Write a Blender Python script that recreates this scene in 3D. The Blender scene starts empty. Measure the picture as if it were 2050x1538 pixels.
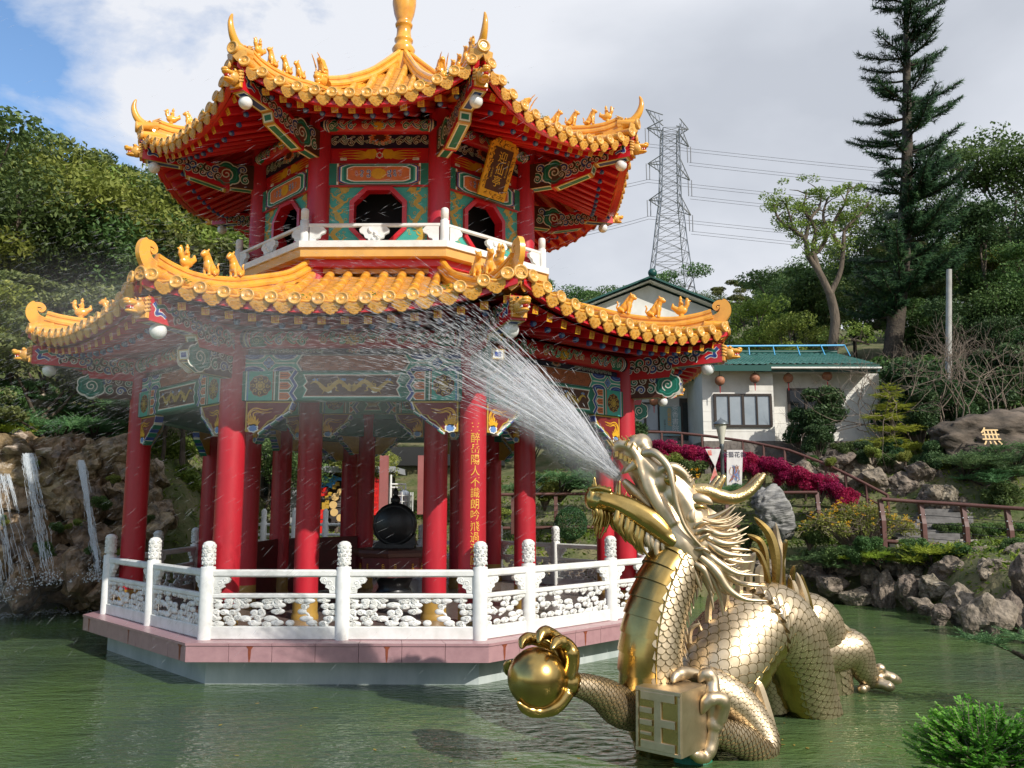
import bpy, math, random
from math import sin, cos, pi, radians, atan2, sqrt, tan
from mathutils import Vector, Matrix, noise
random.seed(11)
SC = bpy.context.scene
COL = SC.collection
V = Vector

# ---------------------------------------------------------------- camera rays (calibrated from the photograph)
CAM = V((2.159, -15.695, 1.764)); PITCH = .14; FPX = 1688.3
def ray(u, v):
    a = (u-1025)/FPX; b = -(v-769)/FPX
    c, s = cos(PITCH), sin(PITCH)
    return V((a, c-b*s, s+b*c))
def atY(u, v, Y):
    d = ray(u, v); return CAM + d*((Y-CAM.y)/d.y)
def atZ(u, v, Z):
    d = ray(u, v); return CAM + d*((Z-CAM.z)/d.z)

# ---------------------------------------------------------------- materials
MATS = {}
def mat(name, c1, c2=None, rough=.6, metal=0., scale=6., bump=0., bscale=None, coat=0., detail=5, lo=.35, hi=.65, bdist=.02, spec=.5, stretch=(1,1,1), world=False, sss=0, emit=0, var=0.):
    if name in MATS: return MATS[name]
    m = bpy.data.materials.new(name); m.use_nodes = True
    nt = m.node_tree; N = nt.nodes; L = nt.links
    b = N['Principled BSDF']
    b.inputs['Roughness'].default_value = rough; b.inputs['Metallic'].default_value = metal
    b.inputs['Coat Weight'].default_value = coat; b.inputs['Coat Roughness'].default_value = .12
    b.inputs['Specular IOR Level'].default_value = spec
    b.inputs['Base Color'].default_value = (*c1, 1)
    if emit:
        b.inputs['Emission Color'].default_value = (*c1, 1); b.inputs['Emission Strength'].default_value = emit
    co = None
    if c2 or bump:
        if world:
            g = N.new('ShaderNodeNewGeometry'); co = g.outputs['Position']
        else:
            g = N.new('ShaderNodeTexCoord'); co = g.outputs['Object']
        if stretch != (1, 1, 1):
            mp = N.new('ShaderNodeMapping'); mp.inputs['Scale'].default_value = stretch
            L.new(co, mp.inputs['Vector']); co = mp.outputs[0]
    if c2:
        n = N.new('ShaderNodeTexNoise'); n.inputs['Scale'].default_value = scale; n.inputs['Detail'].default_value = detail
        n.inputs['Roughness'].default_value = .62
        L.new(co, n.inputs['Vector'])
        r = N.new('ShaderNodeValToRGB'); r.color_ramp.elements[0].position = lo; r.color_ramp.elements[1].position = hi
        r.color_ramp.elements[0].color = (*c1, 1); r.color_ramp.elements[1].color = (*c2, 1)
        L.new(n.outputs['Fac'], r.inputs['Fac'])
        out = r.outputs['Color']
        if var:
            oi = N.new('ShaderNodeObjectInfo'); hs = N.new('ShaderNodeHueSaturation')
            mr = N.new('ShaderNodeMapRange'); mr.inputs['To Min'].default_value = 1-var; mr.inputs['To Max'].default_value = 1+var
            L.new(oi.outputs['Random'], mr.inputs['Value']); L.new(mr.outputs[0], hs.inputs['Value'])
            mh = N.new('ShaderNodeMapRange'); mh.inputs['To Min'].default_value = .5-var*.06; mh.inputs['To Max'].default_value = .5+var*.06
            L.new(oi.outputs['Random'], mh.inputs['Value']); L.new(mh.outputs[0], hs.inputs['Hue'])
            L.new(out, hs.inputs['Color']); out = hs.outputs['Color']
        L.new(out, b.inputs['Base Color'])
    if bump:
        n2 = N.new('ShaderNodeTexNoise'); n2.inputs['Scale'].default_value = bscale or scale*3; n2.inputs['Detail'].default_value = 8
        L.new(co, n2.inputs['Vector'])
        bp = N.new('ShaderNodeBump'); bp.inputs['Strength'].default_value = bump; bp.inputs['Distance'].default_value = bdist
        L.new(n2.outputs['Fac'], bp.inputs['Height']); L.new(bp.outputs[0], b.inputs['Normal'])
    MATS[name] = m
    return m

def leafmat(name, c1, c2, c3=None, trans=.35, scale=1.3, var=.15):
    """leaf: diffuse + translucent, tint varies clump to clump and with a per-object random"""
    if name in MATS: return MATS[name]
    m = bpy.data.materials.new(name); m.use_nodes = True
    nt = m.node_tree; N = nt.nodes; L = nt.links
    b = N['Principled BSDF']; out = N['Material Output']
    b.inputs['Roughness'].default_value = .55; b.inputs['Specular IOR Level'].default_value = .35
    g = N.new('ShaderNodeNewGeometry')
    n = N.new('ShaderNodeTexNoise'); n.inputs['Scale'].default_value = scale; n.inputs['Detail'].default_value = 4
    L.new(g.outputs['Position'], n.inputs['Vector'])
    mx = N.new('ShaderNodeMath'); mx.operation = 'MULTIPLY_ADD'; mx.inputs[1].default_value = .38; mx.inputs[2].default_value = -.02
    L.new(g.outputs['Random Per Island'], mx.inputs[0])
    ad = N.new('ShaderNodeMath'); ad.operation = 'ADD'; L.new(mx.outputs[0], ad.inputs[0]); 
    ms = N.new('ShaderNodeMath'); ms.operation = 'MULTIPLY'; ms.inputs[1].default_value = .7; L.new(n.outputs['Fac'], ms.inputs[0]); L.new(ms.outputs[0], ad.inputs[1])
    r = N.new('ShaderNodeValToRGB'); e = r.color_ramp.elements
    e[0].position = .25; e[0].color = (*c1, 1); e[1].position = .62; e[1].color = (*c2, 1)
    if c3: q = r.color_ramp.elements.new(.8); q.color = (*c3, 1)
    L.new(ad.outputs[0], r.inputs['Fac'])
    oi = N.new('ShaderNodeObjectInfo'); hs = N.new('ShaderNodeHueSaturation')
    mr = N.new('ShaderNodeMapRange'); mr.inputs['To Min'].default_value = 1-var; mr.inputs['To Max'].default_value = 1+var
    L.new(oi.outputs['Random'], mr.inputs['Value']); L.new(mr.outputs[0], hs.inputs['Value']); L.new(r.outputs['Color'], hs.inputs['Color'])
    mh = N.new('ShaderNodeMapRange'); mh.inputs['To Min'].default_value = .5-.16*var; mh.inputs['To Max'].default_value = .5+.16*var
    L.new(oi.outputs['Random'], mh.inputs['Value']); L.new(mh.outputs[0], hs.inputs['Hue'])
    L.new(hs.outputs['Color'], b.inputs['Base Color'])
    t = N.new('ShaderNodeBsdfTranslucent'); L.new(hs.outputs['Color'], t.inputs['Color'])
    ms2 = N.new('ShaderNodeMixShader'); ms2.inputs[0].default_value = trans
    L.new(b.outputs[0], ms2.inputs[1]); L.new(t.outputs[0], ms2.inputs[2]); L.new(ms2.outputs[0], out.inputs['Surface'])
    MATS[name] = m
    return m

# ---------------------------------------------------------------- mesh builder
def rotz(a): return Matrix.Rotation(a, 4, 'Z')
def frame(o, ex, ey, ez=None):
    ex = V(ex).normalized(); ey = V(ey).normalized(); ez = V(ez).normalized() if ez else ex.cross(ey)
    m = Matrix.Identity(4)
    for i, a in enumerate((ex, ey, ez)):
        m[0][i], m[1][i], m[2][i] = a
    m[0][3], m[1][3], m[2][3] = o
    return m
class MB:
    def __init__(s): s.v = []; s.f = []; s.m = []; s.s = []; s.mats = []; s.M = Matrix.Identity(4)
    def mi(s, m):
        if m not in s.mats: s.mats.append(m)
        return s.mats.index(m)
    def add(s, vs, fs, m, smooth=False):
        b = len(s.v); k = s.mi(m); M = s.M
        s.v += [tuple(M @ V(p)) for p in vs]
        for f in fs: s.f.append(tuple(b+i for i in f)); s.m.append(k); s.s.append(smooth)
    def box(s, c, d, m, R=None):
        x, y, z = d[0]/2, d[1]/2, d[2]/2
        vs = [V((i*x, j*y, k*z)) for i in (-1, 1) for j in (-1, 1) for k in (-1, 1)]
        if R: vs = [R @ p for p in vs]
        vs = [p+V(c) for p in vs]
        s.add(vs, [(0, 1, 3, 2), (4, 6, 7, 5), (0, 4, 5, 1), (2, 3, 7, 6), (0, 2, 6, 4), (1, 5, 7, 3)], m)
    def bbox(s, c, d, m, b=.01):
        """box with chamfered vertical & horizontal edges: two crossed prisms approximated by an octagonal-section prism along the longest axis"""
        ax = max(range(3), key=lambda i: d[i]); o = [i for i in range(3) if i != ax]
        p, q = d[o[0]]/2, d[o[1]]/2; b = min(b, p*.45, q*.45)
        sec = [(-p+b, -q), (p-b, -q), (p, -q+b), (p, q-b), (p-b, q), (-p+b, q), (-p, q-b), (-p, -q+b)]
        vs = []
        for e in (-1, 1):
            for (a, c2) in sec:
                w = [0, 0, 0]; w[ax] = e*d[ax]/2+c[ax]; w[o[0]] = a+c[o[0]]; w[o[1]] = c2+c[o[1]]; vs.append(w)
        fs = [(i, (i+1) % 8, 8+(i+1) % 8, 8+i) for i in range(8)]+[tuple(range(7, -1, -1)), tuple(range(8, 16))]
        if ax == 1: fs = [f[::-1] for f in fs]
        s.add(vs, fs, m)
    def prism(s, pts, z0, z1, m, mtop=None, smooth=False):
        """2D polygon (x, y) extruded along local z"""
        n = len(pts); vs = [(x, y, z0) for x, y in pts]+[(x, y, z1) for x, y in pts]
        A = sum(pts[i][0]*pts[(i+1) % n][1]-pts[(i+1) % n][0]*pts[i][1] for i in range(n))
        side = [(i, (i+1) % n, n+(i+1) % n, n+i) for i in range(n)]; bot = tuple(range(n-1, -1, -1)); top = tuple(range(n, 2*n))
        if A < 0: side = [f[::-1] for f in side]; bot = bot[::-1]; top = top[::-1]
        s.add(vs, side, m, smooth); s.add(vs, [bot], m); s.add(vs, [top], mtop or m)
    def poly(s, pts, m, z=.003):
        n = len(pts)
        A = sum(pts[i][0]*pts[(i+1) % n][1]-pts[(i+1) % n][0]*pts[i][1] for i in range(n))
        f = tuple(range(n))
        s.add([(x, y, z) for x, y in pts], [f if A > 0 else f[::-1]], m)
    def ribbon(s, pts, w, m, z=.005, close=False):
        n = len(pts)
        if n < 2: return
        vs = []
        for i in range(n):
            if close: a, b = pts[(i-1) % n], pts[(i+1) % n]
            else: a, b = pts[max(i-1, 0)], pts[min(i+1, n-1)]
            dx, dy = b[0]-a[0], b[1]-a[1]; l = math.hypot(dx, dy) or 1e-6
            ww = (w(i/(n-1)) if callable(w) else w)/2
            vs += [(pts[i][0]-dy/l*ww, pts[i][1]+dx/l*ww, z), (pts[i][0]+dy/l*ww, pts[i][1]-dx/l*ww, z)]
        fs = [(2*i+1, 2*((i+1) % n)+1, 2*((i+1) % n), 2*i) for i in range(n if close else n-1)]
        s.add(vs, fs, m)
    def tube(s, pts, r, m, n=8, cap=True, smooth=True, up=None, sx=1., sy=1., closed=False):
        pts = [V(p) for p in pts]; k = len(pts); vs = []; prev = V(up) if up else None
        for i in range(k):
            if closed: t = (pts[(i+1) % k]-pts[(i-1) % k])
            else: t = (pts[min(i+1, k-1)]-pts[max(i-1, 0)])
            t = t.normalized() if t.length > 1e-9 else V((0, 0, 1))
            if prev is None: prev = V((0, 0, 1)) if abs(t.z) < .9 else V((0, 1, 0))
            a = prev-t*prev.dot(t)
            if a.length < 1e-6: a = t.orthogonal()
            a.normalize(); b = t.cross(a); prev = V(up) if up else a
            rr = r[i] if isinstance(r, (list, tuple)) else (r(i/(k-1)) if callable(r) else r)
            for j in range(n):
                q = 2*pi*j/n; vs.append(pts[i]+a*cos(q)*rr*sx+b*sin(q)*rr*sy)
        fs = []
        for i in range(k if closed else k-1):
            i2 = (i+1) % k
            for j in range(n): fs.append((i*n+j, i*n+(j+1) % n, i2*n+(j+1) % n, i2*n+j))
        s.add(vs, fs, m, smooth)
        if cap and not closed:
            s.add(vs, [tuple(range(n-1, -1, -1)), tuple((k-1)*n+j for j in range(n))], m)
    def lathe(s, prof, m, n=20, c=(0, 0, 0), smooth=True, cap=True):
        vs = []; k = len(prof)
        for r, z in prof:
            for j in range(n): q = 2*pi*j/n; vs.append((c[0]+r*cos(q), c[1]+r*sin(q), c[2]+z))
        fs = [(i*n+j, i*n+(j+1) % n, (i+1)*n+(j+1) % n, (i+1)*n+j) for i in range(k-1) for j in range(n)]
        s.add(vs, fs, m, smooth)
        if cap: s.add(vs, [tuple(range(n-1, -1, -1)), tuple((k-1)*n+j for j in range(n))], m)
    def ball(s, c, r, m, n=12, k=8, R=None, smooth=True):
        if not isinstance(r, (tuple, list)): r = (r, r, r)
        vs = []
        for i in range(k+1):
            t = pi*i/k
            for j in range(n):
                q = 2*pi*j/n; p = V((r[0]*sin(t)*cos(q), r[1]*sin(t)*sin(q), r[2]*cos(t)))
                if R: p = R @ p
                vs.append(p+V(c))
        fs = [(i*n+j, (i+1)*n+j, (i+1)*n+(j+1) % n, i*n+(j+1) % n) for i in range(k) for j in range(n)]
        s.add(vs, fs, m, smooth)
    def grid(s, P, nu, nv, m, smooth=True, flip=False):
        vs = [P(i/nu, j/nv) for i in range(nu+1) for j in range(nv+1)]
        fs = []
        for i in range(nu):
            for j in range(nv):
                f = (i*(nv+1)+j, (i+1)*(nv+1)+j, (i+1)*(nv+1)+j+1, i*(nv+1)+j+1); fs.append(f[::-1] if flip else f)
        s.add(vs, fs, m, smooth)
    def mesh(s, name):
        me = bpy.data.meshes.new(name); me.from_pydata(s.v, [], s.f)
        for m in s.mats: me.materials.append(m)
        me.polygons.foreach_set('material_index', s.m); me.polygons.foreach_set('use_smooth', s.s); me.update()
        return me
    def build(s, name, parent=None, **kw):
        o = bpy.data.objects.new(name, s.mesh(name)); COL.objects.link(o)
        if parent: o.parent = parent
        if kw: tag(o, **kw)
        return o
def tag(o, label=None, cat=None, group=None, kind=None):
    if label: o['label'] = label
    if cat: o['category'] = cat
    if group: o['group'] = group
    if kind: o['kind'] = kind
    return o
def empty(name, loc=(0, 0, 0), rz=0, **kw):
    o = bpy.data.objects.new(name, None); COL.objects.link(o); o.location = loc; o.rotation_euler = (0, 0, rz); o.empty_display_size = .2
    return tag(o, **kw)
def kids(o): return [c for c in bpy.data.objects if c.parent == o]
def copy_tree(o, parent=None, ch=None):
    c = o.copy(); COL.objects.link(c); c.parent = parent
    for k in (ch if ch is not None else kids(o)): copy_tree(k, c)
    return c
def spin(o, ks, off=0.):
    """copies of a part turned about the pavilion's axis"""
    res = []; ch = kids(o)
    first = True
    for k in ks:
        c = o if first else copy_tree(o, o.parent, ch)
        c.rotation_euler = (0, 0, off+k*pi/4); first = False; res.append(c)
    return res
def remesh(mb, voxel, name, smooth=2, mats=None):
    me = mb.mesh(name); o = bpy.data.objects.new(name, me); COL.objects.link(o)
    r = o.modifiers.new('r', 'REMESH'); r.mode = 'VOXEL'; r.voxel_size = voxel; r.use_smooth_shade = True
    if smooth: q = o.modifiers.new('s', 'SMOOTH'); q.iterations = smooth; q.factor = .6
    dg = bpy.context.evaluated_depsgraph_get(); dg.update()
    m2 = bpy.data.meshes.new_from_object(o.evaluated_get(dg)); m2.name = name
    bpy.data.objects.remove(o); bpy.data.meshes.remove(me)
    for p in m2.polygons: p.use_smooth = True; p.material_index = 0
    return m2
def addmesh(mb, me, m=None, M=None, smooth=True):
    vs = [v.co.copy() for v in me.vertices]
    if M: vs = [M @ v for v in vs]
    mb.add(vs, [tuple(p.vertices) for p in me.polygons], m or me.materials[0], smooth)
def text_mesh(body, size, name='inscription', extrude=0., align='CENTER', vertical=False, spacing=1.08):
    """writing as a flat mesh in the xy plane"""
    c = bpy.data.curves.new('txt', 'FONT'); c.body = '\n'.join(body) if vertical else body; c.size = size; c.extrude = extrude
    c.align_x = align; c.align_y = 'CENTER'; c.space_line = spacing
    o = bpy.data.objects.new('txt', c); COL.objects.link(o); bpy.context.view_layer.update()
    me = bpy.data.meshes.new_from_object(o); me.name = name
    bpy.data.objects.remove(o); bpy.data.curves.remove(c)
    return me
def sm(pts, n=8, close=False):
    """Catmull-Rom through 2D or 3D points"""
    P = [V(p) if len(p) == 3 else V((p[0], p[1], 0)) for p in pts]; d = len(pts[0]); k = len(P); out = []
    for i in range(k if close else k-1):
        if close: a, b, c, e = P[(i-1) % k], P[i], P[(i+1) % k], P[(i+2) % k]
        else: a, b, c, e = P[max(i-1, 0)], P[i], P[i+1], P[min(i+2, k-1)]
        for j in range(n):
            t = j/n
            q = .5*((2*b)+(c-a)*t+(2*a-5*b+4*c-e)*t*t+(3*b-a-3*c+e)*t**3)
            out.append(tuple(q[:d]))
    if not close: out.append(tuple(P[-1][:d]))
    return out
def tr(pts, x=0, y=0, s=1, a=0, mx=False, sy=None):
    r = []; sy = s if sy is None else sy
    for p, q in pts:
        if mx: p = -p
        p *= s; q *= sy
        r.append((x+p*cos(a)-q*sin(a), y+p*sin(a)+q*cos(a)))
    return r
def spiral(cx, cy, r, turns=1.5, a0=0, d=1, r0=.12, n=None):
    n = n or int(turns*12)
    return [(cx+r*(r0+(1-r0)*(i/n))*cos(a0+d*2*pi*turns*i/n), cy+r*(r0+(1-r0)*(i/n))*sin(a0+d*2*pi*turns*i/n)) for i in range(n+1)]
def lobes(cx, cy, r, n=6, dep=.16, k=48, a0=0, sx=1):
    return [(cx+sx*r*(1-dep+dep*abs(sin(n*(t)/2+a0)))*cos(t), cy+r*(1-dep+dep*abs(sin(n*t/2+a0)))*sin(t)) for t in [2*pi*i/k for i in range(k)]]
# ================================================================ paints of the pavilion
RED = mat('red_lacquer', (.62, .014, .022), (.48, .010, .018), rough=.32, scale=2.2, coat=.25, lo=.3, hi=.75, bump=.06, bscale=30)
REDP = mat('red_column_paint', (.56, .016, .032), (.33, .012, .022), rough=.42, scale=2.6, detail=9, coat=.12, lo=.3, hi=.8, bump=.05, bscale=9, stretch=(1, 1, .35))
DRED = mat('dark_red_paint', (.12, .006, .01), (.08, .005, .008), rough=.4, scale=4)
PANELRED = mat('maroon_panel', (.20, .012, .012), (.14, .01, .01), rough=.5, scale=9)
TEAL = mat('teal_paint', (.06, .42, .33), (.045, .33, .27), rough=.45, scale=5)
GREEN = mat('deep_green_paint', (.012, .19, .125), (.009, .15, .10), rough=.45, scale=6)
NAVY = mat('navy_paint', (.008, .012, .05), (.006, .008, .035), rough=.45, scale=6)
BLUE = mat('blue_paint', (.03, .07, .33), (.03, .06, .26), rough=.45, scale=8)
LBLUE = mat('pale_blue_paint', (.16, .30, .62), (.13, .25, .52), rough=.4, scale=8)
BROWN = mat('brown_paint', (.09, .028, .014), (.07, .02, .012), rough=.5, scale=10)
RUST = mat('rust_orange_paint', (.42, .12, .035), (.34, .09, .03), rough=.5, scale=14)
ORANGE = mat('orange_paint', (.72, .20, .05), (.60, .15, .04), rough=.5, scale=8)
OCHRE = mat('ochre_paint', (.58, .38, .05), (.48, .30, .04), rough=.4, scale=20)
YELLOW = mat('golden_paint', (.78, .42, .02), (.68, .34, .02), rough=.35, scale=12)
WHITEP = mat('white_line_paint', (.86, .84, .77), (.76, .74, .66), rough=.5, scale=10)
TILE = mat('glazed_yellow_tile', (.84, .40, .045), (.52, .20, .025), rough=.28, coat=.45, scale=3.5, detail=10, lo=.45, hi=.82, bump=.12, bscale=40, bdist=.01)
TILED = mat('weathered_yellow_tile', (.78, .42, .09), (.50, .24, .05), rough=.4, coat=.2, scale=7, lo=.38, hi=.7, bump=.35, bscale=70, bdist=.01)
PAN = mat('pan_tile', (.66, .33, .05), (.46, .22, .04), rough=.4, coat=.2, scale=6, bump=.2, bscale=50)
WHITE = mat('white_balustrade_paint', (.78, .78, .75), (.56, .56, .51), rough=.6, scale=5, detail=9, lo=.42, hi=.85, bump=.2, bscale=45, bdist=.006)
BASEY = mat('ochre_column_base', (.42, .25, .05), (.34, .20, .04), rough=.4, scale=8)
GLOBE = mat('opal_globe', (.80, .80, .78), rough=.15, coat=.6)
METALD = mat('dark_metal', (.03, .03, .03), rough=.5, metal=.5)
CREAMB = mat('balcony_edge_ochre', (.72, .40, .10), (.60, .33, .09), rough=.5, scale=3)
MOSS = leafmat('moss', (.12, .22, .01), (.24, .36, .03), scale=8)
BLACKS = mat('black_granite', (.012, .013, .014), (.02, .02, .02), rough=.35, scale=30)

TH = -.0129
T8 = tan(pi/8)
ROOT = empty('pavilion', (0, 0, 0), TH, label='red octagonal two-storey pavilion with yellow tiled upturned roofs standing in the pond', cat='pavilion')
def face_frame(a, x=0, z=0): return frame((x, -a, z), (1, 0, 0), (0, 0, 1), (0, -1, 0))
A = lambda R: R*cos(pi/8)     # apothem of a corner radius

# ---------------------------------------------------------------- painted motifs (local x right, y up, z out)
def outlined(b, pts, w, m, z=.006, ow=.009, om=None):
    b.ribbon(pts, (lambda t: (w(t) if callable(w) else w)+ow*1.6), om or WHITEP, z)
    b.ribbon(pts, w, m, z+.002)
def curl(b, x, y, r, m, a0=0, d=1, z=.006, turns=1.15, tail=None):
    p = spiral(x, y, r, turns, a0, d)
    if tail: p = p+[tail]
    outlined(b, p, lambda t: r*(.14+.40*t), m, z, ow=r*.21)
def vine(b, x0, x1, y, h, ms, z=.006, seed=1):
    rr = random.Random(seed); n = max(2, int((x1-x0)/(h*.62))); st = (x1-x0)/n
    wv = [(x0+(x1-x0)*i/30, y+h*.17*sin(i*.5*n*.42)) for i in range(31)]
    outlined(b, wv, h*.07, GREEN, z, ow=h*.05)
    for i in range(n):
        x = x0+st*(i+.5); sg = 1 if i % 2 else -1
        curl(b, x, y+sg*h*.2, h*.26, ms[i % len(ms)], a0=rr.random()*6, d=sg, z=z+.004)
        outlined(b, sm([(x-st*.3, y-sg*h*.02), (x-st*.1, y-sg*h*.2), (x+st*.2, y-sg*h*.34), (x+st*.42, y-sg*h*.30)], 4), lambda t: h*.12*(1-t)+.003, ms[(i+1) % len(ms)], z+.008, ow=h*.05)
def cloudlet(b, x, y, r, m, z=.006, d=1, sx=1.12):
    b.poly(lobes(x, y, r*1.10, 6, .14, sx=sx), WHITEP, z)
    b.poly(lobes(x, y, r, 6, .14, sx=sx), m, z+.002)
    b.ribbon(lobes(x, y, r*.78, 6, .14, sx=sx), r*.05, TEAL, z+.004, close=True)
    b.ribbon(spiral(x, y, r*.55, 1.6, .5, d), r*.10, WHITEP, z+.005)
def cloudpanel(b, w, h, z, flip=1):
    """green swirling cloud at the outer end, small blue/brown/green curls behind; x from 0 (column) to w (tip)"""
    cloudlet(b, flip*(w-h*.50), h*.50, h*.48, GREEN, z, flip)
    cs = [BLUE, BROWN, GREEN, BLUE, BROWN, BLUE]
    k = 0
    xx = w-h*1.12
    while xx > h*.1 and k < 8:
        for j, yy in enumerate((.74, .34)):
            curl(b, flip*(xx-j*h*.12), h*yy-.01*k, h*.19, cs[(k+j*2) % 6], a0=1.2*k+j, d=flip*(1 if j else -1), z=z+.001*(k % 2))
        xx -= h*.40; k += 1
def dragonpaint(b, L, h, m, z=.006, flip=1, seed=0):
    """sinuous painted dragon, head at +x"""
    rr = random.Random(seed)
    p = [(flip*(-L/2+L*i/28), h*.26*sin(i/28*pi*3.1+.4)) for i in range(29)]
    b.ribbon(p, lambda t: h*(.05+.30*min(1, t*2.2)*(1.15-t*.6)), m, z)
    hx, hy = p[-1]
    b.poly(tr([(0, -.16), (.16, -.2), (.30, -.08), (.22, .0), (.34, .10), (.16, .22), (.05, .34), (-.02, .18), (-.16, .30), (-.14, .05)], hx, hy, h*1.05*1, 0, flip < 0, h*1.05), m, z+.0015)
    for i in (5, 11, 17, 22):
        x, y = p[i]; s = 1 if y < 0 else -1
        q = sm([(x, y), (x+flip*h*.22, y+s*h*.16), (x+flip*h*.16, y+s*h*.30), (x+flip*h*.38, y+s*h*.36)], 3)
        b.ribbon(q, lambda t: h*(.13-.08*t), m, z+.001)
        b.ribbon([(x, y), (x-flip*h*.2, y-s*h*.34)], lambda t: h*(.09-.08*t), m, z+.001)
def phoenix(b, s, fx=1, z=.006):
    """golden bird of flame in a bracket board; about s tall"""
    b.poly(tr([(0, 0), (.22, -.04), (.44, .0), (.56, .22), (.46, .18), (.48, .36), (.36, .22), (.34, .5), (.24, .28), (.14, .52), (.12, .28), (-.02, .42), (.02, .2), (-.10, .24)], 0, 0, s, 0, fx < 0, s), YELLOW, z)
    for (w, pts) in ((.1, [(.02, .2), (-.02, .5), (.1, .74), (.34, .84), (.7, .76), (1.15, .82)]), (.08, [(.3, .3), (.22, .56), (.4, .66), (.7, .60), (1.1, .66)]), (.06, [(.1, .3), (.08, .6), (.28, .74), (.6, .68), (.95, .74)])):
        b.ribbon(tr(sm(pts, 5), 0, 0, s, 0, fx < 0, s), lambda t: s*w*(1-.75*t), YELLOW, z+.001)
    b.poly(tr(lobes(.22, -.13, .22, 7, .2, 30, sx=1.3), 0, 0, s, 0, fx < 0, s), WHITEP, z)
    b.poly(tr(lobes(.22, -.13, .16, 7, .2, 30, sx=1.3), 0, 0, s, 0, fx < 0, s), LBLUE, z+.002)
def hexpanel(w, h, c):   # long panel with pointed ends
    return [(-w/2+c, -h/2), (w/2-c, -h/2), (w/2, 0), (w/2-c, h/2), (-w/2+c, h/2), (-w/2, 0)]
def zig(w, h, c):        # end notch inwards-outwards like a bracket
    return [(-w/2, -h/2), (w/2, -h/2), (w/2-c, -h*.18), (w/2, 0), (w/2-c, h*.18), (w/2, h/2), (-w/2, h/2), (-w/2+c, h*.18), (-w/2, 0), (-w/2+c, -h*.18)]

# ---------------------------------------------------------------- plinth, deck, floor
def octa(R, z0, z1, m, b, mt=None):
    pts = [(R*sin((k+.5)*pi/4), -R*cos((k+.5)*pi/4)) for k in range(8)]
    b.prism(pts, z0, z1, m, mt)
CONC = mat('wet_concrete', (.56, .60, .58), (.36, .42, .40), rough=.35, scale=2.5, lo=.35, hi=.7, bump=.2, bscale=14, stretch=(1, 1, .4))
FLOOR = mat('stone_floor', (.22, .17, .15), (.15, .12, .11), rough=.25, scale=4, coat=.3)
b = MB(); octa(4.66, -1.6, -.232, CONC, b); b.build('plinth', ROOT)
# deck slabs of pink granite, stained, with joints
PINK = mat('pink_granite', (.45, .26, .27), (.36, .20, .215), rough=.35, scale=9, detail=9, lo=.3, hi=.7, coat=.15)
STAIN = mat('rust_stain', (.20, .045, .02), (.28, .07, .03), rough=.5, scale=20)
JOINT = mat('joint_dark', (.06, .03, .03), rough=.8)
b = MB(); a = A(5.03)
b.M = Matrix.Identity(4)
octa(4.98, -.225, -.035, JOINT, b)
for k in range(8):
    b.M = rotz(k*pi/4) @ face_frame(a)
    n = 7; hw = 5.03*sin(pi/8); w = 2*hw/n
    for i in range(n):
        x0, x1 = -hw+i*w+.003, -hw+(i+1)*w-.003
        if i == 0: x0 = -hw
        if i == n-1: x1 = hw
        b.prism([(x0, -.235), (x1, -.235), (x1, -.036), (x0, -.036)], -.12, 0, PINK)
        if (i+k) % 3 == 1:
            xs = (x0+x1)/2+random.uniform(-.1, .1); ww = random.uniform(.012, .035)
            b.poly([(xs-ww*2, -.036), (xs+ww*2, -.036), (xs+ww*.8, -.08), (xs+ww*.6, -.18), (xs+ww*.2, -.232), (xs-ww*.3, -.232), (xs-ww*.7, -.14), (xs-ww*.8, -.07)], STAIN, .003)
    m2 = 5
    for i in range(n):   # top slabs
        x0, x1 = -hw+i*w, -hw+(i+1)*w
        q = lambda x, zz: (x*(1-zz/a), zz)
        b.M = rotz(k*pi/4) @ frame((0, -a, 0), (1, 0, 0), (0, 1, 0), (0, 0, 1))
        f = lambda x, y: (x*(1-y/a), y)
        y0 = -.012
        pts = [f(x0+.003, y0), f(x1-.003, y0), f(x1-.003, .62), f(x0+.003, .62)]
        if i == 0: pts[0] = f(x0, y0)
        if i == n-1: pts[1] = f(x1, y0)
        b.prism(pts, -.033, 0, PINK)
        b.M = rotz(k*pi/4) @ face_frame(a)
b.build('deck', ROOT)
b = MB(); octa(4.42, -.02, .004, FLOOR, b)
b.build('floor', ROOT)

# ---------------------------------------------------------------- columns
def column(x, R, z0, z1, name):
    b = MB(); r = .187
    b.M = frame((0, -R, 0), (1, 0, 0), (0, 1, 0), (0, 0, 1))
    b.lathe([(r, z0+.38), (r*1.0, z0+1.5), (r*.985, z1)], REDP, 28)
    o = b.build(name, ROOT)
    c = MB(); c.M = b.M
    c.lathe([(r*1.10, 0), (r*1.10, .05), (r*1.04, .08), (r*1.012, .10), (r*1.01, .36), (r*1.0, .381)], BASEY, 28)
    c.build('column_base', o)
    return o
RO, RI = 4.37, 2.59
OUTER = spin(column(0, RO, 0, 4.14, 'outer_column'), range(8), pi/8)
INNER = spin(column(0, RI, 0, 8.2, 'inner_column'), range(8), pi/8)
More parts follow.
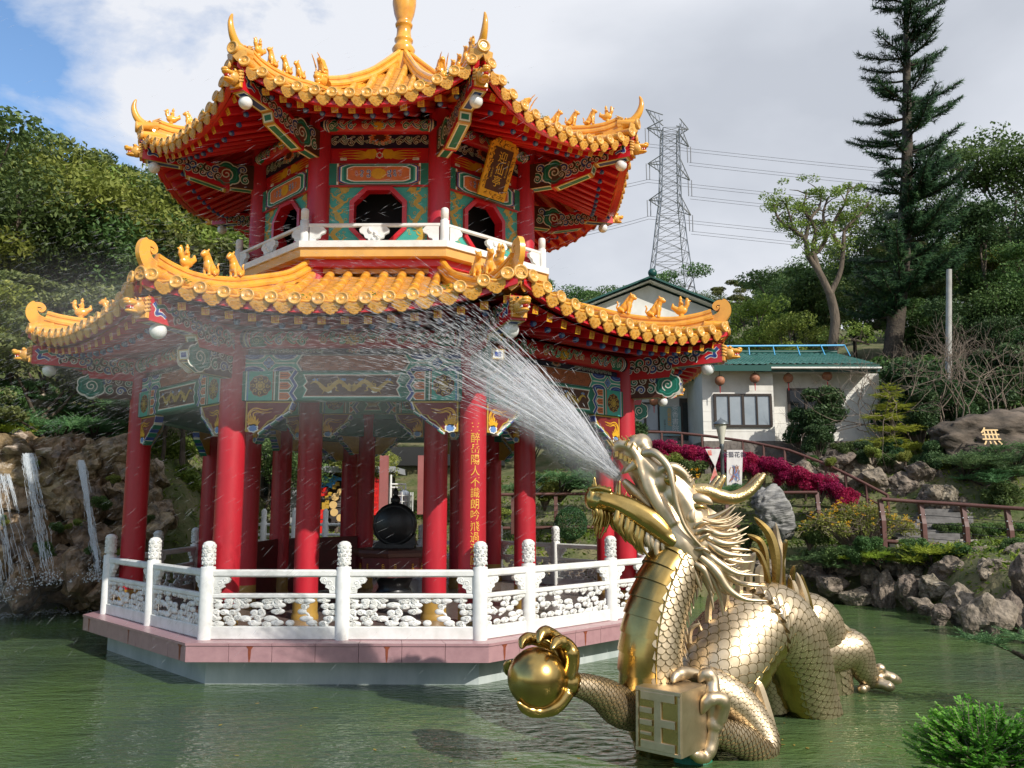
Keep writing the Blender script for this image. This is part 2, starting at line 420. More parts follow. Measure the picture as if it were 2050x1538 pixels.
# couplet written down the front right outer column (corner k=0 after the spin = front right)
GOLDT = mat('gilt_lettering', (.80, .48, .06), rough=.35, metal=.2)
def on_cyl(me, R, r, zc, col, name='inscription'):
    """bend flat writing round a column of radius r standing at radius R on the -Y side"""
    b = MB()
    vs = []
    for v in me.vertices:
        t = v.co.x/r; vs.append((r*sin(t)*1.006, -R-r*cos(t)*1.006, zc+v.co.y))
    b.add(vs, [tuple(p.vertices) for p in me.polygons], GOLDT)
    o = b.build(name, col); return o
tm = text_mesh('三醉岳陽人不識朗吟飛過洞庭湖', .135, vertical=True, spacing=1.0)
ys = [v.co.y for v in tm.vertices]; s = 2.05/(max(ys)-min(ys)); my = (max(ys)+min(ys))/2
for v in tm.vertices: v.co.y = (v.co.y-my)*s; v.co.x += .02
rotme = Matrix.Rotation(radians(-22+8), 4, 'Z')
o = on_cyl(tm, 0, .187, 1.82, OUTER[0])
o.location = (0, -RO, 0); o.rotation_euler = (0, 0, radians(-15))

b = MB(); octa(4.25, 3.83, 3.90, DRED, b); b.build('ceiling', ROOT)
# ---------------------------------------------------------------- beams
def painted_beam(R, z0, z1, big=True):
    """teal cartouche beam between two columns with an upper painted strip"""
    b = MB(); a = A(R)+.10; W = 2*R*sin(pi/8)-.33; zs = z0+(z1-z0)*.64; h1 = zs-z0; h2 = z1-zs
    b.M = frame((0, 0, 0), (1, 0, 0), (0, 1, 0), (0, 0, 1))
    b.bbox((0, -a+.10, (z0+zs)/2), (W+.12, .22, h1), GREEN, .012)
    b.box((0, -a+.11, (zs+z1)/2+.001), (W, .16, h2-.002), TEAL)
    b.M = face_frame(a+.01, 0, (z0+zs)/2)
    zf = .003
    # main rail: end squares with medallion, chevrons, dragon cartouche
    e = W/2+.06
    for s in (-1, 1):
        x0 = e-.10; x1 = x0-h1*.95
        b.poly([(s*x0, -h1/2+.004), (s*x1, -h1/2+.004), (s*x1, h1/2-.004), (s*x0, h1/2-.004)], TEAL, zf)
        for xx, mm in ((x0, WHITEP), (x0-.025, LBLUE), (x1, WHITEP), (x1+.022, RUST), (x1-.035, GREEN), (x1-.062, WHITEP)):
            b.ribbon([(s*xx, -h1/2+.004), (s*xx, h1/2-.004)], .016, mm, zf+.002)
        cx = s*(x0+x1)/2
        b.poly(lobes(cx, 0, h1*.37, 10, .1), RUST, zf+.002); b.poly(lobes(cx, 0, h1*.345, 10, .1), BROWN, zf+.004)
        for i in range(8):
            t = i*pi/4; b.ribbon(spiral(cx+cos(t)*h1*.24, h1*.24*sin(t), h1*.075, 1, t), h1*.03, OCHRE, zf+.006)
        b.poly(lobes(cx, 0, h1*.17, 8, .25), OCHRE, zf+.006); b.ribbon(lobes(cx, 0, h1*.10, 6, .2), .006, BROWN, zf+.008, close=True)
        # orange tongues
        xa = x1-.07; xb = xa-h1*.42 if big else xa-h1*.2
        for j in (-1, 0, 1):
            yy = j*h1*.345
            b.poly([(s*xa, yy-h1*.14), (s*(xb+.05), yy-h1*.14), (s*xb, yy), (s*(xb+.05), yy+h1*.14), (s*xa, yy+h1*.14)], WHITEP, zf+.001)
            b.poly([(s*xa, yy-h1*.115), (s*(xb+.065), yy-h1*.115), (s*(xb+.018), yy), (s*(xb+.065), yy+h1*.115), (s*xa, yy+h1*.115)], ORANGE, zf+.003)
            b.ribbon([(s*(xa-.01), yy-h1*.035), (s*(xb+.08), yy-h1*.035), (s*(xb+.05), yy), (s*(xb+.08), yy+h1*.035), (s*(xa-.01), yy+h1*.035)], .008, BROWN, zf+.005)
        zg = [(s*(xb-.03+(.045 if j % 2 else -.02)), -h1/2+h1*j/4+(.005 if j == 0 else (-.005 if j == 4 else 0))) for j in range(5)]
        b.ribbon(zg, .075, WHITEP, zf+.006); b.ribbon(zg, .045, BLUE, zf+.008); b.ribbon([(x+s*.018, y) for x, y in zg], .010, LBLUE, zf+.010)
    cw = 2*(xb-.11)
    for k, (dw, dh, mm) in enumerate(((0, .10*h1, GREEN), (-.05, .16*h1, TEAL), (-.08, .22*h1, WHITEP), (-.12, .30*h1, RUST), (-.135, .335*h1, BROWN))):
        b.poly(zig(cw+dw, h1*.99-dh, .045), mm, zf+.001*k+.004)
    L = (cw-.2)/2*.92
    b2 = b.M.copy()
    for s in (-1, 1):
        b.M = b2 @ Matrix.Translation((s*L*.55, 0, 0)); dragonpaint(b, L*.92, h1*.52, OCHRE, zf+.012, -s)
        for j in range(3): b.poly(lobes(s*(j-1)*L*.34, (-1)**j*h1*.2, h1*.055, 5, .3, 20, sx=2), (LBLUE, WHITEP)[j % 2], zf+.011)
    b.M = b2
    # upper strip
    b.M = face_frame(a-.03, 0, (zs+z1)/2); h = h2
    b.poly([(-W/2, -h/2+.004), (W/2, -h/2+.004), (W/2, h/2-.004), (-W/2, h/2-.004)], TEAL, .003)
    b.poly(hexpanel(W*.53, h*.99, h*.3), WHITEP, .005); b.poly(hexpanel(W*.515, h*.93, h*.3), BROWN, .007); b.poly(hexpanel(W*.50, h*.86, h*.3), RUST, .009)
    for i in range(26):
        x = -W*.23+W*.46*i/25; b.ribbon(spiral(x, random.uniform(-.25, .25)*h, h*.14, .9, i), .006, BROWN, .011)
    for s in (-1, 1):
        x = s*W*.39
        b.ribbon([(s*W*.27, 0), (s*W*.5, 0)], .02, WHITEP, .005)
        b.poly([(x-h*.42, 0), (x, -h*.46), (x+h*.42, 0), (x, h*.46)], WHITEP, .006); b.poly([(x-h*.36, 0), (x, -h*.40), (x+h*.36, 0), (x, h*.40)], BROWN, .008)
        for t in range(4):
            b.poly(tr(lobes(.5, 0, .42, 2, .1, 16), x, 0, h*.34, t*pi/2), LBLUE, .010)
        for sx in (-1, 1):
            for sy in (-1, 1):
                xx = x+sx*W*.075; yy = sy*h*.5
                pts = [(xx+W*.06*cos(q), yy-sy*h*.34*sin(q)) for q in [pi*i/10 for i in range(11)]]
                b.poly(pts, WHITEP, .005); b.poly([(xx+(p-xx)*.86, yy+(q-yy)*.86) for p, q in pts], BLUE, .007)
                b.ribbon([(xx+(p-xx)*.5, yy+(q-yy)*.5) for p, q in pts], .012, LBLUE, .009)
    return b.build('painted_beam', ROOT)
spin(painted_beam(RO, 3.16, 3.81), range(8))
spin(painted_beam(RI, 3.16, 3.75, False), range(8))

def bracket(R, z1, s, wx, hz, side):
    """red carved bracket board with golden phoenix below the beam, beside a column; side=-1 at left column"""
    b = MB(); a = A(R)+.03; x0 = R*sin(pi/8)-.20
    b.M = face_frame(a, 0, z1)
    out = [(0, 0), (wx, 0), (wx*.86, -hz*.30), (wx*.80, -hz*.42), (wx*.66, -hz*.46), (wx*.60, -hz*.60), (wx*.48, -hz*.68), (wx*.38, -hz*.86), (wx*.30, -hz), (0, -hz)]
    P = lambda pts: [(side*(x0-x), y) for x, y in pts]
    b.prism(P(out), -.04, .04, OCHRE)
    c = (wx*.36, -hz*.40)
    inn = [(c[0]+(x-c[0])*.90, c[1]+(y-c[1])*.88) for x, y in out]
    b.poly(P(inn), PANELRED, .043); 
    m0 = b.M.copy()
    b.M = m0 @ Matrix.Translation((side*(x0-.07*wx), -hz*.80, .043)); phoenix(b, hz*.80*.86, -side, .003)
    b.M = m0
    # stepped edge blocks in blue, white, green
    ed = [(wx*.93, -hz*.14), (wx*.84, -hz*.38), (wx*.70, -hz*.5), (wx*.58, -hz*.66), (wx*.44, -hz*.80), (wx*.34, -hz*.95)]
    for i, (x, y) in enumerate(ed):
        q = P([(x, y)])[0]; b.M = m0 @ Matrix.Translation((q[0], q[1], 0)) @ Matrix.Rotation(side*radians(-35-(i == 0)*35), 4, 'Z')
        b.box((0, -.018, 0), (.13*wx/.7, .026, .12), WHITEP); b.box((0, -.031, 0), (.10*wx/.7, .02, .128), (BLUE, GREEN)[i % 2])
    return b.build('corner_bracket', ROOT)
for sd in (-1, 1):
    spin(bracket(RO, 3.155, 1, .66, .42, sd), range(8)); spin(bracket(RI, 3.155, 1, .44, .36, sd), range(8))

def purlin(R, z, r, zb0, zb1, W):
    """round painted purlin with a navy cloud board under it"""
    b = MB(); a = A(R)+.06
    n = 24; hw = (A(R)+.06)*T8
    b.tube([(-hw, -a, z), (hw, -a, z)], r, RED, 20)
    m = b.M.copy(); b.M = face_frame(a, 0, z)
    def wrap(i0):   # bend what was painted flat at z onto the cylinder
        for i in range(i0, len(b.v)):
            q = (b.M.inverted() @ V(b.v[i])); th = max(-1.4, min(1.4, q.y/r)); rr = r+q.z
            b.v[i] = tuple(b.M @ V((q.x, rr*sin(th), rr*cos(th))))
    i0 = len(b.v); h = r*2.0
    for s in (-1, 1):
        x = W/2
        for xx, ww, mm in ((x-.02, .05, NAVY), (x-.055, .03, WHITEP), (x-.08, .02, BLUE), (x-.10, .02, WHITEP)):
            ys = [-h*.55+h*1.1*j/8 for j in range(9)]; b.ribbon([(s*(xx+.03*sin(pi*j/8)), ys[j]) for j in range(9)], ww, mm, .003)
        pts = [(s*(x-.11), -h*.5+h*j/8) for j in range(9)]+[(s*(x-.11-.30*W*.2-.05*(j % 2)), h*.5-h*j/8) for j in range(9)]
        for j in range(8): b.poly([pts[j], pts[j+1], pts[16-j], pts[17-j]], GREEN, .003)
    vine(b, -W*.46, -W*.20, 0, h*.82, [GREEN, RED, BLUE, TEAL], .006, 3); vine(b, W*.20, W*.46, 0, h*.82, [GREEN, RED, BLUE, TEAL], .006, 4)
    vine(b, -W*.15, W*.15, h*.05, h*.72, [ORANGE, GREEN, TEAL], .006, 5)
    b.poly(lobes(0, -h*.12, h*.3, 9, .4, 54, sx=1.3), YELLOW, .016)
    wrap(i0); b.M = m
    b.box((0, -a+.07, (zb0+zb1)/2), (2*R*sin(pi/8)-.3, .06, zb1-zb0), NAVY)
    b.M = face_frame(a-.04, 0, (zb0+zb1)/2+.01); h = zb1-zb0
    vine(b, -W*.44, -W*.14, h*.0, h*.8, [BROWN, GREEN, BROWN], .003, 7); vine(b, W*.14, W*.44, 0, h*.8, [BROWN, GREEN, BROWN], .003, 8)
    b.poly(lobes(0, h*.15, h*.5, 12, .22, 60, sx=1.7), WHITEP, .004); b.poly(lobes(0, h*.15, h*.45, 12, .22, 60, sx=1.7), ORANGE, .006); b.poly(lobes(0, h*.2, h*.3, 10, .3, 50, sx=1.6), BROWN, .008)
    for i in range(9): curl(b, -h*.9+h*1.8*i/8, -h*.22*cos((i-4)/4*1.3), h*.14, (GREEN, ORANGE)[i % 2], i, 1, .009)
    return b.build('painted_purlin', ROOT)
spin(purlin(RO, 4.03, .135, 3.815, 3.92, 3.05), range(8))
spin(purlin(RI, 7.93, .125, 7.585, 7.82, 1.85), range(8))

# ---------------------------------------------------------------- upper storey walls
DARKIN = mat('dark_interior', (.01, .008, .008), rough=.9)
b = MB(); a = A(RI); W = 2*RI*sin(pi/8)-.34
b.M = face_frame(a, 0, 0)
# gold dragons on red (7.37..7.57)
b.prism([(-W/2, 7.30), (W/2, 7.30), (W/2, 7.585), (-W/2, 7.585)], -.06, .0, RED)
m0 = b.M.copy()
for s in (-1, 1):
    for j in range(7):
        y = 7.40+j*.022
        b.ribbon(sm([(s*.10, 7.46), (s*.3, y), (s*.5, y+.012*(-1)**j), (s*(.62+.03*(j % 3)), y-.005)], 5), lambda t: .018*(1-t)+.004, YELLOW, .003+.0007*j)
    b.poly(tr(lobes(s*.17, 7.47, .075, 7, .4, 42, sx=1.3)), YELLOW, .004); b.poly(lobes(s*.60, 7.40, .03, 4, .3, 20, sx=2.3), WHITEP, .003)
    b.poly(tr([(.28, 0), (.20, .09), (.08, .1), (.03, .02), (.09, -.07), (.2, -.06)], 0, 7.47, 1, 0, s < 0), YELLOW, .009)
b.poly(lobes(0, 7.46, .06, 6, .3, 36), WHITEP, .012); b.poly(lobes(0, 7.46, .042, 6, .3, 36), RED, .014)
# cartouche beam 6.93..7.30
b.prism([(-W/2, 6.93), (W/2, 6.93), (W/2, 7.30), (-W/2, 7.30)], -.08, .06, GREEN)
b.M = m0 @ Matrix.Translation((0, 7.115, .06))
for s in (-1, 1):
    b.poly([(s*W*.40, -.18), (s*W*.30, -.18), (s*W*.30, .18), (s*W*.40, .18)], BROWN, .003)
    b.ribbon([(s*W*.41, -.182), (s*W*.41, .182)], .035, WHITEP, .004); b.ribbon([(s*W*.40, -.182), (s*W*.40, .182)], .012, ORANGE, .006)
def cart(w, h):
    q = []
    for t in range(40):
        an = 2*pi*t/40; x = cos(an); y = sin(an)
        q.append((w/2*max(-1, min(1, x*1.18))*(1 if abs(y) < .5 else .92), h/2*max(-1, min(1, y*1.55))))
    return q
for k, (w, h, mm) in enumerate(((W*.84, .36, ORANGE), (W*.825, .352, NAVY), (W*.80, .345, BLUE), (W*.765, .335, WHITEP), (W*.735, .325, TEAL), (W*.70, .305, GREEN), (W*.64, .27, WHITEP), (W*.615, .24, ORANGE))):
    b.poly(cart(w, h), mm, .004+.0015*k)
b.poly(lobes(0, 0, .095, 12, .1, 60, sx=1.35), YELLOW, .018)
for s in (-1, 1):
    for j in (-1, 1):
        curl(b, s*.17, j*.035, .035, BLUE, 0, s*j, .018); curl(b, s*.27, j*.03, .03, BLUE, 2, -s*j, .018); curl(b, s*.36, j*.022, .026, RED, 2, s*j, .018)
b.M = m0
# wall panel 5.9..6.93 with octagonal window
ow, oh, oc, oy = .92, .98, .26, 6.42
def octw(w, h, c, y): return [(-w/2+c, y-h/2), (w/2-c, y-h/2), (w/2, y-h/2+c), (w/2, y+h/2-c), (w/2-c, y+h/2), (-w/2+c, y+h/2), (-w/2, y+h/2-c), (-w/2, y-h/2+c)]
zt, zb = 6.93, 5.80
P8 = octw(ow-.1, oh-.1, oc-.03, oy)
rim = [(-W/2, zb), (W/2, zb), (W/2, zb+.01), (W/2, zt-.01), (W/2, zt), (-W/2, zt), (-W/2, zt-.01), (-W/2, zb+.01)]
outr = [(-.3, zb), (.3, zb), (W/2, oy-.25), (W/2, oy+.25), (.3, zt), (-.3, zt), (-W/2, oy+.25), (-W/2, oy-.25)]
def ringface(b, o, i, m, z):
    n = len(o); b.add([(x, y, z) for x, y in o]+[(x, y, z) for x, y in i], [(k, (k+1) % n, n+(k+1) % n, n+k) for k in range(n)], m)
ringface(b, outr, P8, TEAL, 0)
for cx, cy, i in ((W/2, zb, 1), (W/2, zt, 3), (-W/2, zt, 5), (-W/2, zb, 7)):
    q = [outr[i], (cx, cy), outr[(i+1) % 8]] ; b.poly(q, TEAL, 0)
fo, fi = octw(ow+.02, oh+.02, oc, oy), octw(ow-.13, oh-.13, oc-.045, oy)
n = 8
vs = [(x, y, .0) for x, y in fo]+[(x, y, .05) for x, y in fo]+[(x, y, .05) for x, y in fi]+[(x, y, -.14) for x, y in fi]
b.add(vs, [(k+8*r, (k+1) % 8+8*r, 8+(k+1) % 8+8*r, 8+k+8*r) for r in range(3) for k in range(8)], RED)
b.prism([(-W/2, zt-.02), (W/2, zt-.02), (W/2, zt+.0), (-W/2, zt)], 0, .05, RED)
for s in (-1, 1):
    # climbing dragons
    p = sm([(s*.72, 5.85), (s*.66, 5.98), (s*.74, 6.12), (s*.60, 6.27), (s*.66, 6.42), (s*.72, 6.52), (s*.60, 6.64), (s*.68, 6.74), (s*.56, 6.84)], 7)
    b.ribbon(p, lambda t: .085*(1-t)+.055*t if t < .85 else .055*(1-t)/.15+.01, OCHRE, .003)
    for i, (x, y) in enumerate(p[::6]):
        d = 1 if i % 2 else -1
        b.ribbon(sm([(x, y), (x+d*.08, y+.03), (x+d*.10, y+.08), (x+d*.16, y+.09)], 3), lambda t: .03*(1-t)+.006, OCHRE, .0045)
        b.ribbon(spiral(x-d*.08, y+.02, .035, 1, i), .01, OCHRE, .0045)
    b.poly(tr([(-.06, 0), (.02, -.05), (.09, -.02), (.05, .03), (.11, .07), (.02, .08), (-.04, .12), (-.03, .06)], s*.58, 6.86, 1, .8, s > 0), OCHRE, .006)
    q = sm([(s*.20, 5.88), (s*.34, 5.85), (s*.42, 5.93), (s*.54, 5.86), (s*.60, 5.98)], 6)
    b.ribbon(q, .05, OCHRE, .003)
    for i in range(14): b.ribbon(spiral(s*random.uniform(.50, .78), random.uniform(5.9, 6.88), .028, 1, i), .008, OCHRE, .0035)
UW = b.build('upper_wall_panel', ROOT)
spin(UW, range(8))
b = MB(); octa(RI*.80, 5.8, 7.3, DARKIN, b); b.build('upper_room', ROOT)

# ---------------------------------------------------------------- balcony
b = MB(); octa(3.02, 5.62, 5.76, CREAMB, b)
octa(3.06, 5.765, 5.87, WHITE, b); octa(2.86, 5.50, 5.615, RED, b); octa(2.72, 5.42, 5.495, CREAMB, b)
octa(2.60, 5.2, 5.415, TILED, b)
BAL = b.build('balcony', ROOT)
b = MB(); Rb = 2.93; hw = Rb*sin(pi/8); a = A(Rb)
b.M = face_frame(a, 0, 5.87)
b.bbox((0, .285, 0), (2*hw-.14, .05, .07), WHITE, .008)
def petal(b, x, s, H, m, dep=.03, w=.26):
    pts = [(0, 0), (w*.35, 0), (w*.4, H*.22), (w*.62, H*.30), (w*.70, H*.5), (w*.95, H*.62), (w, H*.8), (w*.9, H*.9), (w*.8, H), (0, H)]
    b.prism([(x+s*p, q) for p, q in pts], -dep, dep, m)
for s in (-1, 1):
    petal(b, s*(hw-.09), -s, .26, WHITE); 
    petal(b, 0, s, .26, WHITE, w=.24)
for i in range(9): b.ball((random.uniform(-.08, .08), .05+.02*i % .2, .03), .03, WHITE, 8, 5)
spin(b.build('balcony_railing', BAL), range(8))
b = MB(); b.M = frame((0, -Rb, 5.87), (1, 0, 0), (0, 1, 0), (0, 0, 1))
b.lathe([(.072, 0), (.072, .36), (.05, .37), (.05, .38), (.062, .39), (.064, .52), (.058, .55), (.04, .565)], WHITE, 16)
spin(b.build('balcony_post', BAL), range(8), pi/8)

# ---------------------------------------------------------------- roofs
class Roof:
    def __init__(s, aE, a0, q, lift, pw, Rc, slope_r, zr, tiles):
        s.aE, s.a0, s.q, s.lift, s.pw, s.Rc = aE, a0, q, lift, pw, Rc; s.sr = slope_r; s.zr = zr; s.n = tiles
    def zm(s, a):   # Lagrange through control points
        q = s.q; r = 0
        for i, (x, y) in enumerate(q):
            t = y
            for j, (x2, _) in enumerate(q):
                if i != j: t *= (a-x2)/(x-x2)
            r += t
        return r
    def up(s, a, x):
        t = min(1.05, abs(x)/max(a*T8, 1e-3)); g = max(0, (a-s.a0)/(s.aE-s.a0)); return s.lift*g**2*t**s.pw
    def z(s, a, x): return s.zm(a)+s.up(a, x)
    def ae(s, x):   # eave apothem at lateral position (corners push outwards slightly)
        return s.aE+.12*(abs(x)/(s.aE*T8))**4
    def zraf(s, a, x): return s.zr+(s.aE-a)*s.sr+s.up(a, x)*.92
def tile_slope(rf, parent):
    b = MB(); n = rf.n; sp = 2*rf.aE*T8/n
    def P(i, j):
        xt = -1+2*i; x = xt*rf.aE*T8*1.0
        a_in = max(rf.a0, abs(x)/T8); a = a_in+(rf.ae(x)-a_in)*j
        k = int(a/.14); zz = rf.z(a, x)-.015
        return V((x, -a, zz))
    # pan surface with lapped tile steps
    for c in range(n+1):
        x0, x1 = -rf.aE*T8+(c-.5)*sp, -rf.aE*T8+(c+.5)*sp
        x0 = max(x0, -rf.aE*T8); x1 = min(x1, rf.aE*T8); xm = (x0+x1)/2
        a_in = max(rf.a0, abs(xm)/T8-.02); aE = rf.ae(xm)-.03; m = max(1, int((aE-a_in)/.13)); st = (aE-a_in)/m
        vs = []; fs = []
        for i in range(m):
            aa, ab = a_in+i*st, a_in+(i+1)*st+.012
            for a_, dz in ((aa, -.004), (ab, .018)):
                for fx in (0, .5, 1):
                    x = x0+(x1-x0)*fx; vs.append((x, -a_, rf.z(a_, x)-.025+dz-(.02 if fx == .5 else 0)))
            vs += [(vs[-3+j][0], vs[-3+j][1], vs[-3+j][2]-.022) for j in range(3)]
            k = i*9
            fs += [(k, k+3, k+4, k+1), (k+1, k+4, k+5, k+2), (k+3, k+6, k+7, k+4), (k+4, k+7, k+8, k+5)]
        b.add(vs, [f[::-1] for f in fs], PAN)
    # cover tiles
    for c in range(n):
        x = -rf.aE*T8+(c+.5)*sp
        a_in = max(rf.a0, abs(x)/T8+.05); aE = rf.ae(x)
        r0 = .068; L = aE-a_in; m = max(1, round(L/.30))
        pts = []; rr = []
        for i in range(m):
            for f, ra in ((.0, .93), (.06, 1.0), (.92, 1.03), (.99, 1.05)):
                a = a_in+L*(i+f)/m; pts.append((x, -a, rf.z(a, x)+.015)); rr.append(r0*ra)
        pts.append((x, -aE, rf.z(aE, x)+.015)); rr.append(r0*1.05)
        b.tube(pts, rr, TILE, 12, up=(0, 0, 1))
        if random.random() < .0: pass
    slope = b.build('tile_slope', parent)
    # round end discs and fan-shaped drip tiles
    b = MB()
    for c in range(n):
        x = -rf.aE*T8+(c+.5)*sp; aE = rf.ae(x); z = rf.z(aE, x)+.010
        b.M = face_frame(aE, x, z) @ Matrix.Rotation(radians(-8), 4, 'X')
        b.M = b.M @ Matrix.Rotation(atan2(rf.z(aE, x+.05)-rf.z(aE, x-.05), .1)*.6, 4, 'Z')
        b.lathe([(.082, -.02), (.086, .01), (.080, .024), (.066, .024), (.062, .016), (.01, .016)], TILED, 20)
        for q in range(3): b.ribbon(spiral(.026*cos(q*2.09), .026*sin(q*2.09), .024, 1, q*2), .009, TILE, .019)
        b.lathe([(.030, .016), (.026, .022), (.0, .022)], TILE, 10)
        b.M = Matrix.Identity(4)
    for c in range(n+1):
        x = -rf.aE*T8+c*sp
        if c in (0, n): continue
        aE = rf.ae(x)-.01; z = rf.z(aE, x)-.055
        b.M = face_frame(aE, x, z) @ Matrix.Rotation(atan2(rf.z(aE, x+.05)-rf.z(aE, x-.05), .1)*.7, 4, 'Z') @ Matrix.Rotation(radians(16), 4, 'X')
        w = sp*.43
        out = [(-w, .035), (-w*1.0, -.02), (-w*.93, -.055), (-w*.80, -.062), (-w*.70, -.092), (-w*.50, -.098), (-w*.36, -.122), (0, -.135), (w*.36, -.122), (w*.50, -.098), (w*.70, -.092), (w*.80, -.062), (w*.93, -.055), (w, -.02), (w, .035), (0, .0)]
        b.prism(out, -.012, .008, TILED)
        b.ribbon([(p*.86, q*.86-.004) for p, q in out[1:-2]], .009, TILE, .013)
        for q in (-1, 1): b.ribbon(spiral(q*w*.35, -.045, .03, 1.2, q, q), .010, TILE, .014)
        b.ribbon(spiral(0, -.08, .022, 1.1, 1), .010, TILE, .014)
        # lip row above each drip tile
        b.M = face_frame(aE-.02, x, z) ; b.tube([(-w, .05, 0), (0, .03, .01), (w, .05, 0)], .018, TILE, 6)
    b.M = Matrix.Identity(4)
    b.build('eave_tile_row', slope)
    return slope
def moss(rf, parent, spots, seed):
    rr = random.Random(seed); b = MB()
    for _ in range(spots):
        x = rr.uniform(-.9, .9)*rf.aE*T8; a = rf.ae(x)-rr.uniform(.0, .12); z = rf.z(a, x)+.02
        for j in range(rr.randint(14, 40)):
            p = V((x+rr.gauss(0, .05), -a+rr.gauss(0, .03), z+rr.uniform(0, .05))); s = rr.uniform(.012, .03)
            d = [V((rr.uniform(-1, 1), rr.uniform(-1, 1), rr.uniform(0, 1)))*s for _ in range(3)]
            b.add([p+d[0], p+d[1], p+d[2]], [(0, 1, 2)], MOSS)
    o = b.build('moss', parent); o['kind'] = 'stuff'; return o
def soffit(rf, parent, a_in):
    """red boards and rafters under one slope"""
    b = MB()
    b.grid(lambda i, j: V((((-1+2*i)*(a_in+(rf.aE-.1-a_in)*j)*T8), -(a_in+(rf.aE-.1-a_in)*j), rf.zraf(a_in+(rf.aE-.1-a_in)*j, (-1+2*i)*(a_in+(rf.aE-.1-a_in)*j)*T8)+.045)), 14, 5, RED, False)
    n = rf.n; sp = 2*rf.aE*T8/n
    # deep fascia board under the tiles
    N_ = 16; vs = []
    for i in range(N_+1):
        x = (-1+2*i/N_)*(rf.aE-.04)*T8
        for dz in (-.055, -.155): vs.append((x, -rf.ae(x)+.05, rf.z(rf.aE, x)+dz))
        vs.append((x, -rf.ae(x)+.14, rf.z(rf.aE, x)-.155)); vs.append((x, -rf.ae(x)+.14, rf.z(rf.aE, x)-.055))
    fs = [(4*i+p, 4*i+4+p, 4*i+4+(p+1) % 4, 4*i+(p+1) % 4) for i in range(N_) for p in range(4)]
    b.add(vs, fs, RED)
    sof = b.build('soffit', parent)
    b = MB()
    for c in range(n):
        x = -rf.aE*T8+(c+.5)*sp
        ai = max(a_in, abs(x)/T8+.05); ao = rf.ae(x)-.20
        if ao-ai < .1: continue
        # flying rafter: square, golden fret mark on its end
        p0 = V((x, -ai, rf.zraf(ai, x)-.0)); p1 = V((x, -ao, rf.zraf(ao, x)-.0)); d = (p1-p0)
        F = frame((p0+p1)/2, (1, 0, 0), (-d.normalized()).cross(V((1, 0, 0)))*-1 if False else V((1, 0, 0)).cross(d.normalized())*-1, None)
        L = d.length
        b.M = frame(p1, (1, 0, 0), V((1, 0, 0)).cross(-d.normalized())*1.0)
        # local z points along +/- d
        zz = b.M.to_3x3() @ V((0, 0, 1)); sg = 1 if zz.dot(d) > 0 else -1
        s2 = .047
        b.prism([(-s2, -s2), (s2, -s2), (s2, s2), (-s2, s2)], -sg*L, 0, RED)
        e = .004*sg
        b.prism([(-s2-.003, -s2-.003), (s2+.003, -s2-.003), (s2+.003, s2+.003), (-s2-.003, s2+.003)], 0, e, YELLOW)
        for pts in ([(-.03, -.03), (-.03, .0), (.03, 0), (.03, .03)], [(0, -.034), (0, .034)], [(0, .031), (-.03, .031)], [(0, -.031), (.03, -.031)]):
            b.ribbon(pts, .007, RED, e+.003*sg)
    b.M = Matrix.Identity(4)
    b.build('square_rafters', sof)
    b = MB()
    for c in range(n):
        x = -rf.aE*T8+(c+.5)*sp
        ai = max(a_in, abs(x)/T8+.05); ao = rf.ae(x)-.50
        if ao-ai < .12: continue
        p0 = V((x, -ai, rf.zraf(ai, x)-.085)); p1 = V((x, -ao, rf.zraf(ao, x)-.085))
        b.tube([p0, p1], .043, RED, 10); d = (p1-p0).normalized()
        b.ball(p1, .047, BLUE, 10, 6); b.ball(p1+d*.024, .034, LBLUE, 10, 6)
    b.build('round_rafters', sof)
    return sof

def hip_section(b, pts, scale=1., m=TILE):
    """molded ridge swept in the radial plane: pts = (R, ztop)"""
    # cross-section profile from top centre downwards (half width, dz)
    prof = [(0, 0), (.035, -.008), (.052, -.035), (.050, -.065), (.034, -.075), (.034, -.095), (.056, -.105), (.070, -.135), (.066, -.17), (.045, -.185), (.045, -.23), (.075, -.245), (.080, -.275), (.11, -.33), (.11, -.42)]
    ring = [(w*scale, d*scale) for w, d in prof]+[(-w*scale, d*scale) for w, d in prof[::-1][:-1]]
    n = len(ring); vs = []
    for i, (R_, z_) in enumerate(pts):
        R2, z2 = pts[min(i+1, len(pts)-1)]; R1, z1 = pts[max(i-1, 0)]
        t = V((R2-R1, z2-z1)).normalized(); nn = V((-t.y, t.x))
        if nn.y < 0: nn = -nn
        g = 1.0 if i % 4 else .93
        for w, d in ring: vs.append((w*g, -(R_+nn.x*d), z_+nn.y*d*(1 if d < -.2 else 1)))
    fs = []
    for i in range(len(pts)-1):
        for j in range(n):
            f = (i*n+j, i*n+(j+1) % n, (i+1)*n+(j+1) % n, (i+1)*n+j); fs.append(f)
    fs += [tuple(range(n)), tuple((len(pts)-1)*n+j for j in range(n-1, -1, -1))]
    b.add(vs, fs, m, False)

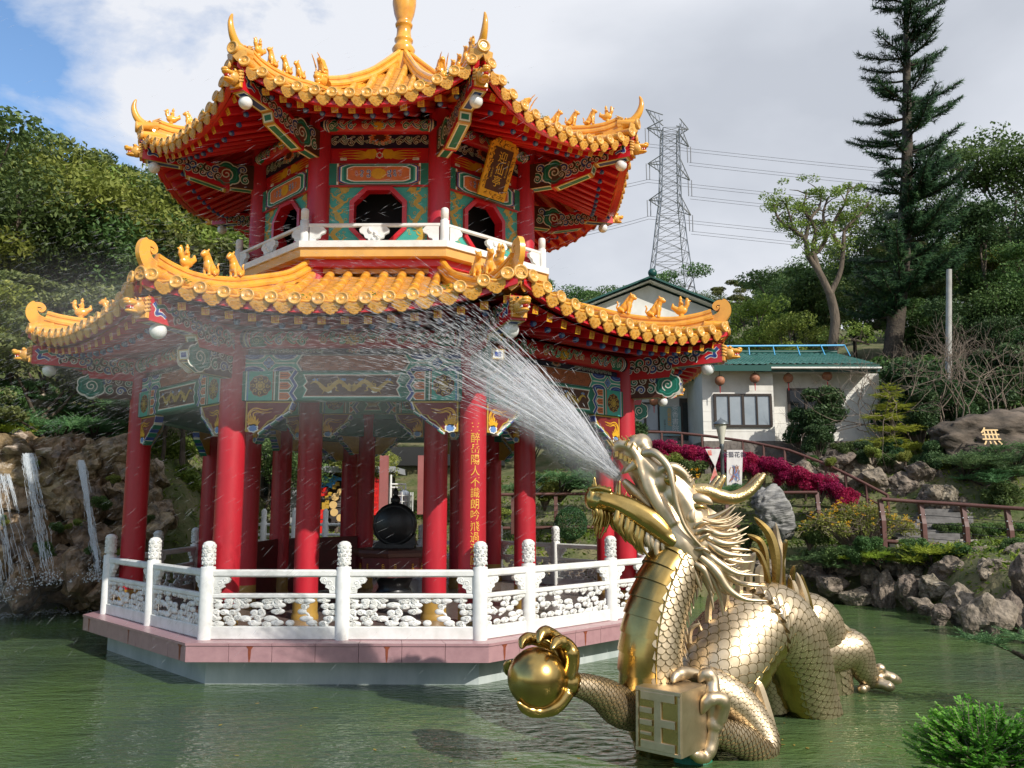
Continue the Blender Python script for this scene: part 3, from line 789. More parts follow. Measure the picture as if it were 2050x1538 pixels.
def ridge_curl(b, R_, z_, style):
    """end of hip ridge. radial plane: local x = outward, y = up"""
    b.M = frame((0, -R_, z_), (0, -1, 0), (0, 0, 1)) @ Matrix.Scale(.62 if style == 'scroll' else .80, 4)
    if style == 'scroll':
        # thick blade sweeping up and curling back inwards
        ctr = sm([(-.30, -.20), (-.10, -.17), (.10, -.08), (.22, .08), (.22, .24), (.13, .33), (.01, .32), (-.05, .24), (.0, .17), (.06, .20), (.05, .24)], 6)
        def w(t): return .30*(1-t)**.8+.065 if t < .5 else .165*(1-t)+.07-.03*t
        n = len(ctr)
        for zz, dz in ((-.055, -1), (.055, 1)):
            b.ribbon(ctr, w, TILE, zz)
        for sgn in (-1, 1):
            edge = []
            for i in range(n):
                a_, c_ = ctr[max(i-1, 0)], ctr[min(i+1, n-1)]; dx, dy = c_[0]-a_[0], c_[1]-a_[1]; l = math.hypot(dx, dy) or 1
                ww = w(i/(n-1))/2*sgn; edge.append((ctr[i][0]-dy/l*ww, ctr[i][1]+dx/l*ww))
            vs = [(x, y, -.055) for x, y in edge]+[(x, y, .055) for x, y in edge]
            b.add(vs, [(i, i+1, n+i+1, n+i) if sgn < 0 else (i, n+i, n+i+1, i+1) for i in range(n-1)], TILE, True)
        b.ball((.035, .215, 0), (.035, .035, .07), TILE, 10, 6)
        for k in range(4):
            for zz in (-.058, .058): b.ribbon(sm([(-.30, -.02-.05*k), (-.1, -.02-.055*k), (.06, .03-.05*k)], 4), .008, TILED, zz+.003*(1 if zz > 0 else -1))
    else:
        p = sm([(-.28, -.10), (-.12, -.08), (.04, -.02), (.16, .10), (.23, .26), (.235, .40), (.20, .52)], 5)
        m = len(p); b.tube([(x, y, 0) for x, y in p], lambda t: .115*(1-t)**.6+.004, TILE, 12, up=(0, 0, 1), sx=.85, sy=1.0)
        # dragon-mouth mount
        b.ball((-.14, -.06, 0), (.15, .09, .085), TILED, 12, 8); b.ball((-.02, .01, 0), (.10, .05, .075), TILED, 12, 8)
        for s in (-1, 1):
            b.ball((-.10, .03, s*.055), .028, TILE, 8, 6)
            for k in range(3): b.tube([(-.16, .0+.02*k, s*.06), (-.27, .03+.04*k, s*.07), (-.33, .07+.04*k, s*.06)], lambda t: .018*(1-t)+.004, TILED, 6)
    # corner cover tile and drip below the curl
    b.M = Matrix.Identity(4)
def corner_tiles(b, R_, z_):
    b.tube([(0, -R_+.35, z_+.06), (0, -R_, z_)], .085, TILE, 12)
    b.M = frame((0, -R_-.004, z_), (1, 0, 0), (0, 0, 1), (0, -1, 0))
    b.lathe([(.095, -.02), (.10, .01), (.09, .024), (.074, .024), (.07, .016), (.0, .016)], TILED, 20)
    b.ribbon(spiral(0, 0, .05, 1.5), .012, TILE, .02)
    b.M = frame((0, -R_+.03, z_-.09), (1, 0, 0), (0, 0, 1), (0, -1, 0)) @ Matrix.Rotation(radians(14), 4, 'X')
    for s in (-1, 1):
        M0 = b.M.copy(); b.M = M0 @ Matrix.Translation((s*.085, 0, -.02)) @ Matrix.Rotation(s*radians(30), 4, 'Y')
        w = .10; b.prism([(-w, .05), (-w, -.03), (-w*.8, -.06), (-w*.5, -.10), (0, -.14), (w*.5, -.10), (w*.8, -.06), (w, -.03), (w, .05)], -.012, .008, TILED)
        b.M = M0
    b.M = Matrix.Identity(4)

# ridge figures: modelled facing +x (outwards), y up, remeshed to one skin each
def fig(parts, vox=.009, seed=0):
    b = MB()
    for p in parts:
        if p[0] == 'b': b.ball(p[1], p[2], TILE, 14, 10, R=(Matrix.Rotation(p[3], 3, 'Z') if len(p) > 3 else None))
        else: b.tube(p[1], p[2], TILE, 10)
    me = remesh(b, vox, 'figure', 1); me.materials.clear(); me.materials.append(TILE); return me
def beast():
    P = [('b', (-.02, .10, 0), (.075, .085, .055), -.5), ('b', (.04, .15, 0), (.055, .085, .055), .15), ('b', (-.08, .055, 0), (.055, .055, .06)),
         ('t', [(.045, .18, 0), (.06, .25, 0)], .042), ('b', (.075, .285, 0), (.055, .048, .045)), ('b', (.12, .275, 0), (.032, .022, .028)), ('b', (.115, .255, 0), (.025, .012, .024))]
    for s in (-1, 1):
        P += [('t', [(.05, .14, s*.035), (.065, .07, s*.038), (.06, .0, s*.038)], .021), ('b', (.078, .008, s*.038), (.032, .014, .022)),
              ('t', [(-.07, .05, s*.05), (-.02, .03, s*.06), (.0, .012, s*.06)], .02), ('t', [(.05, .31, s*.03), (.035, .345, s*.038)], .013), ('b', (.10, .30, s*.026), .012)]
    P += [('t', [(-.12, .04, 0), (-.155, .08, 0), (-.14, .14, 0), (-.17, .18, 0)], .015)]
    for k in range(6): P.append(('b', (.02-.012*k, .29-.025*k, 0), (.022, .022, .03)))
    return fig(P)
def rooster():
    P = [('b', (0, .10, 0), (.10, .07, .06)), ('t', [(.06, .12, 0), (.105, .19, 0), (.10, .235, 0)], .034), ('b', (.105, .245, 0), (.034, .03, .028)), ('t', [(.13, .245, 0), (.165, .238, 0)], .010),
         ('t', [(-.06, .12, 0), (-.13, .17, 0), (-.125, .23, 0)], [.05, .036, .012]), ('b', (.10, .28, 0), (.025, .018, .008)), ('b', (.128, .222, 0), (.012, .018, .008)),
         ('b', (.0, .20, 0), (.038, .07, .04)), ('b', (.0, .285, 0), (.028, .032, .028)), ('t', [(0, .23, .035), (.045, .20, .04)], .014), ('t', [(0, .23, -.035), (.045, .20, -.04)], .014), ('b', (0, .32, 0), (.015, .018, .015)),
         ('t', [(0, .06, 0), (0, 0, 0)], .04)]
    return fig(P)
def fishbeast():
    P = [('b', (.0, .10, 0), (.10, .10, .075)), ('b', (.09, .14, 0), (.07, .05, .06)), ('b', (.10, .075, 0), (.06, .028, .05)), ('t', [(-.04, .12, 0), (-.09, .24, 0), (-.07, .36, 0), (-.01, .40, 0)], [.085, .075, .06, .03])]
    for s in (-1, 1):
        P += [('b', (.07, .20, s*.04), .022), ('t', [(.02, .2, s*.05), (.0, .30, s*.06), (.03, .40, s*.055), (.07, .47, s*.05)], [.016, .013, .011, .007])]
        for k in range(3): P.append(('b', (-.0-.03*k, .14+.05*k, s*.07), (.04, .016, .02)))
    for k in range(5): P.append(('b', (.12, .03+.03*k, 0), (.035, .010, .05)))
    return fig(P, .010)
ME_B, ME_R, ME_F = beast(), rooster(), fishbeast()
def put_fig(me, name, R_, z_, parent, tilt=0, sc=1.):
    o = bpy.data.objects.new(name, me); COL.objects.link(o); o.parent = parent
    M = frame((0, -R_, z_), (0, -1, 0), (0, 0, 1)) @ Matrix.Rotation(tilt, 4, 'Z') @ Matrix.Scale(sc, 4)
    o.matrix_local = M; return o, M

def dragon_end(b, R_, z_, s=1.):
    """small golden dragon head on a beam end, looking outwards"""
    b.M = frame((0, -R_, z_), (0, -1, 0), (0, 0, 1)) @ Matrix.Scale(s, 4)
    b.bbox((.02, 0, 0), (.06, .26, .21), TILE, .02)
    b.ball((.10, .0, 0), (.11, .11, .10), TILED, 14, 10); b.ball((.20, .03, 0), (.11, .045, .075), TILE, 14, 8); b.ball((.27, .055, 0), (.045, .035, .06), TILE, 10, 8)
    b.ball((.17, -.07, 0), (.11, .03, .065), TILE, 12, 8); b.ball((.20, -.02, 0), (.07, .02, .05), RED, 10, 6)
    for q in (-1, 1):
        b.ball((.13, .085, q*.06), .032, TILE, 10, 8); b.ball((.155, .09, q*.066), .016, BLACKS, 8, 6)
        for k in range(4): b.tube([(.06, .10-.05*k, q*.08), (-.0, .13-.05*k, q*.115), (.04, .16-.05*k, q*.12)], lambda t: .022*(1-t)+.005, TILED, 6)
        for k in range(4): b.tube([(.14+.035*k, -.045, q*.05), (.14+.035*k, -.02, q*.05)], lambda t: .008*(1-t)+.002, WHITEP, 5)
        b.tube([(.06, .10, q*.05), (-.02, .15, q*.06), (-.06, .17, q*.05)], lambda t: .02*(1-t)+.006, TILE, 6)
    b.M = Matrix.Identity(4)

def corner_beam(parent, Re, zt, L, h, rise):
    """painted red hip beam: radial box rising outwards, golden dragon head at the end, lamp below. (Re, zt) = outer end, mid height"""
    b = MB(); b.M = frame((0, -Re, zt), (0, -1, 0), (0, 0, 1))
    w = .105
    step = -L*.46
    out = [(0, -h/2), (0, h/2), (-L, h/2-rise*.9), (-L, -h/2-rise-.05), (step-.05, -h/2-.19), (step, -h/2-.03)]
    b.prism(out[::-1], -w, w, RED)
    for s in (-1, 1):
        M0 = b.M.copy()
        b.M = frame((0, -Re, zt), (0, -1, 0), (0, 0, 1)) if s > 0 else frame((0, -Re, zt), (0, -1, 0), (0, 0, 1), (-1, 0, 0))
        # s<0: mirrored frame
        z = w+.003
        if s < 0:
            b.M = Matrix.Scale(-1, 4, (1, 0, 0)) @ frame((0, -Re, zt), (0, -1, 0), (0, 0, 1))
        outlined(b, sm([(-.06, h*.28), (-.12, h*.05), (-.10, -h*.18), (-.18, -h*.12), (-.26, -h*.25)], 5), lambda t: h*.17*(1-t*.5), BLUE, .003+w, ow=.014)
        outlined(b, sm([(-.10, h*.1), (-.22, h*.22), (-.30, h*.05), (-.42, h*.18)], 5), lambda t: h*.15*(1-t*.6), GREEN, .004+w, ow=.012)
        y = -.0
        for i in range(int((L-.45)/.13)):
            x = -.42-.13*i; yy = h*.12-rise*(-x/L)*.7-(.07 if x < step else 0)
            curl(b, x, yy+.03, .075, (BLUE, GREEN, BROWN)[i % 3], i*1.3, 1, w+.003+.002*(i % 2)); curl(b, x-.05, yy-.075, .068, (BROWN, BROWN, BLUE)[i % 3], i, -1, w+.003+.002*(i % 2))
        b.M = M0
    # underside panels: ochre, white, blue / green
    for x0, x1, y0, y1, mm in ((-.03, step+.02, -h/2, -h/2-.03, BLUE), (step-.06, -L+.06, -h/2-.19, -h/2-rise-.05, GREEN)):
        d = V((x1-x0, y1-y0, 0)); Lp = d.length; c = V((x0+x1, y0+y1, 0))/2
        F = b.M @ frame(c, d, (0, 0, 1))
        M0 = b.M.copy(); b.M = F; sg = 1 if (F.to_3x3() @ V((0, 0, 1))).z < 0 else -1
        for k, (ww, mm2) in enumerate(((.0, OCHRE), (.035, WHITEP), (.06, mm))):
            q = [(-Lp/2+ww, -w+ww*.8), (Lp/2-ww, -w+ww*.8), (Lp/2-ww, w-ww*.8), (-Lp/2+ww, w-ww*.8)]; b.poly(q, mm2, sg*(.003+.002*k))
        b.M = M0
    d = V((-.05, -.16, 0)); F = b.M @ frame((step-.025, -h/2-.11, 0), d, (0, 0, 1)); M0 = b.M.copy(); b.M = F
    sg = 1 if (F.to_3x3() @ V((0, 0, 1))).y < 0 else -1
    for k, (ww, mm2) in enumerate(((.0, OCHRE), (.02, WHITEP), (.045, GREEN))): b.poly([(-.085+ww, -w+ww), (.085-ww, -w+ww), (.085-ww, w-ww), (-.085+ww, w-ww)], mm2, sg*(.003+.002*k))
    b.M = M0
    cb = b.build('hip_beam', parent)
    b = MB(); dragon_end(b, Re, zt, .97); b.build('dragon_head', cb)
    return cb
def globe(parent, R_, z_, r=.105):
    b = MB(); b.M = frame((0, -R_, z_), (1, 0, 0), (0, 1, 0), (0, 0, 1))
    b.ball((0, 0, 0), r, GLOBE, 24, 16); g = b.build('globe_lamp', parent)
    b = MB(); b.M = frame((0, -R_, z_), (1, 0, 0), (0, 1, 0), (0, 0, 1)); b.lathe([(.045, r*.9), (.045, r*.98), (.03, r+.03), (.05, r+.04), (.05, r+.07)], METALD, 12); b.build('lamp_fitting', g)
    return g
def cloud_bracket(parent, R0, z0, L, h, w=.09):
    """radial bracket on a corner column: cloud painted sides, green/blue soffit"""
    b = MB(); b.M = frame((0, -R0, z0), (0, -1, 0), (0, 0, 1))
    out = [(0, 0), (L*.62, 0), (L*.97, h*.32), (L, h*.70), (L*.86, h), (0, h)]
    b.prism(out[::-1], -w, w, BROWN)
    for s in (1, -1):
        b.M = (Matrix.Scale(-1, 4, (1, 0, 0)) if s < 0 else Matrix.Identity(4)) @ frame((0, -R0, z0), (0, -1, 0), (0, 0, 1))
        cloudpanel(b, L, h, w+.003)
    b.M = frame((0, -R0, z0), (0, -1, 0), (0, 0, 1)); M0 = b.M.copy()
    for (xa, ya, xb, yb, mm) in ((0.02, 0, L*.60, 0, GREEN), (L*.63, .005, L*.96, h*.31, GREEN), (L*.975, h*.34, L*1.0, h*.68, BLUE)):
        d = V((xb-xa, yb-ya, 0)); F = M0 @ frame(((xa+xb)/2, (ya+yb)/2, 0), d, (0, 0, 1)); b.M = F; Lp = d.length
        zz = (F.to_3x3() @ V((0, 0, 1))); ref = V((0, -.7, -1)); sg = 1 if zz.dot(ref) > 0 else -1
        for k, (ww, mm2) in enumerate(((.0, OCHRE), (.018, WHITEP), (.045, mm))): b.poly([(-Lp/2+ww*.8, -w+ww), (Lp/2-ww*.8, -w+ww), (Lp/2-ww*.8, w-ww), (-Lp/2+ww*.8, w-ww)], mm2, sg*(.003+.002*k))
    return b.build('cloud_bracket', parent)

def lerp_pts(ctrl, n):
    p = sm(ctrl, n); return [(x, y) for x, y in p]

# ---- lower roof
LR = Roof(5.60, 2.40, [(5.60, 4.235), (3.9, 4.68), (2.3, 5.52)], .34, 2.4, 6.06, .23, 4.02-.17+.12, 16)
b = MB(); octa(2.6, 5.0, 5.3, TILED, b); LROOF = b.build('lower_roof', ROOT)
spin(tile_slope(LR, LROOF), range(8))
for k in range(8):
    o = moss(LR, LROOF, 13, k); o.rotation_euler = (0, 0, k*pi/4)
spin(soffit(LR, LROOF, 2.45), range(8))
b = MB()
hip_section(b, lerp_pts([(2.50, 5.78), (2.75, 5.68), (3.3, 5.34), (3.98, 5.09), (4.6, 4.90), (5.2, 4.81), (5.6, 4.83), (5.86, 4.88)], 5))
ridge_curl(b, 5.95, 4.76, 'scroll'); corner_tiles(b, 6.10, 4.56)
HIPL = b.build('hip_ridge', LROOF)
spin(HIPL, range(8), pi/8)
for nm, me, R_, z_, tl in (('rooster_rider', ME_R, 5.38, 4.79, .02), ('ridge_beast', ME_B, 4.93, 4.82, -.16), ('ridge_beast', ME_B, 4.42, 4.93, -.24)):
    f0, base = put_fig(me, nm, R_, z_, LROOF, tl, 1.05)
    for k in range(8):
        c = f0 if k == 0 else f0.copy()
        if k: COL.objects.link(c); c.parent = LROOF
        c.matrix_local = rotz(pi/8+k*pi/4) @ base
cb = corner_beam(LROOF, 6.03, 4.13, 1.75, .30, .17); spin(cb, range(8), pi/8)
spin(globe(LROOF, 5.78, 3.90), range(8), pi/8)
spin(cloud_bracket(LROOF, 4.5, 3.47, .84, .39), range(8), pi/8)

# ---- upper roof
UR = Roof(4.26, .12, [(4.26, 7.60), (3.2, 7.93), (2.0, 8.70), (.12, 10.36)], .56, 2.5, 4.72, .46, 7.355, 14)
b = MB(); b.lathe([(.30, 10.15), (.22, 10.5), (.12, 10.7)], TILE, 24); UROOF = b.build('upper_roof', ROOT)
spin(tile_slope(UR, UROOF), range(8))
for k in range(8):
    o = moss(UR, UROOF, 9, 20+k); o.rotation_euler = (0, 0, k*pi/4)
spin(soffit(UR, UROOF, 2.2), range(8))
b = MB()
hip_section(b, lerp_pts([(.14, 10.66), (.5, 10.32), (1.17, 9.74), (1.94, 9.22), (2.5, 8.92)], 6))
hip_section(b, lerp_pts([(2.45, 8.74), (2.92, 8.62), (3.4, 8.48), (3.8, 8.41), (4.13, 8.40), (4.40, 8.46)], 5), .95)
ridge_curl(b, 4.60, 8.35, 'horn'); corner_tiles(b, 4.72, 8.26)
spin(b.build('hip_ridge', UROOF), range(8), pi/8)
for nm, me, R_, z_, tl, s_ in (('rooster_rider', ME_R, 4.18, 8.40, .1, .92), ('ridge_beast', ME_B, 3.86, 8.40, -.05, .85), ('ridge_beast', ME_B, 3.50, 8.45, -.2, .85), ('ridge_beast', ME_B, 3.16, 8.53, -.3, .85), ('horned_ridge_beast', ME_F, 2.58, 8.68, -.35, 1.15)):
    f0, base = put_fig(me, nm, R_, z_, UROOF, tl, s_)
    for k in range(8):
        c = f0 if k == 0 else f0.copy()
        if k: COL.objects.link(c); c.parent = UROOF
        c.matrix_local = rotz(pi/8+k*pi/4) @ base
cb = corner_beam(UROOF, 4.60, 7.81, 1.45, .30, .30); spin(cb, range(8), pi/8)
spin(globe(UROOF, 4.41, 7.56, .10), range(8), pi/8)
spin(cloud_bracket(UROOF, 2.72, 7.36, .72, .45, .10), range(8), pi/8)
b = MB()
b.lathe([(.20, 10.60), (.23, 10.68), (.20, 10.74), (.165, 10.78), (.16, 10.84), (.185, 10.87), (.185, 10.90), (.155, 10.93), (.14, 11.05), (.14, 11.16), (.165, 11.18), (.175, 11.22), (.15, 11.25), (.15, 11.30), (.20, 11.45), (.235, 11.65), (.235, 11.85), (.19, 12.05), (.11, 12.2), (.08, 12.25), (.11, 12.33), (.12, 12.42), (.07, 12.52), (.0, 12.6)], TILE, 28)
b.build('finial', ROOT)

# ---- plaque with the pavilion's name on the front right face (k=1), leaning forward
b = MB()
F = rotz(pi/4) @ frame((-.03, -A(RI)-.42, 7.36), (1, 0, 0), V((0, -.40, .92))) @ Matrix.Scale(.80, 4)
b.M = F
W2, H2 = .38, .62
oc = [(-W2+.10, -H2), (W2-.10, -H2), (W2, -H2+.10), (W2, H2-.16), (W2-.16, H2), (-W2+.16, H2), (-W2, H2-.16), (-W2, -H2+.10)]
oc = [(-W2, -H2), (W2, -H2), (W2, H2-.12), (W2-.14, H2), (-W2+.14, H2), (-W2, H2-.12)]
b.prism(oc, -.05, .0, YELLOW)
rr = random.Random(5)
for i in range(150):
    x, y = rr.uniform(-W2+.03, W2-.03), rr.uniform(-H2+.03, H2-.03)
    if abs(x) < W2-.13 and abs(y) < H2-.17: continue
    b.ribbon(spiral(x, y, .03, 1.1, rr.random()*6), .011, BROWN, .003+.0003*(i % 5)); b.ball((x+.01, y, .006), (.02, .02, .012), YELLOW, 6, 4)
b.prism([(-W2+.12, -H2+.16), (W2-.12, -H2+.16), (W2-.12, H2-.18), (-W2+.12, H2-.18)], -.01, .012, BROWN)
PL = b.build('name_plaque', ROOT)
def put_text(txt, size, M, m, parent, name='inscription', **kw):
    me = text_mesh(txt, size, **kw); b = MB(); b.M = M
    b.add([v.co.copy() for v in me.vertices], [tuple(p.vertices) for p in me.polygons], m); bpy.data.meshes.remove(me)
    return b.build(name, parent)
put_text('迎仙亭', .25, F @ Matrix.Translation((0, -.01, .016)), GOLDT, PL, vertical=True, spacing=1.02)
put_text('中華民國戊午年', .055, F @ Matrix.Translation((.19, .05, .016)), GOLDT, PL, vertical=True, spacing=1.0)
put_text('山人敬題', .055, F @ Matrix.Translation((-.19, -.10, .016)), GOLDT, PL, vertical=True, spacing=1.0)

# ---- low red screens between the rear inner columns
b = MB(); b.M = face_frame(A(RI), 0, 0); hw = RI*sin(pi/8)-.19
b.bbox((0, .55, 0), (2*hw, 1.05, .06), DRED, .01)
for s in (-1, 1): b.bbox((s*hw*.5, .55, .035), (hw*.85, .85, .02), PANELRED, .008)
spin(b.build('low_screen', ROOT), (5, 6))

# ================================================================ balustrade round the deck
BR = empty('balustrade', (0, 0, 0), TH, label='white carved stone balustrade running round the deck of the red pavilion', cat='railing')
Rr = 4.70
def post(px=None):
    b = MB()
    b.lathe([(.097, 0), (.097, .92), (.090, .93)], WHITE, 24)
    o = b.build('post', BR)
    c = MB(); c.lathe([(.066, .93), (.060, .945), (.078, .96), (.082, 1.0), (.078, 1.08), (.083, 1.16), (.080, 1.225), (.066, 1.245), (.03, 1.262)], WHITE, 20)
    for k in range(5):
        for j in range(7):
            t = 2*pi*(j+.5*(k % 2))/7; z = .975+.055*k
            F = frame((.080*cos(t), .080*sin(t), z), (-sin(t), cos(t), 0), (0, 0, 1)); c.M = F
            p = spiral(0, 0, .026, 1.3, k+j, (-1)**j); c.tube([(x, y, .004) for x, y in p], .0062, WHITE, 5)
    c.M = Matrix.Identity(4)
    c.build('carved_cap', o); return o
def rail_panel(W, name='rail_panel', seed=0):
    rr = random.Random(seed); b = MB(); b.M = face_frame(A(Rr), 0, 0); hw = W/2-.06
    b.bbox((0, .845, 0), (2*hw, .095, .10), WHITE, .02)
    b.bbox((0, .555, 0), (2*hw, .062, .085), WHITE, .02)
    b.bbox((0, .085, 0), (2*hw, .165, .09), WHITE, .01)
    o = b.build(name, BR)
    # scroll brackets between the two rails
    c = MB(); c.M = b.M
    for s in (-1, 1):
        pts = [(0, 0), (.10, 0), (.11, .05), (.16, .075), (.15, .11), (.21, .13), (.235, .17), (.22, .205), (0, .205)]
        c.prism([(s*(hw-.015-p), .592+q) for p, q in pts], -.03, .03, WHITE)
        for (p, q, r) in ((.17, .165, .035), (.10, .13, .04), (.06, .06, .035)):
            for zz in (.03, -.03): c.tube([(x, y, zz) for x, y in spiral(s*(hw-.015-p), .592+q, r, 1.4, 1, s)], .008, WHITE, 5)
    c.build('scroll_bracket', o)
    # pierced cloud carving
    c = MB(); c.M = b.M
    N_ = max(6, int(W*15)); 
    rows = (.20, .275, .35, .425, .495)
    for r_, y in enumerate(rows):
        x = -hw+.05+rr.uniform(0, .06)
        while x < hw-.05:
            w = rr.uniform(.065, .12)
            keep = rr.random() < (.92 if r_ in (0, 4) else .68)
            if keep:
                yy = y+rr.uniform(-.012, .012)
                c.ball((x, yy, rr.uniform(-.01, .01)), (w*.85, .040, .026), WHITE, 12, 6)
                for zz in (.026, -.026): c.tube([(p, q, zz) for p, q in spiral(x+rr.uniform(-.02, .02), yy, .034, 1.6, rr.random()*6, rr.choice((-1, 1)))], .0065, WHITE, 5)
                if rr.random() < .8: 
                    x2 = x+rr.uniform(-.06, .10); dy = rr.choice((-1, 1))*.06
                    c.tube(sm([(x, yy, 0), ((x+x2)/2+.03, yy+dy*.5, .01), (x2, max(.18, min(.52, yy+dy)), 0)], 4), .017, WHITE, 6)
            x += w*rr.uniform(1.25, 1.9)
    c.build('cloud_carving', o)
    return o
S_ = 2*Rr*sin(pi/8)
def place_side(k):
    if k == 1: pos = (-S_/2+.25*S_, -S_/2+.75*S_); segs = ((-S_/2, -S_/4), (-S_/4, S_/4), (S_/4, S_/2))
    else: pos = (0,); segs = ((-S_/2, 0), (0, S_/2))
    return pos, segs
protos = {}
p0 = post(); pch = kids(p0); used = False
for k in range(8):
    pos, segs = place_side(k)
    for x in (-S_/2,)+tuple(pos):
        P_ = rotz(k*pi/4) @ V((x, -A(Rr), 0))
        o = p0 if not used else copy_tree(p0, BR, pch); used = True
        o.location = P_; o.rotation_euler = (0, 0, random.random()*6)
    for (xa, xb) in segs:
        w = xb-xa; key = (round(w, 3), k % 2 if w > 1.5 else 0)
        if key not in protos:
            protos[key] = rail_panel(w, 'rail_panel', k); o = protos[key]
        else: o = copy_tree(protos[key], BR, kids(protos[key]))
        xm = (xa+xb)/2
        o.rotation_euler = (0, 0, k*pi/4); o.location = rotz(k*pi/4) @ V((xm, 0, 0))

# ================================================================ gourd-topped black drum on its table inside
DT = empty('stone_table', (0, .1, 0), 0, label='dark table with gold painted crabs in the middle of the pavilion', cat='table')
b = MB(); b.lathe([(.74, .80), (.78, .82), (.80, .88), (.78, .93), (.70, .94)], BROWN, 8, smooth=False); b.build('table_top', DT)
b = MB(); b.lathe([(.70, .46), (.72, .80)], DRED, 8, smooth=False)
for k in range(8):
    b.M = rotz(k*pi/4) @ face_frame(.672, 0, .62)
    b.poly(lobes(0, 0, .05, 6, .2, 30, sx=1.6), YELLOW, .004)
    for s in (-1, 1):
        for j in range(4): b.ribbon(sm([(s*.05, .01*j-.01), (s*.10, .03*j-.02), (s*.13, .035*j-.05)], 4), .010, YELLOW, .0045)
b.M = Matrix.Identity(4); b.build('apron', DT)
b = MB(); b.lathe([(.50, 0), (.55, .05), (.35, .12), (.28, .25), (.34, .40), (.6, .46)], BLACKS, 20); b.build('pedestal', DT)
DR = empty('gourd_drum', (0, .1, .945), 0, label='round black stone drum topped by a small gourd, standing on the pavilion table', cat='ornament')
b = MB(); b.M = face_frame(0, 0, .42) ; b.lathe([(.0, -.15), (.36, -.15), (.395, -.11), (.40, 0), (.395, .11), (.36, .15), (.0, .15)], BLACKS, 40)
b.ribbon([(.34*cos(t*.2), .34*sin(t*.2)) for t in range(32)], .02, METALD, .153); b.build('drum', DR)
b = MB(); b.lathe([(.05, .80), (.085, .84), (.09, .89), (.05, .95), (.035, .965), (.055, 1.0), (.05, 1.04), (.015, 1.09), (.0, 1.13)], BLACKS, 16); b.build('gourd', DR)
b = MB(); b.box((0, 0, .035), (.75, .35, .07), BLACKS); 
for s in (-1, 1): b.M = frame((s*.27, 0, .05), (1, 0, 0), (0, 0, 1)); b.prism([(-.14, 0), (.14, 0), (.10, .14), (s*.12, .22), (0, .08), (-.08, .05)], -.12, .12, BLACKS)
b.build('stand', DR)
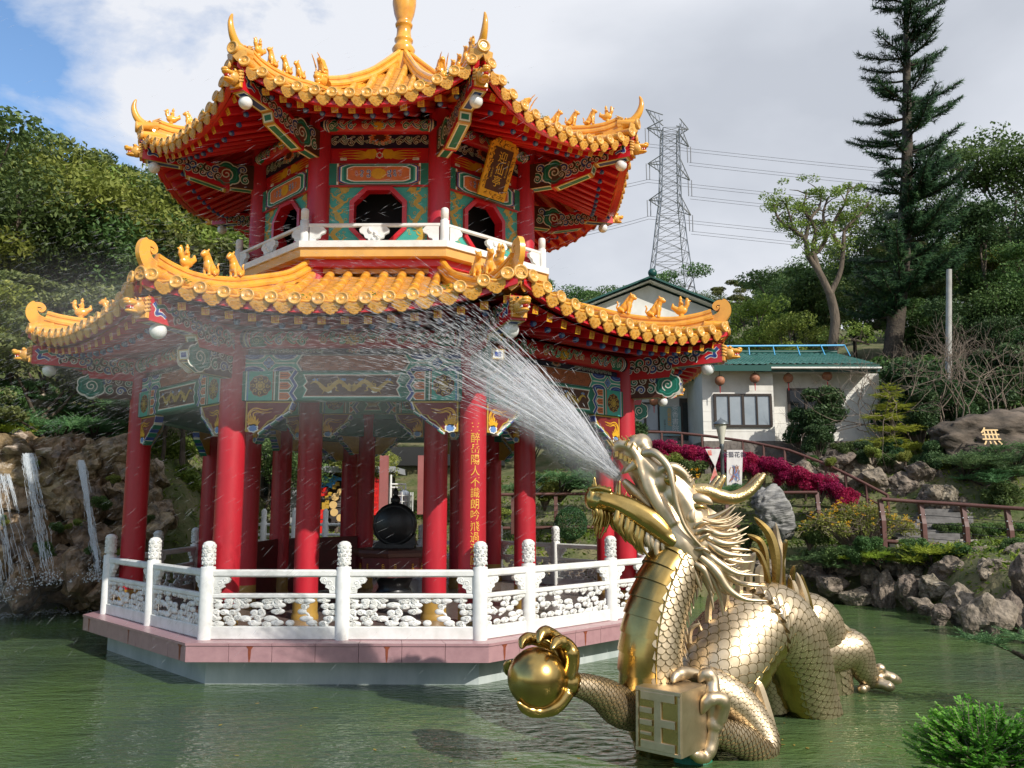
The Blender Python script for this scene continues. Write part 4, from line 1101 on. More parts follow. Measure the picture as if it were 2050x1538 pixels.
# ================================================================ gilded dragon fountain
GOLD = mat('satin_gilt', (.70, .57, .40), (.52, .41, .26), rough=.45, metal=1., scale=7, lo=.3, hi=.75, bump=.05, bscale=60, bdist=.004)
GOLDP = mat('polished_gilt', (.62, .43, .15), (.44, .29, .09), rough=.25, metal=1., scale=5, lo=.3, hi=.7)
GOLDS = mat('scale_gilt', (.71, .58, .41), (.53, .42, .27), rough=.45, metal=1., scale=9, lo=.3, hi=.75)
GOLDE = mat('dark_gilt_edge', (.10, .075, .035), (.20, .15, .07), rough=.55, metal=.8, scale=12)  # dark rims and plate steps, coloured in to define the scale edges
DG = empty('dragon_statue', (0, 0, 0), 0, label='huge golden dragon fountain statue rising from the green pond, mouth open and spouting water', cat='statue')
PX = lambda Y: (15.695+Y)/FPX
class Body:
    def __init__(s, pts, belly, n=14, flat=1.):
        """pts: (u, v, Y, r_px)"""
        P = [tuple(atY(u, v, Y))+(r*PX(Y),) for u, v, Y, r in pts]
        k = len(P); s.c = []; s.r = []
        for i in range(k-1):
            a, b, c, e = P[max(i-1, 0)], P[i], P[i+1], P[min(i+2, k-1)]
            for j in range(n):
                t = j/n; q = [.5*((2*b[m])+(c[m]-a[m])*t+(2*a[m]-5*b[m]+4*c[m]-e[m])*t*t+(3*b[m]-a[m]-3*c[m]+e[m])*t**3) for m in range(4)]
                s.c.append(V(q[:3])); s.r.append(q[3])
        s.c.append(V(P[-1][:3])); s.r.append(P[-1][3])
        s.len = [0]
        for i in range(1, len(s.c)): s.len.append(s.len[-1]+(s.c[i]-s.c[i-1]).length)
        s.L = s.len[-1]; s.fr = []
        for i in range(len(s.c)):
            t = (s.c[min(i+1, len(s.c)-1)]-s.c[max(i-1, 0)]).normalized()
            bd = V(belly(i/(len(s.c)-1)) if callable(belly) else belly); a = (bd-t*bd.dot(t)).normalized(); s.fr.append((t, a, t.cross(a)))
        s.flat = flat
    def at(s, d, th, off=0.):
        d = max(0, min(s.L-1e-6, d)); i = 0; lo, hi = 0, len(s.len)-1
        while hi-lo > 1:
            m = (lo+hi)//2
            if s.len[m] <= d: lo = m
            else: hi = m
        f = (d-s.len[lo])/(s.len[hi]-s.len[lo]+1e-9)
        c = s.c[lo].lerp(s.c[hi], f); r = s.r[lo]*(1-f)+s.r[hi]*f
        a = s.fr[lo][1].lerp(s.fr[hi][1], f); b = s.fr[lo][2].lerp(s.fr[hi][2], f)
        return c+(a*cos(th)+b*sin(th)*s.flat)*(r+off)
    def rad(s, d):
        i = min(range(len(s.len)), key=lambda j: abs(s.len[j]-d)); return s.r[i]
    def skin(s, b, m, n=28):
        N_ = int(s.L/.035)+2
        b.grid(lambda i, j: s.at(s.L*i, 2*pi*j), N_, n, m, True)
    def scales(s, b, m, size=.075, half=62, d0=0., d1=None, lift=.013):
        d = d0; k = 0; d1 = d1 or s.L
        while d < d1:
            r = s.rad(d); w = size; n = max(4, int((2*pi-2*radians(half))*r/w)); span = 2*pi-2*radians(half)
            for j in range(n+(k % 2)):
                th = radians(half)+span*(j+.5-.5*(k % 2))/n
                dw = span/n*.53; Ls = size*1.12
                pr = [(-.20, .80), (.25, 1.0), (.52, .99), (.74, .86), (.90, .60), (.98, .28), (1.0, 0)]
                pts = [(p, q) for p, q in pr]+[(p, -q) for p, q in pr[-2::-1]]
                f = lambda p: .001+lift*max(0, p)**1.3
                if d+Ls > s.L+.02: continue
                mid = s.at(d+.40*Ls, th, f(.40)+.0015)
                vs = [s.at(d+p*Ls, th+q*dw, f(p)-.0008*abs(q)) for p, q in pts]
                sk = [s.at(d+p*Ls*1.0, th+q*dw, -.003) for p, q in pts]
                N_ = len(pts)
                fs = [(N_, i, i+1) for i in range(N_-1)]+[(i, N_+1+i, N_+2+i, i+1) for i in range(N_-1)]
                inn = [mid.lerp(v_, .90) if pts[i_][0] > .2 else v_ for i_, v_ in enumerate(vs)]; b.add(inn+[mid], fs[:N_-1], m, True); b.add(inn+vs, [(i, N_+i, N_+i+1, i+1) for i in range(N_-1)], GOLDE, False); b.add(vs+[mid]+sk, fs[N_-1:], GOLDE, False)
            d += size*.56; k += 1
    def plates(s, b, m, seg=.15, half=64, d0=0, d1=None):
        d1 = d1 or s.L; n = int((d1-d0)/seg)
        for i in range(n):
            a, e = d0+seg*i, d0+seg*(i+1)+.01
            def P(x, y):
                dd = a+(e-a)*x; th = radians(half)*(-1+2*y)
                edge = 1-abs(-1+2*y)**6
                return s.at(dd, th, (.026*(1-x)**.6*0+.006+.022*x)*edge+.002)
            b.grid(P, 6, 12, m, True)
            b.grid(lambda x, y: s.at(e, radians(half)*(-1+2*y), (.028-.03*x)*(1-abs(-1+2*y)**6)+.002), 1, 12, GOLDE, False)
        # side bead
        for sgn in (-1, 1): b.tube([s.at(d0+(d1-d0)*i/40, sgn*radians(half+1), .006) for i in range(41)], .010, m, 6)
neck = Body([(1425, 1035, -7.30, 44), (1400, 1068, -7.33, 48), (1368, 1105, -7.38, 52), (1342, 1150, -7.45, 54), (1320, 1205, -7.50, 56), (1306, 1270, -7.52, 58), (1303, 1335, -7.5, 59), (1312, 1400, -7.42, 60), (1335, 1470, -7.3, 62), (1365, 1530, -7.2, 62)], (-.88, -.48, -.1))
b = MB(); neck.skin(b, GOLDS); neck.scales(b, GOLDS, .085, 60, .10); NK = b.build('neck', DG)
b = MB(); neck.plates(b, GOLDP, .145, 60, .15); b.build('belly_plates', NK)
body = Body([(1340, 1500, -7.2, 66), (1372, 1440, -7.12, 76), (1412, 1385, -7.03, 84), (1448, 1325, -6.92, 86), (1488, 1272, -6.72, 78), (1536, 1243, -6.5, 73), (1576, 1272, -6.3, 66), (1600, 1322, -6.1, 58), (1614, 1380, -5.9, 54), (1640, 1440, -5.75, 44)], lambda t: (1-.9*t*1.6, -.35, -.9) if t < .5 else (-.9, -.3, -.5))
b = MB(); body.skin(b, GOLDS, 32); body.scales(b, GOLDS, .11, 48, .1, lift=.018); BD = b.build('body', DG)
b = MB(); body.plates(b, GOLDP, .15, 46, .5); b.build('belly_plates', BD)
tail = Body([(1545, 1440, -5.5, 42), (1568, 1330, -5.35, 46), (1598, 1250, -5.2, 52), (1630, 1250, -5.0, 50), (1652, 1300, -4.85, 44), (1662, 1370, -4.7, 40), (1668, 1430, -4.6, 36)], (0, -.2, -1))
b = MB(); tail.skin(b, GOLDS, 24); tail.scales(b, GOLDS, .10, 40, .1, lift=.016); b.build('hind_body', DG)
leg0 = Body([(1528, 1290, -5.9, 30), (1540, 1345, -5.85, 33), (1552, 1420, -5.8, 30)], (0, 1, 0))
b = MB(); leg0.skin(b, GOLDS, 18); leg0.scales(b, GOLDS, .07, 20, lift=.009); b.build('rear_leg', DG)

def claw_finger(b, pts, r0, m=None, claw=True, px=True, Yd=None):
    """finger with knuckles ending in a claw; pts: (u, v, Y)"""
    P = [tuple(atY(*p)) for p in pts]; Q = sm(P, 6); n = len(Q); r0 = r0*PX(pts[0][2])
    def r(t):
        base = r0*1.3*(1-.28*t); kn = .16*r0*(math.exp(-((t-.34)/.07)**2)+math.exp(-((t-.66)/.06)**2))
        if t > .78: base = r0*1.04*(1-(t-.78)/.22)**.75+.002
        return base+(kn if t < .78 else 0)
    b.tube(Q, r, m or GOLDP, 12)
def claw_hand(name, fingers, palm, parent, m=None):
    b = MB(); m = m or GOLDP
    for pts, r in fingers: claw_finger(b, pts, r, m)
    for (u, v, Y, r, q) in palm: b.ball(atY(u, v, Y), (r*PX(Y), r*PX(Y)*q, r*PX(Y)*1.1), m, 14, 10)
    me = remesh(b, .011, name, 2); me.materials.clear(); me.materials.append(m)
    o = bpy.data.objects.new(name, me); COL.objects.link(o); o.parent = parent; return o

# left arm with the ball
arm = Body([(1335, 1395, -7.45, 46), (1290, 1412, -7.5, 45), (1245, 1415, -7.62, 38), (1210, 1392, -7.75, 30), (1180, 1378, -7.85, 24), (1150, 1370, -7.92, 20)], (0, 0, 1))
b = MB(); arm.skin(b, GOLDS, 22); arm.scales(b, GOLDS, .048, 0, .0, lift=.010); ARM = b.build('arm', DG)
yb = -7.98
claw_hand('claw_hand', [
    ([(1140, 1352, yb), (1146, 1318, yb-.02), (1136, 1292, yb-.03), (1116, 1286, yb-.10), (1104, 1302, yb-.22)], 12),
    ([(1140, 1350, yb+.10), (1128, 1300, yb+.10), (1106, 1272, yb+.08), (1086, 1268, yb+.0), (1078, 1290, yb-.10)], 11.5),
    ([(1138, 1352, yb+.2), (1106, 1296, yb+.28), (1072, 1280, yb+.26), (1050, 1282, yb+.18), (1044, 1300, yb+.08)], 11),
    ([(1138, 1385, yb-.02), (1118, 1412, yb-.05), (1085, 1425, yb-.06), (1055, 1420, yb-.10), (1034, 1404, yb-.16)], 10.5),
    ([(1138, 1370, yb+.25), (1080, 1372, yb+.40), (1030, 1350, yb+.32), (1018, 1335, yb+.16), (1022, 1322, yb+.05)], 10)],
    [(1142, 1365, yb+.05, 22, 1.2), (1132, 1375, yb+.08, 18, 1.2)], ARM)
b = MB(); c = atY(1075, 1357, yb+.0); b.ball(c, 57*PX(yb), GOLDP, 48, 32); b.build('golden_ball', ARM)

# right arm and the seal block
arm2 = Body([(1405, 1375, -7.35, 44), (1450, 1392, -7.33, 42), (1495, 1432, -7.3, 36), (1528, 1480, -7.32, 30), (1520, 1502, -7.40, 28), (1482, 1482, -7.55, 29), (1448, 1468, -7.66, 26), (1428, 1455, -7.74, 22)], (-.2, 1, .2), n=12)
b = MB(); arm2.skin(b, GOLDS, 22); arm2.scales(b, GOLDS, .060, 0, .05, lift=.010); ARM2 = b.build('arm', DG)
yh = -7.75
claw_hand('claw_hand', [
    ([(1428, 1440, yh), (1424, 1398, yh-.02), (1426, 1362, yh), (1412, 1350, yh+.0), (1398, 1368, yh-.0)], 12),
    ([(1420, 1420, yh+.1), (1405, 1366, yh+.16), (1378, 1348, yh+.1), (1354, 1352, yh-.0), (1346, 1368, yh-.08)], 11),
    ([(1440, 1440, yh-.04), (1448, 1408, yh-.1), (1436, 1398, yh-.14), (1416, 1404, yh-.16), (1404, 1432, yh-.14)], 11.5),
    ([(1430, 1452, yh-.02), (1424, 1490, yh-.03), (1410, 1515, yh-.06), (1392, 1510, yh-.12), (1376, 1500, yh-.15)], 11),
    ([(1432, 1462, yh+.0), (1422, 1500, yh-.02), (1412, 1530, yh-.03)], 8)],
    [(1430, 1448, yh+.0, 20, 1.1)], ARM2, GOLD)
b = MB()
def blade(b, pts, w, m, th=.012):
    """curved tapering blade; pts (u, v, Y); w px at widest"""
    P = [V(atY(*p)) for p in pts]; Q = [V(q) for q in sm([tuple(p) for p in P], 7)]; n = len(Q)
    vs = []
    for i, q in enumerate(Q):
        t = i/(n-1); d = (Q[min(i+1, n-1)]-Q[max(i-1, 0)]).normalized(); sd_ = d.cross(V((0, 1, 0)))
        if sd_.length < .1: sd_ = V((1, 0, 0))
        sd_.normalize(); nn = d.cross(sd_).normalized()
        ww = w*PX(pts[0][2])*(.35+1.6*t)*(1-t)**.75 if t < .99 else .001
        ww = max(ww, .0015)
        vs += [q-sd_*ww, q+nn*min(th, ww*.8), q+sd_*ww, q-nn*min(th, ww*.8)]
    b.add(vs, [(4*i+j, 4*i+(j+1) % 4, 4*i+4+(j+1) % 4, 4*i+4+j) for i in range(n-1) for j in range(4)], m, False)
    b.add(vs, [(3, 2, 1, 0)], m)
blade(b, [(1508, 1400, -7.30), (1515, 1370, -7.3), (1530, 1410, -7.32), (1548, 1470, -7.34), (1553, 1518, -7.36)], 15, GOLD, .03)
blade(b, [(1505, 1450, -7.30), (1512, 1362, -7.3)], 9, GOLD, .02)
b.build('elbow_fin', ARM2)
# seal block: corners measured, a box turned a little to the right
b = MB()
c0 = atY(1274, 1370, -7.86); c1 = atY(1364, 1379, -8.15)
ex = V((c1.x-c0.x, c1.y-c0.y, 0)); wbx = ex.length; ex.normalize(); ey = V((-ex.y, ex.x, 0))
hbx = 118*PX(-7.93)
tl = -.028
ez = (V((0, 0, 1))+ex*.02).normalized()
F = frame(c0+ex*wbx/2-ez*hbx/2+V((0, 0, -.012)), ex, ez, -ey)
b.M = F
w2, h2, dep = wbx/2, hbx/2, .46
b.bbox((0, 0, -dep/2), (wbx, hbx, dep), GOLD, .008)
for (cx, cy, sx_, sy_) in ((0, h2-.018, wbx, .036), (0, -h2+.018, wbx, .036), (-w2+.016, 0, .032, hbx-.074), (w2-.016, 0, .032, hbx-.074)):
    b.bbox((cx, cy, .010), (sx_-.004, sy_-.002, .02), GOLD, .004)
b.bbox((0, 0, .002), (wbx-.06, hbx-.07, .01), GOLDP, .002)  # darker gilt inset: the water's reflection is put into its colour
BX = b.build('seal_block', ARM2)
b = MB(); b.M = F
for (cx, cy, sx_, sy_) in ((0, h2*.76, w2*1.50, .075), (0, -h2*.76, w2*1.50, .075), (-.0, 0, .075, hbx*.74), (w2*.45, -.01, w2*.62, .07), (-w2*.52, h2*.30, w2*.55, .05), (-w2*.52, -h2*.08, w2*.55, .05), (-w2*.52, -h2*.42, w2*.5, .03)):
    b.bbox((cx, cy, .010), (sx_, sy_, .026+random.random()*.003), GOLD, .005)  # same metal as the panel; paler gilt paints in its bright edges
b.build('raised_character', BX)

# hind leg and foot resting on the water
hl = Body([(1630, 1310, -4.95, 42), (1672, 1300, -4.95, 40), (1706, 1300, -4.9, 34), (1726, 1335, -4.8, 25), (1742, 1362, -4.7, 17)], (0, 0, -1))
b = MB(); hl.skin(b, GOLDS, 22); hl.scales(b, GOLDS, .075, 0, .1, lift=.014); HL = b.build('hind_leg', DG)
claw_hand('hind_claw', [
    ([(1738, 1362, -4.72), (1752, 1344, -4.7), (1762, 1338, -4.72), (1772, 1346, -4.75)], 8),
    ([(1740, 1362, -4.7), (1765, 1352, -4.68), (1785, 1358, -4.66), (1806, 1366, -4.62)], 9.5),
    ([(1740, 1366, -4.7), (1762, 1368, -4.8), (1778, 1374, -4.85), (1792, 1378, -4.85)], 9),
    ([(1736, 1368, -4.7), (1728, 1378, -4.8), (1722, 1384, -4.85)], 8)], [(1742, 1364, -4.7, 13, 1.2)], HL, GOLD)
b = MB()
blade(b, [(1670, 1292, -5.0), (1655, 1250, -5.1), (1640, 1222, -5.1), (1632, 1212, -5.1)], 9, GOLDP)
blade(b, [(1715, 1290, -4.95), (1700, 1265, -5.05), (1672, 1245, -5.1), (1650, 1238, -5.1)], 9, GOLD)
b.build('leg_fin', HL)

# dorsal flames
b = MB()
for pts, w, m in (
    ([(1552, 1185, -6.45), (1553, 1120, -6.45), (1540, 1070, -6.45), (1509, 1035, -6.45)], 13, GOLDP),
    ([(1535, 1180, -6.5), (1533, 1120, -6.5), (1522, 1085, -6.5), (1495, 1070, -6.5)], 10, GOLDP),
    ([(1560, 1185, -6.4), (1565, 1120, -6.4), (1556, 1080, -6.4), (1552, 1046, -6.4)], 11, GOLD),
    ([(1572, 1195, -6.4), (1566, 1130, -6.4), (1572, 1090, -6.4), (1577, 1082, -6.4)], 8, GOLDP),
    ([(1590, 1215, -6.3), (1583, 1180, -6.3), (1586, 1150, -6.3), (1590, 1132, -6.3)], 9, GOLDP),
    ([(1600, 1235, -6.3), (1592, 1205, -6.3), (1590, 1180, -6.3), (1580, 1150, -6.3)], 12, GOLD),
    ([(1620, 1262, -6.2), (1614, 1210, -6.2), (1602, 1170, -6.2), (1594, 1146, -6.2)], 10, GOLD),
    ([(1626, 1265, -6.15), (1622, 1215, -6.15), (1610, 1175, -6.15), (1604, 1150, -6.15)], 8, GOLDP),
    ([(1482, 1205, -6.75), (1480, 1160, -6.75), (1492, 1125, -6.75), (1502, 1108, -6.75)], 12, GOLD),
    ([(1500, 1200, -6.7), (1500, 1150, -6.7), (1506, 1120, -6.7), (1512, 1106, -6.7)], 10, GOLD),
    ([(1522, 1190, -6.6), (1520, 1150, -6.6), (1524, 1130, -6.6)], 12, GOLD),
    ([(1538, 1190, -6.6), (1538, 1160, -6.6), (1520, 1110, -6.6), (1500, 1098, -6.6)], 8, GOLDP),
    ([(1455, 1230, -6.9), (1452, 1190, -6.9), (1468, 1155, -6.9)], 11, GOLD),
    ([(1420, 1285, -7.05), (1418, 1235, -7.05), (1422, 1195, -7.05), (1431, 1178, -7.05)], 9, GOLD),
    ([(1436, 1262, -7.0), (1448, 1230, -7.0), (1454, 1195, -7.0), (1452, 1168, -7.0)], 8, GOLD),
    ([(1405, 1335, -7.15), (1382, 1300, -7.15), (1382, 1262, -7.15), (1402, 1248, -7.15)], 8, GOLD),
    ([(1412, 1330, -7.1), (1402, 1300, -7.1), (1404, 1270, -7.1), (1396, 1240, -7.1)], 7, GOLD),
    ([(1400, 1355, -7.15), (1372, 1330, -7.15), (1366, 1290, -7.15), (1384, 1254, -7.15)], 8, GOLD)):
    blade(b, pts, w*1.1, m, .022)
b.build('dorsal_fins', BD)
b = MB()
for i in range(9):   # fins down the nape
    d = .45+.12*i
    p = neck.at(d, pi, 0); q = neck.at(d+.10, pi, .10); r = neck.at(d+.22, pi+.1, .12)
    Q = [V(x) for x in sm([tuple(p), tuple(q), tuple(r)], 5)]
    for o_ in (0,):
        b.tube(Q, lambda t: .03*(1-t)+.003, GOLD, 6, sx=.5)
b.build('nape_fins', NK)

# ---------------------------------------------------------------- head
YM = -7.42
def H(u, v, w=0.):  # near side (towards camera) for w > 0
    return atY(u, v, YM-w)
def Hm(p): return V((p.x, 2*YM-p.y, p.z))
hp = PX(YM)
b = MB()
def htube(pts, sy=1., both=False, bb=None, m=GOLD, n=14):
    """pts (u, v, w, r_px)"""
    bb = bb or b
    P = [H(u, v, w) for u, v, w, r in pts]; R_ = [r*hp for *_, r in pts]
    k = len(P); Q = []; rr = []
    for i in range(k-1):
        for j in range(5):
            t = j/5; a_, b_, c_, e_ = P[max(i-1, 0)], P[i], P[i+1], P[min(i+2, k-1)]
            Q.append(.5*((2*b_)+(c_-a_)*t+(2*a_-5*b_+4*c_-e_)*t*t+(3*b_-a_-3*c_+e_)*t**3)); rr.append(R_[i]*(1-t)+R_[i+1]*t)
    Q.append(P[-1]); rr.append(R_[-1])
    bb.tube(Q, rr, m, n, up=(0, 1, 0), sx=sy)
    if both: bb.tube([Hm(q) for q in Q], rr, m, n, up=(0, 1, 0), sx=sy)
def hball(u, v, w, r, q=1., both=True, bb=None, m=GOLD, rz=1.):
    bb = bb or b; c = H(u, v, w); bb.ball(c, (r*hp, r*hp*q, r*hp*rz), m, 16, 12)
    if both: bb.ball(Hm(c), (r*hp, r*hp*q, r*hp*rz), m, 16, 12)
htube([(1250, 902, 0, 18), (1276, 916, 0, 26), (1300, 940, 0, 33), (1333, 962, 0, 34), (1362, 1000, 0, 40), (1380, 1040, 0, 42), (1388, 1085, 0, 42)], 1.25)
hball(1283, 891, 0, 23, 1.25, False); hball(1272, 886, .04, 16)
hball(1294, 902, .09, 13); hball(1306, 925, .10, 12); hball(1312, 941, .12, 12); hball(1322, 968, .13, 20, .8); hball(1352, 990, .13, 26, .75); hball(1372, 972, .09, 20)
htube([(1314, 952, .16, 6), (1328, 938, .18, 9), (1350, 936, .18, 10), (1372, 952, .17, 8), (1382, 975, .15, 8)], 1, True)
htube([(1228, 896, .03, 8), (1240, 890, .08, 9), (1262, 896, .12, 9), (1276, 915, .14, 8), (1284, 945, .15, 8), (1300, 988, .165, 8), (1326, 1030, .175, 8), (1352, 1062, .17, 6)], .8, True)
htube([(1226, 897, 0, 10), (1245, 893, 0, 16)], 1.6)
htube([(1290, 905, .10, 7), (1296, 950, .16, 9), (1315, 1000, .18, 10), (1345, 1045, .18, 10), (1365, 1060, .16, 8)], .6, True)
# gill plate and throat
htube([(1348, 1040, .13, 22), (1366, 1085, .15, 30), (1384, 1120, .14, 28), (1396, 1140, .12, 16)], .7, True)
htube([(1385, 1040, .12, 26), (1400, 1090, .13, 30), (1412, 1120, .1, 20)], .8, True)
htube([(1246, 912, 0, 10), (1278, 948, 0, 17), (1310, 995, 0, 22), (1342, 1048, 0, 26)], 1.9)
me = remesh(b, .0125, 'head', 2); me.materials.clear(); me.materials.append(GOLD)
HD = bpy.data.objects.new('head', me); COL.objects.link(HD); HD.parent = DG
# lower jaw
b = MB()
htube([(1204, 996, .08, 15), (1232, 1007, .10, 20), (1265, 1021, .12, 23), (1300, 1042, .15, 24), (1330, 1067, .17, 19), (1348, 1084, .165, 11)], .7, True, m=GOLDP)
htube([(1196, 1000, 0, 17), (1240, 1016, 0, 20), (1290, 1046, 0, 24), (1345, 1085, 0, 26)], 1.9, m=GOLDP)
hball(1200, 1003, 0, 25, 1.15, False, m=GOLDP, rz=.95); hball(1184, 1000, .05, 12, 1, m=GOLDP, rz=1.7); hball(1212, 1006, .09, 16, .8, m=GOLDP)
htube([(1180, 980, .06, 5), (1200, 977, .10, 5), (1224, 984, .12, 5)], 1, True, m=GOLDP)
htube([(1225, 1000, .12, 5), (1262, 1016, .15, 7), (1300, 1044, .17, 8), (1335, 1080, .18, 6)], 1, True, m=GOLDP)
me = remesh(b, .0115, 'lower_jaw', 1); me.materials.clear(); me.materials.append(GOLDP)
o = bpy.data.objects.new('lower_jaw', me); COL.objects.link(o); o.parent = DG; JW = o
# teeth
b = MB()
def spike(bb, p, q, r, m, bend=0): 
    p, q = V(p), V(q); mid = (p+q)/2+V((bend, 0, bend*.5)); bb.tube([V(x) for x in sm([tuple(p), tuple(mid), tuple(q)], 4)], lambda t: r*(1-t)**.8+.0012, m, 10)
for s_ in (0, 1):
    f = (lambda p: p) if not s_ else Hm
    spike(b, f(H(1270, 930, .14)), f(H(1250, 948, .14)), .050, GOLD, -.01)
    for i in range(5):
        u, v = 1234+i*8.5, 906+i*4.6
        b.bbox(f(H(u+1, v+3, .10+.008*i)), (.036, .03, .052), GOLDP, .010)
    for i in range(5): spike(b, f(H(1282+i*10, 955+i*17, .14)), f(H(1277+i*10, 963+i*17, .135)), .013, GOLD)
UPT = b.build('upper_teeth', HD)
b = MB()
for s_ in (0, 1):
    f = (lambda p: p) if not s_ else Hm
    spike(b, f(H(1239, 992, .10)), f(H(1241, 962, .10)), .026, GOLDP)
    for i in range(4): b.bbox(f(H(1190+i*10, 974+i*2, .05+.02*i)), (.034, .03, .05), GOLDP, .010)
    for i in range(6): spike(b, f(H(1252+i*10, 998+i*6.5, .12)), f(H(1254+i*10, 985+i*6.5, .12)), .012, GOLDP)
    spike(b, f(H(1194, 980, .06)), f(H(1190, 955, .06)), .02, GOLDP)
b.build('lower_teeth', JW)
b = MB(); htube([(1330, 1050, 0, 14), (1300, 1015, 0, 14), (1270, 985, 0, 12), (1248, 962, 0, 6)], 1.5, m=GOLD); 
b.build('tongue', JW)
# eyes
for s_ in (0, 1):
    b = MB(); c = H(1341, 960, .175); c = Hm(c) if s_ else c
    b.ball(c, .068, GOLDP, 20, 14); e = b.build('eye', HD)
    b = MB(); b.ball(c+V((-.035, -.045 if not s_ else .045, .02)), .024, GOLD, 12, 8); b.build('pupil', e)
b = MB()
for s_ in (0, 1):
    f = (lambda p: p) if not s_ else Hm
    for i in range(9):
        t = i/8; u, v = 1340+42*t, 936+28*t*t
        spike(b, f(H(u, v, .19)), f(H(u+14-6*t, v-9+2*t, .20)), .016, GOLD)
    for i in range(7):   # lashes on the nose ridge
        u, v = 1228+i*9, 893-i*1.0
        spike(b, f(H(u, v, .07)), f(H(u-11, v-17, .09)), .010, GOLDP)
    for i in range(4): spike(b, f(H(1252+i*10, 892+i*7, .14)), f(H(1258+i*10, 878+i*7, .16)), .018, GOLDP)
b.build('brow_spikes', HD)
# horns
for s_ in (0, 1):
    b = MB()
    for pts in ([(1378, 984, .09, 13), (1412, 983, .10, 14.5), (1442, 993, .10, 14), (1470, 997, .09, 12.5), (1500, 984, .08, 10.5), (1520, 962, .07, 8.5), (1528, 952, .07, 6)], [(1428, 990, .10, 8), (1438, 972, .11, 8), (1448, 956, .11, 6)]):
        P = [H(u, v, w) for u, v, w, r in pts]; P = [Hm(p) for p in P] if s_ else P
        Q = sm([tuple(p) for p in P], 6); rs = [r*hp for *_, r in pts]
        b.tube(Q, lambda t: rs[min(int(t*(len(rs)-1)), len(rs)-2)]*(1-(t*(len(rs)-1)-min(int(t*(len(rs)-1)), len(rs)-2)))+rs[min(int(t*(len(rs)-1)), len(rs)-2)+1]*(t*(len(rs)-1)-min(int(t*(len(rs)-1)), len(rs)-2)), GOLD, 14)
        b.ball(Q[-1], rs[-1], GOLD, 12, 8)
    HNM = mat('pebbled_gilt', (.66, .50, .25), (.58, .42, .2), rough=.32, metal=1., scale=8, bump=.6, bscale=55, bdist=.01)
    b.mats = [HNM]
    b.build('horn', HD)
# whisker from the nose, ears, frill, mane, beard
for s_ in (0, 1):
    b = MB()
    P = [H(u, v, w) for u, v, w in ((1290, 908, .13), (1312, 908, .2), (1338, 935, .26), (1347, 970, .28), (1355, 1010, .28), (1372, 1055, .28), (1405, 1095, .26), (1445, 1125, .22), (1485, 1146, .2), (1528, 1154, .18))]
    P = [Hm(p) for p in P] if s_ else P
    b.tube(sm([tuple(p) for p in P], 6), lambda t: .042*(1-t)**1.6+.006, GOLD, 10)
    b.build('whisker', HD)
for s_ in (0, 1):
    b = MB()
    f = (lambda p: p) if not s_ else Hm
    P = [f(H(*q)) for q in ((1376, 1006, .17), (1395, 998, .22), (1415, 1002, .24), (1427, 1010, .24))]
    b.tube(sm([tuple(p) for p in P], 5), lambda t: .058*sin(pi*min(1, .25+t*.75))**.8+.004, GOLD, 12, up=(0, 1, 0), sx=.45, sy=.8)
    P = [f(H(*q)) for q in ((1380, 1012, .19), (1398, 1014, .25), (1416, 1018, .24))]
    b.tube(sm([tuple(p) for p in P], 5), lambda t: .04*sin(pi*min(1, .25+t*.75))**.8+.004, GOLDP, 10, up=(0, 1, 0), sx=.3, sy=.6)
    b.build('ear', HD)
def strand(bb, pts, r, m=GOLD, both=False, sq=1.):
    P = [H(*q) for q in pts]
    for s_ in ((0, 1) if both else (0,)):
        Q = [Hm(p) for p in P] if s_ else P
        bb.tube(sm([tuple(p) for p in Q], 6), lambda t: r*hp*(.62+.75*t if t < .3 else .845*(1-(t-.3)/.7)**.75)+.0015, m, 8, sx=sq)
b = MB()
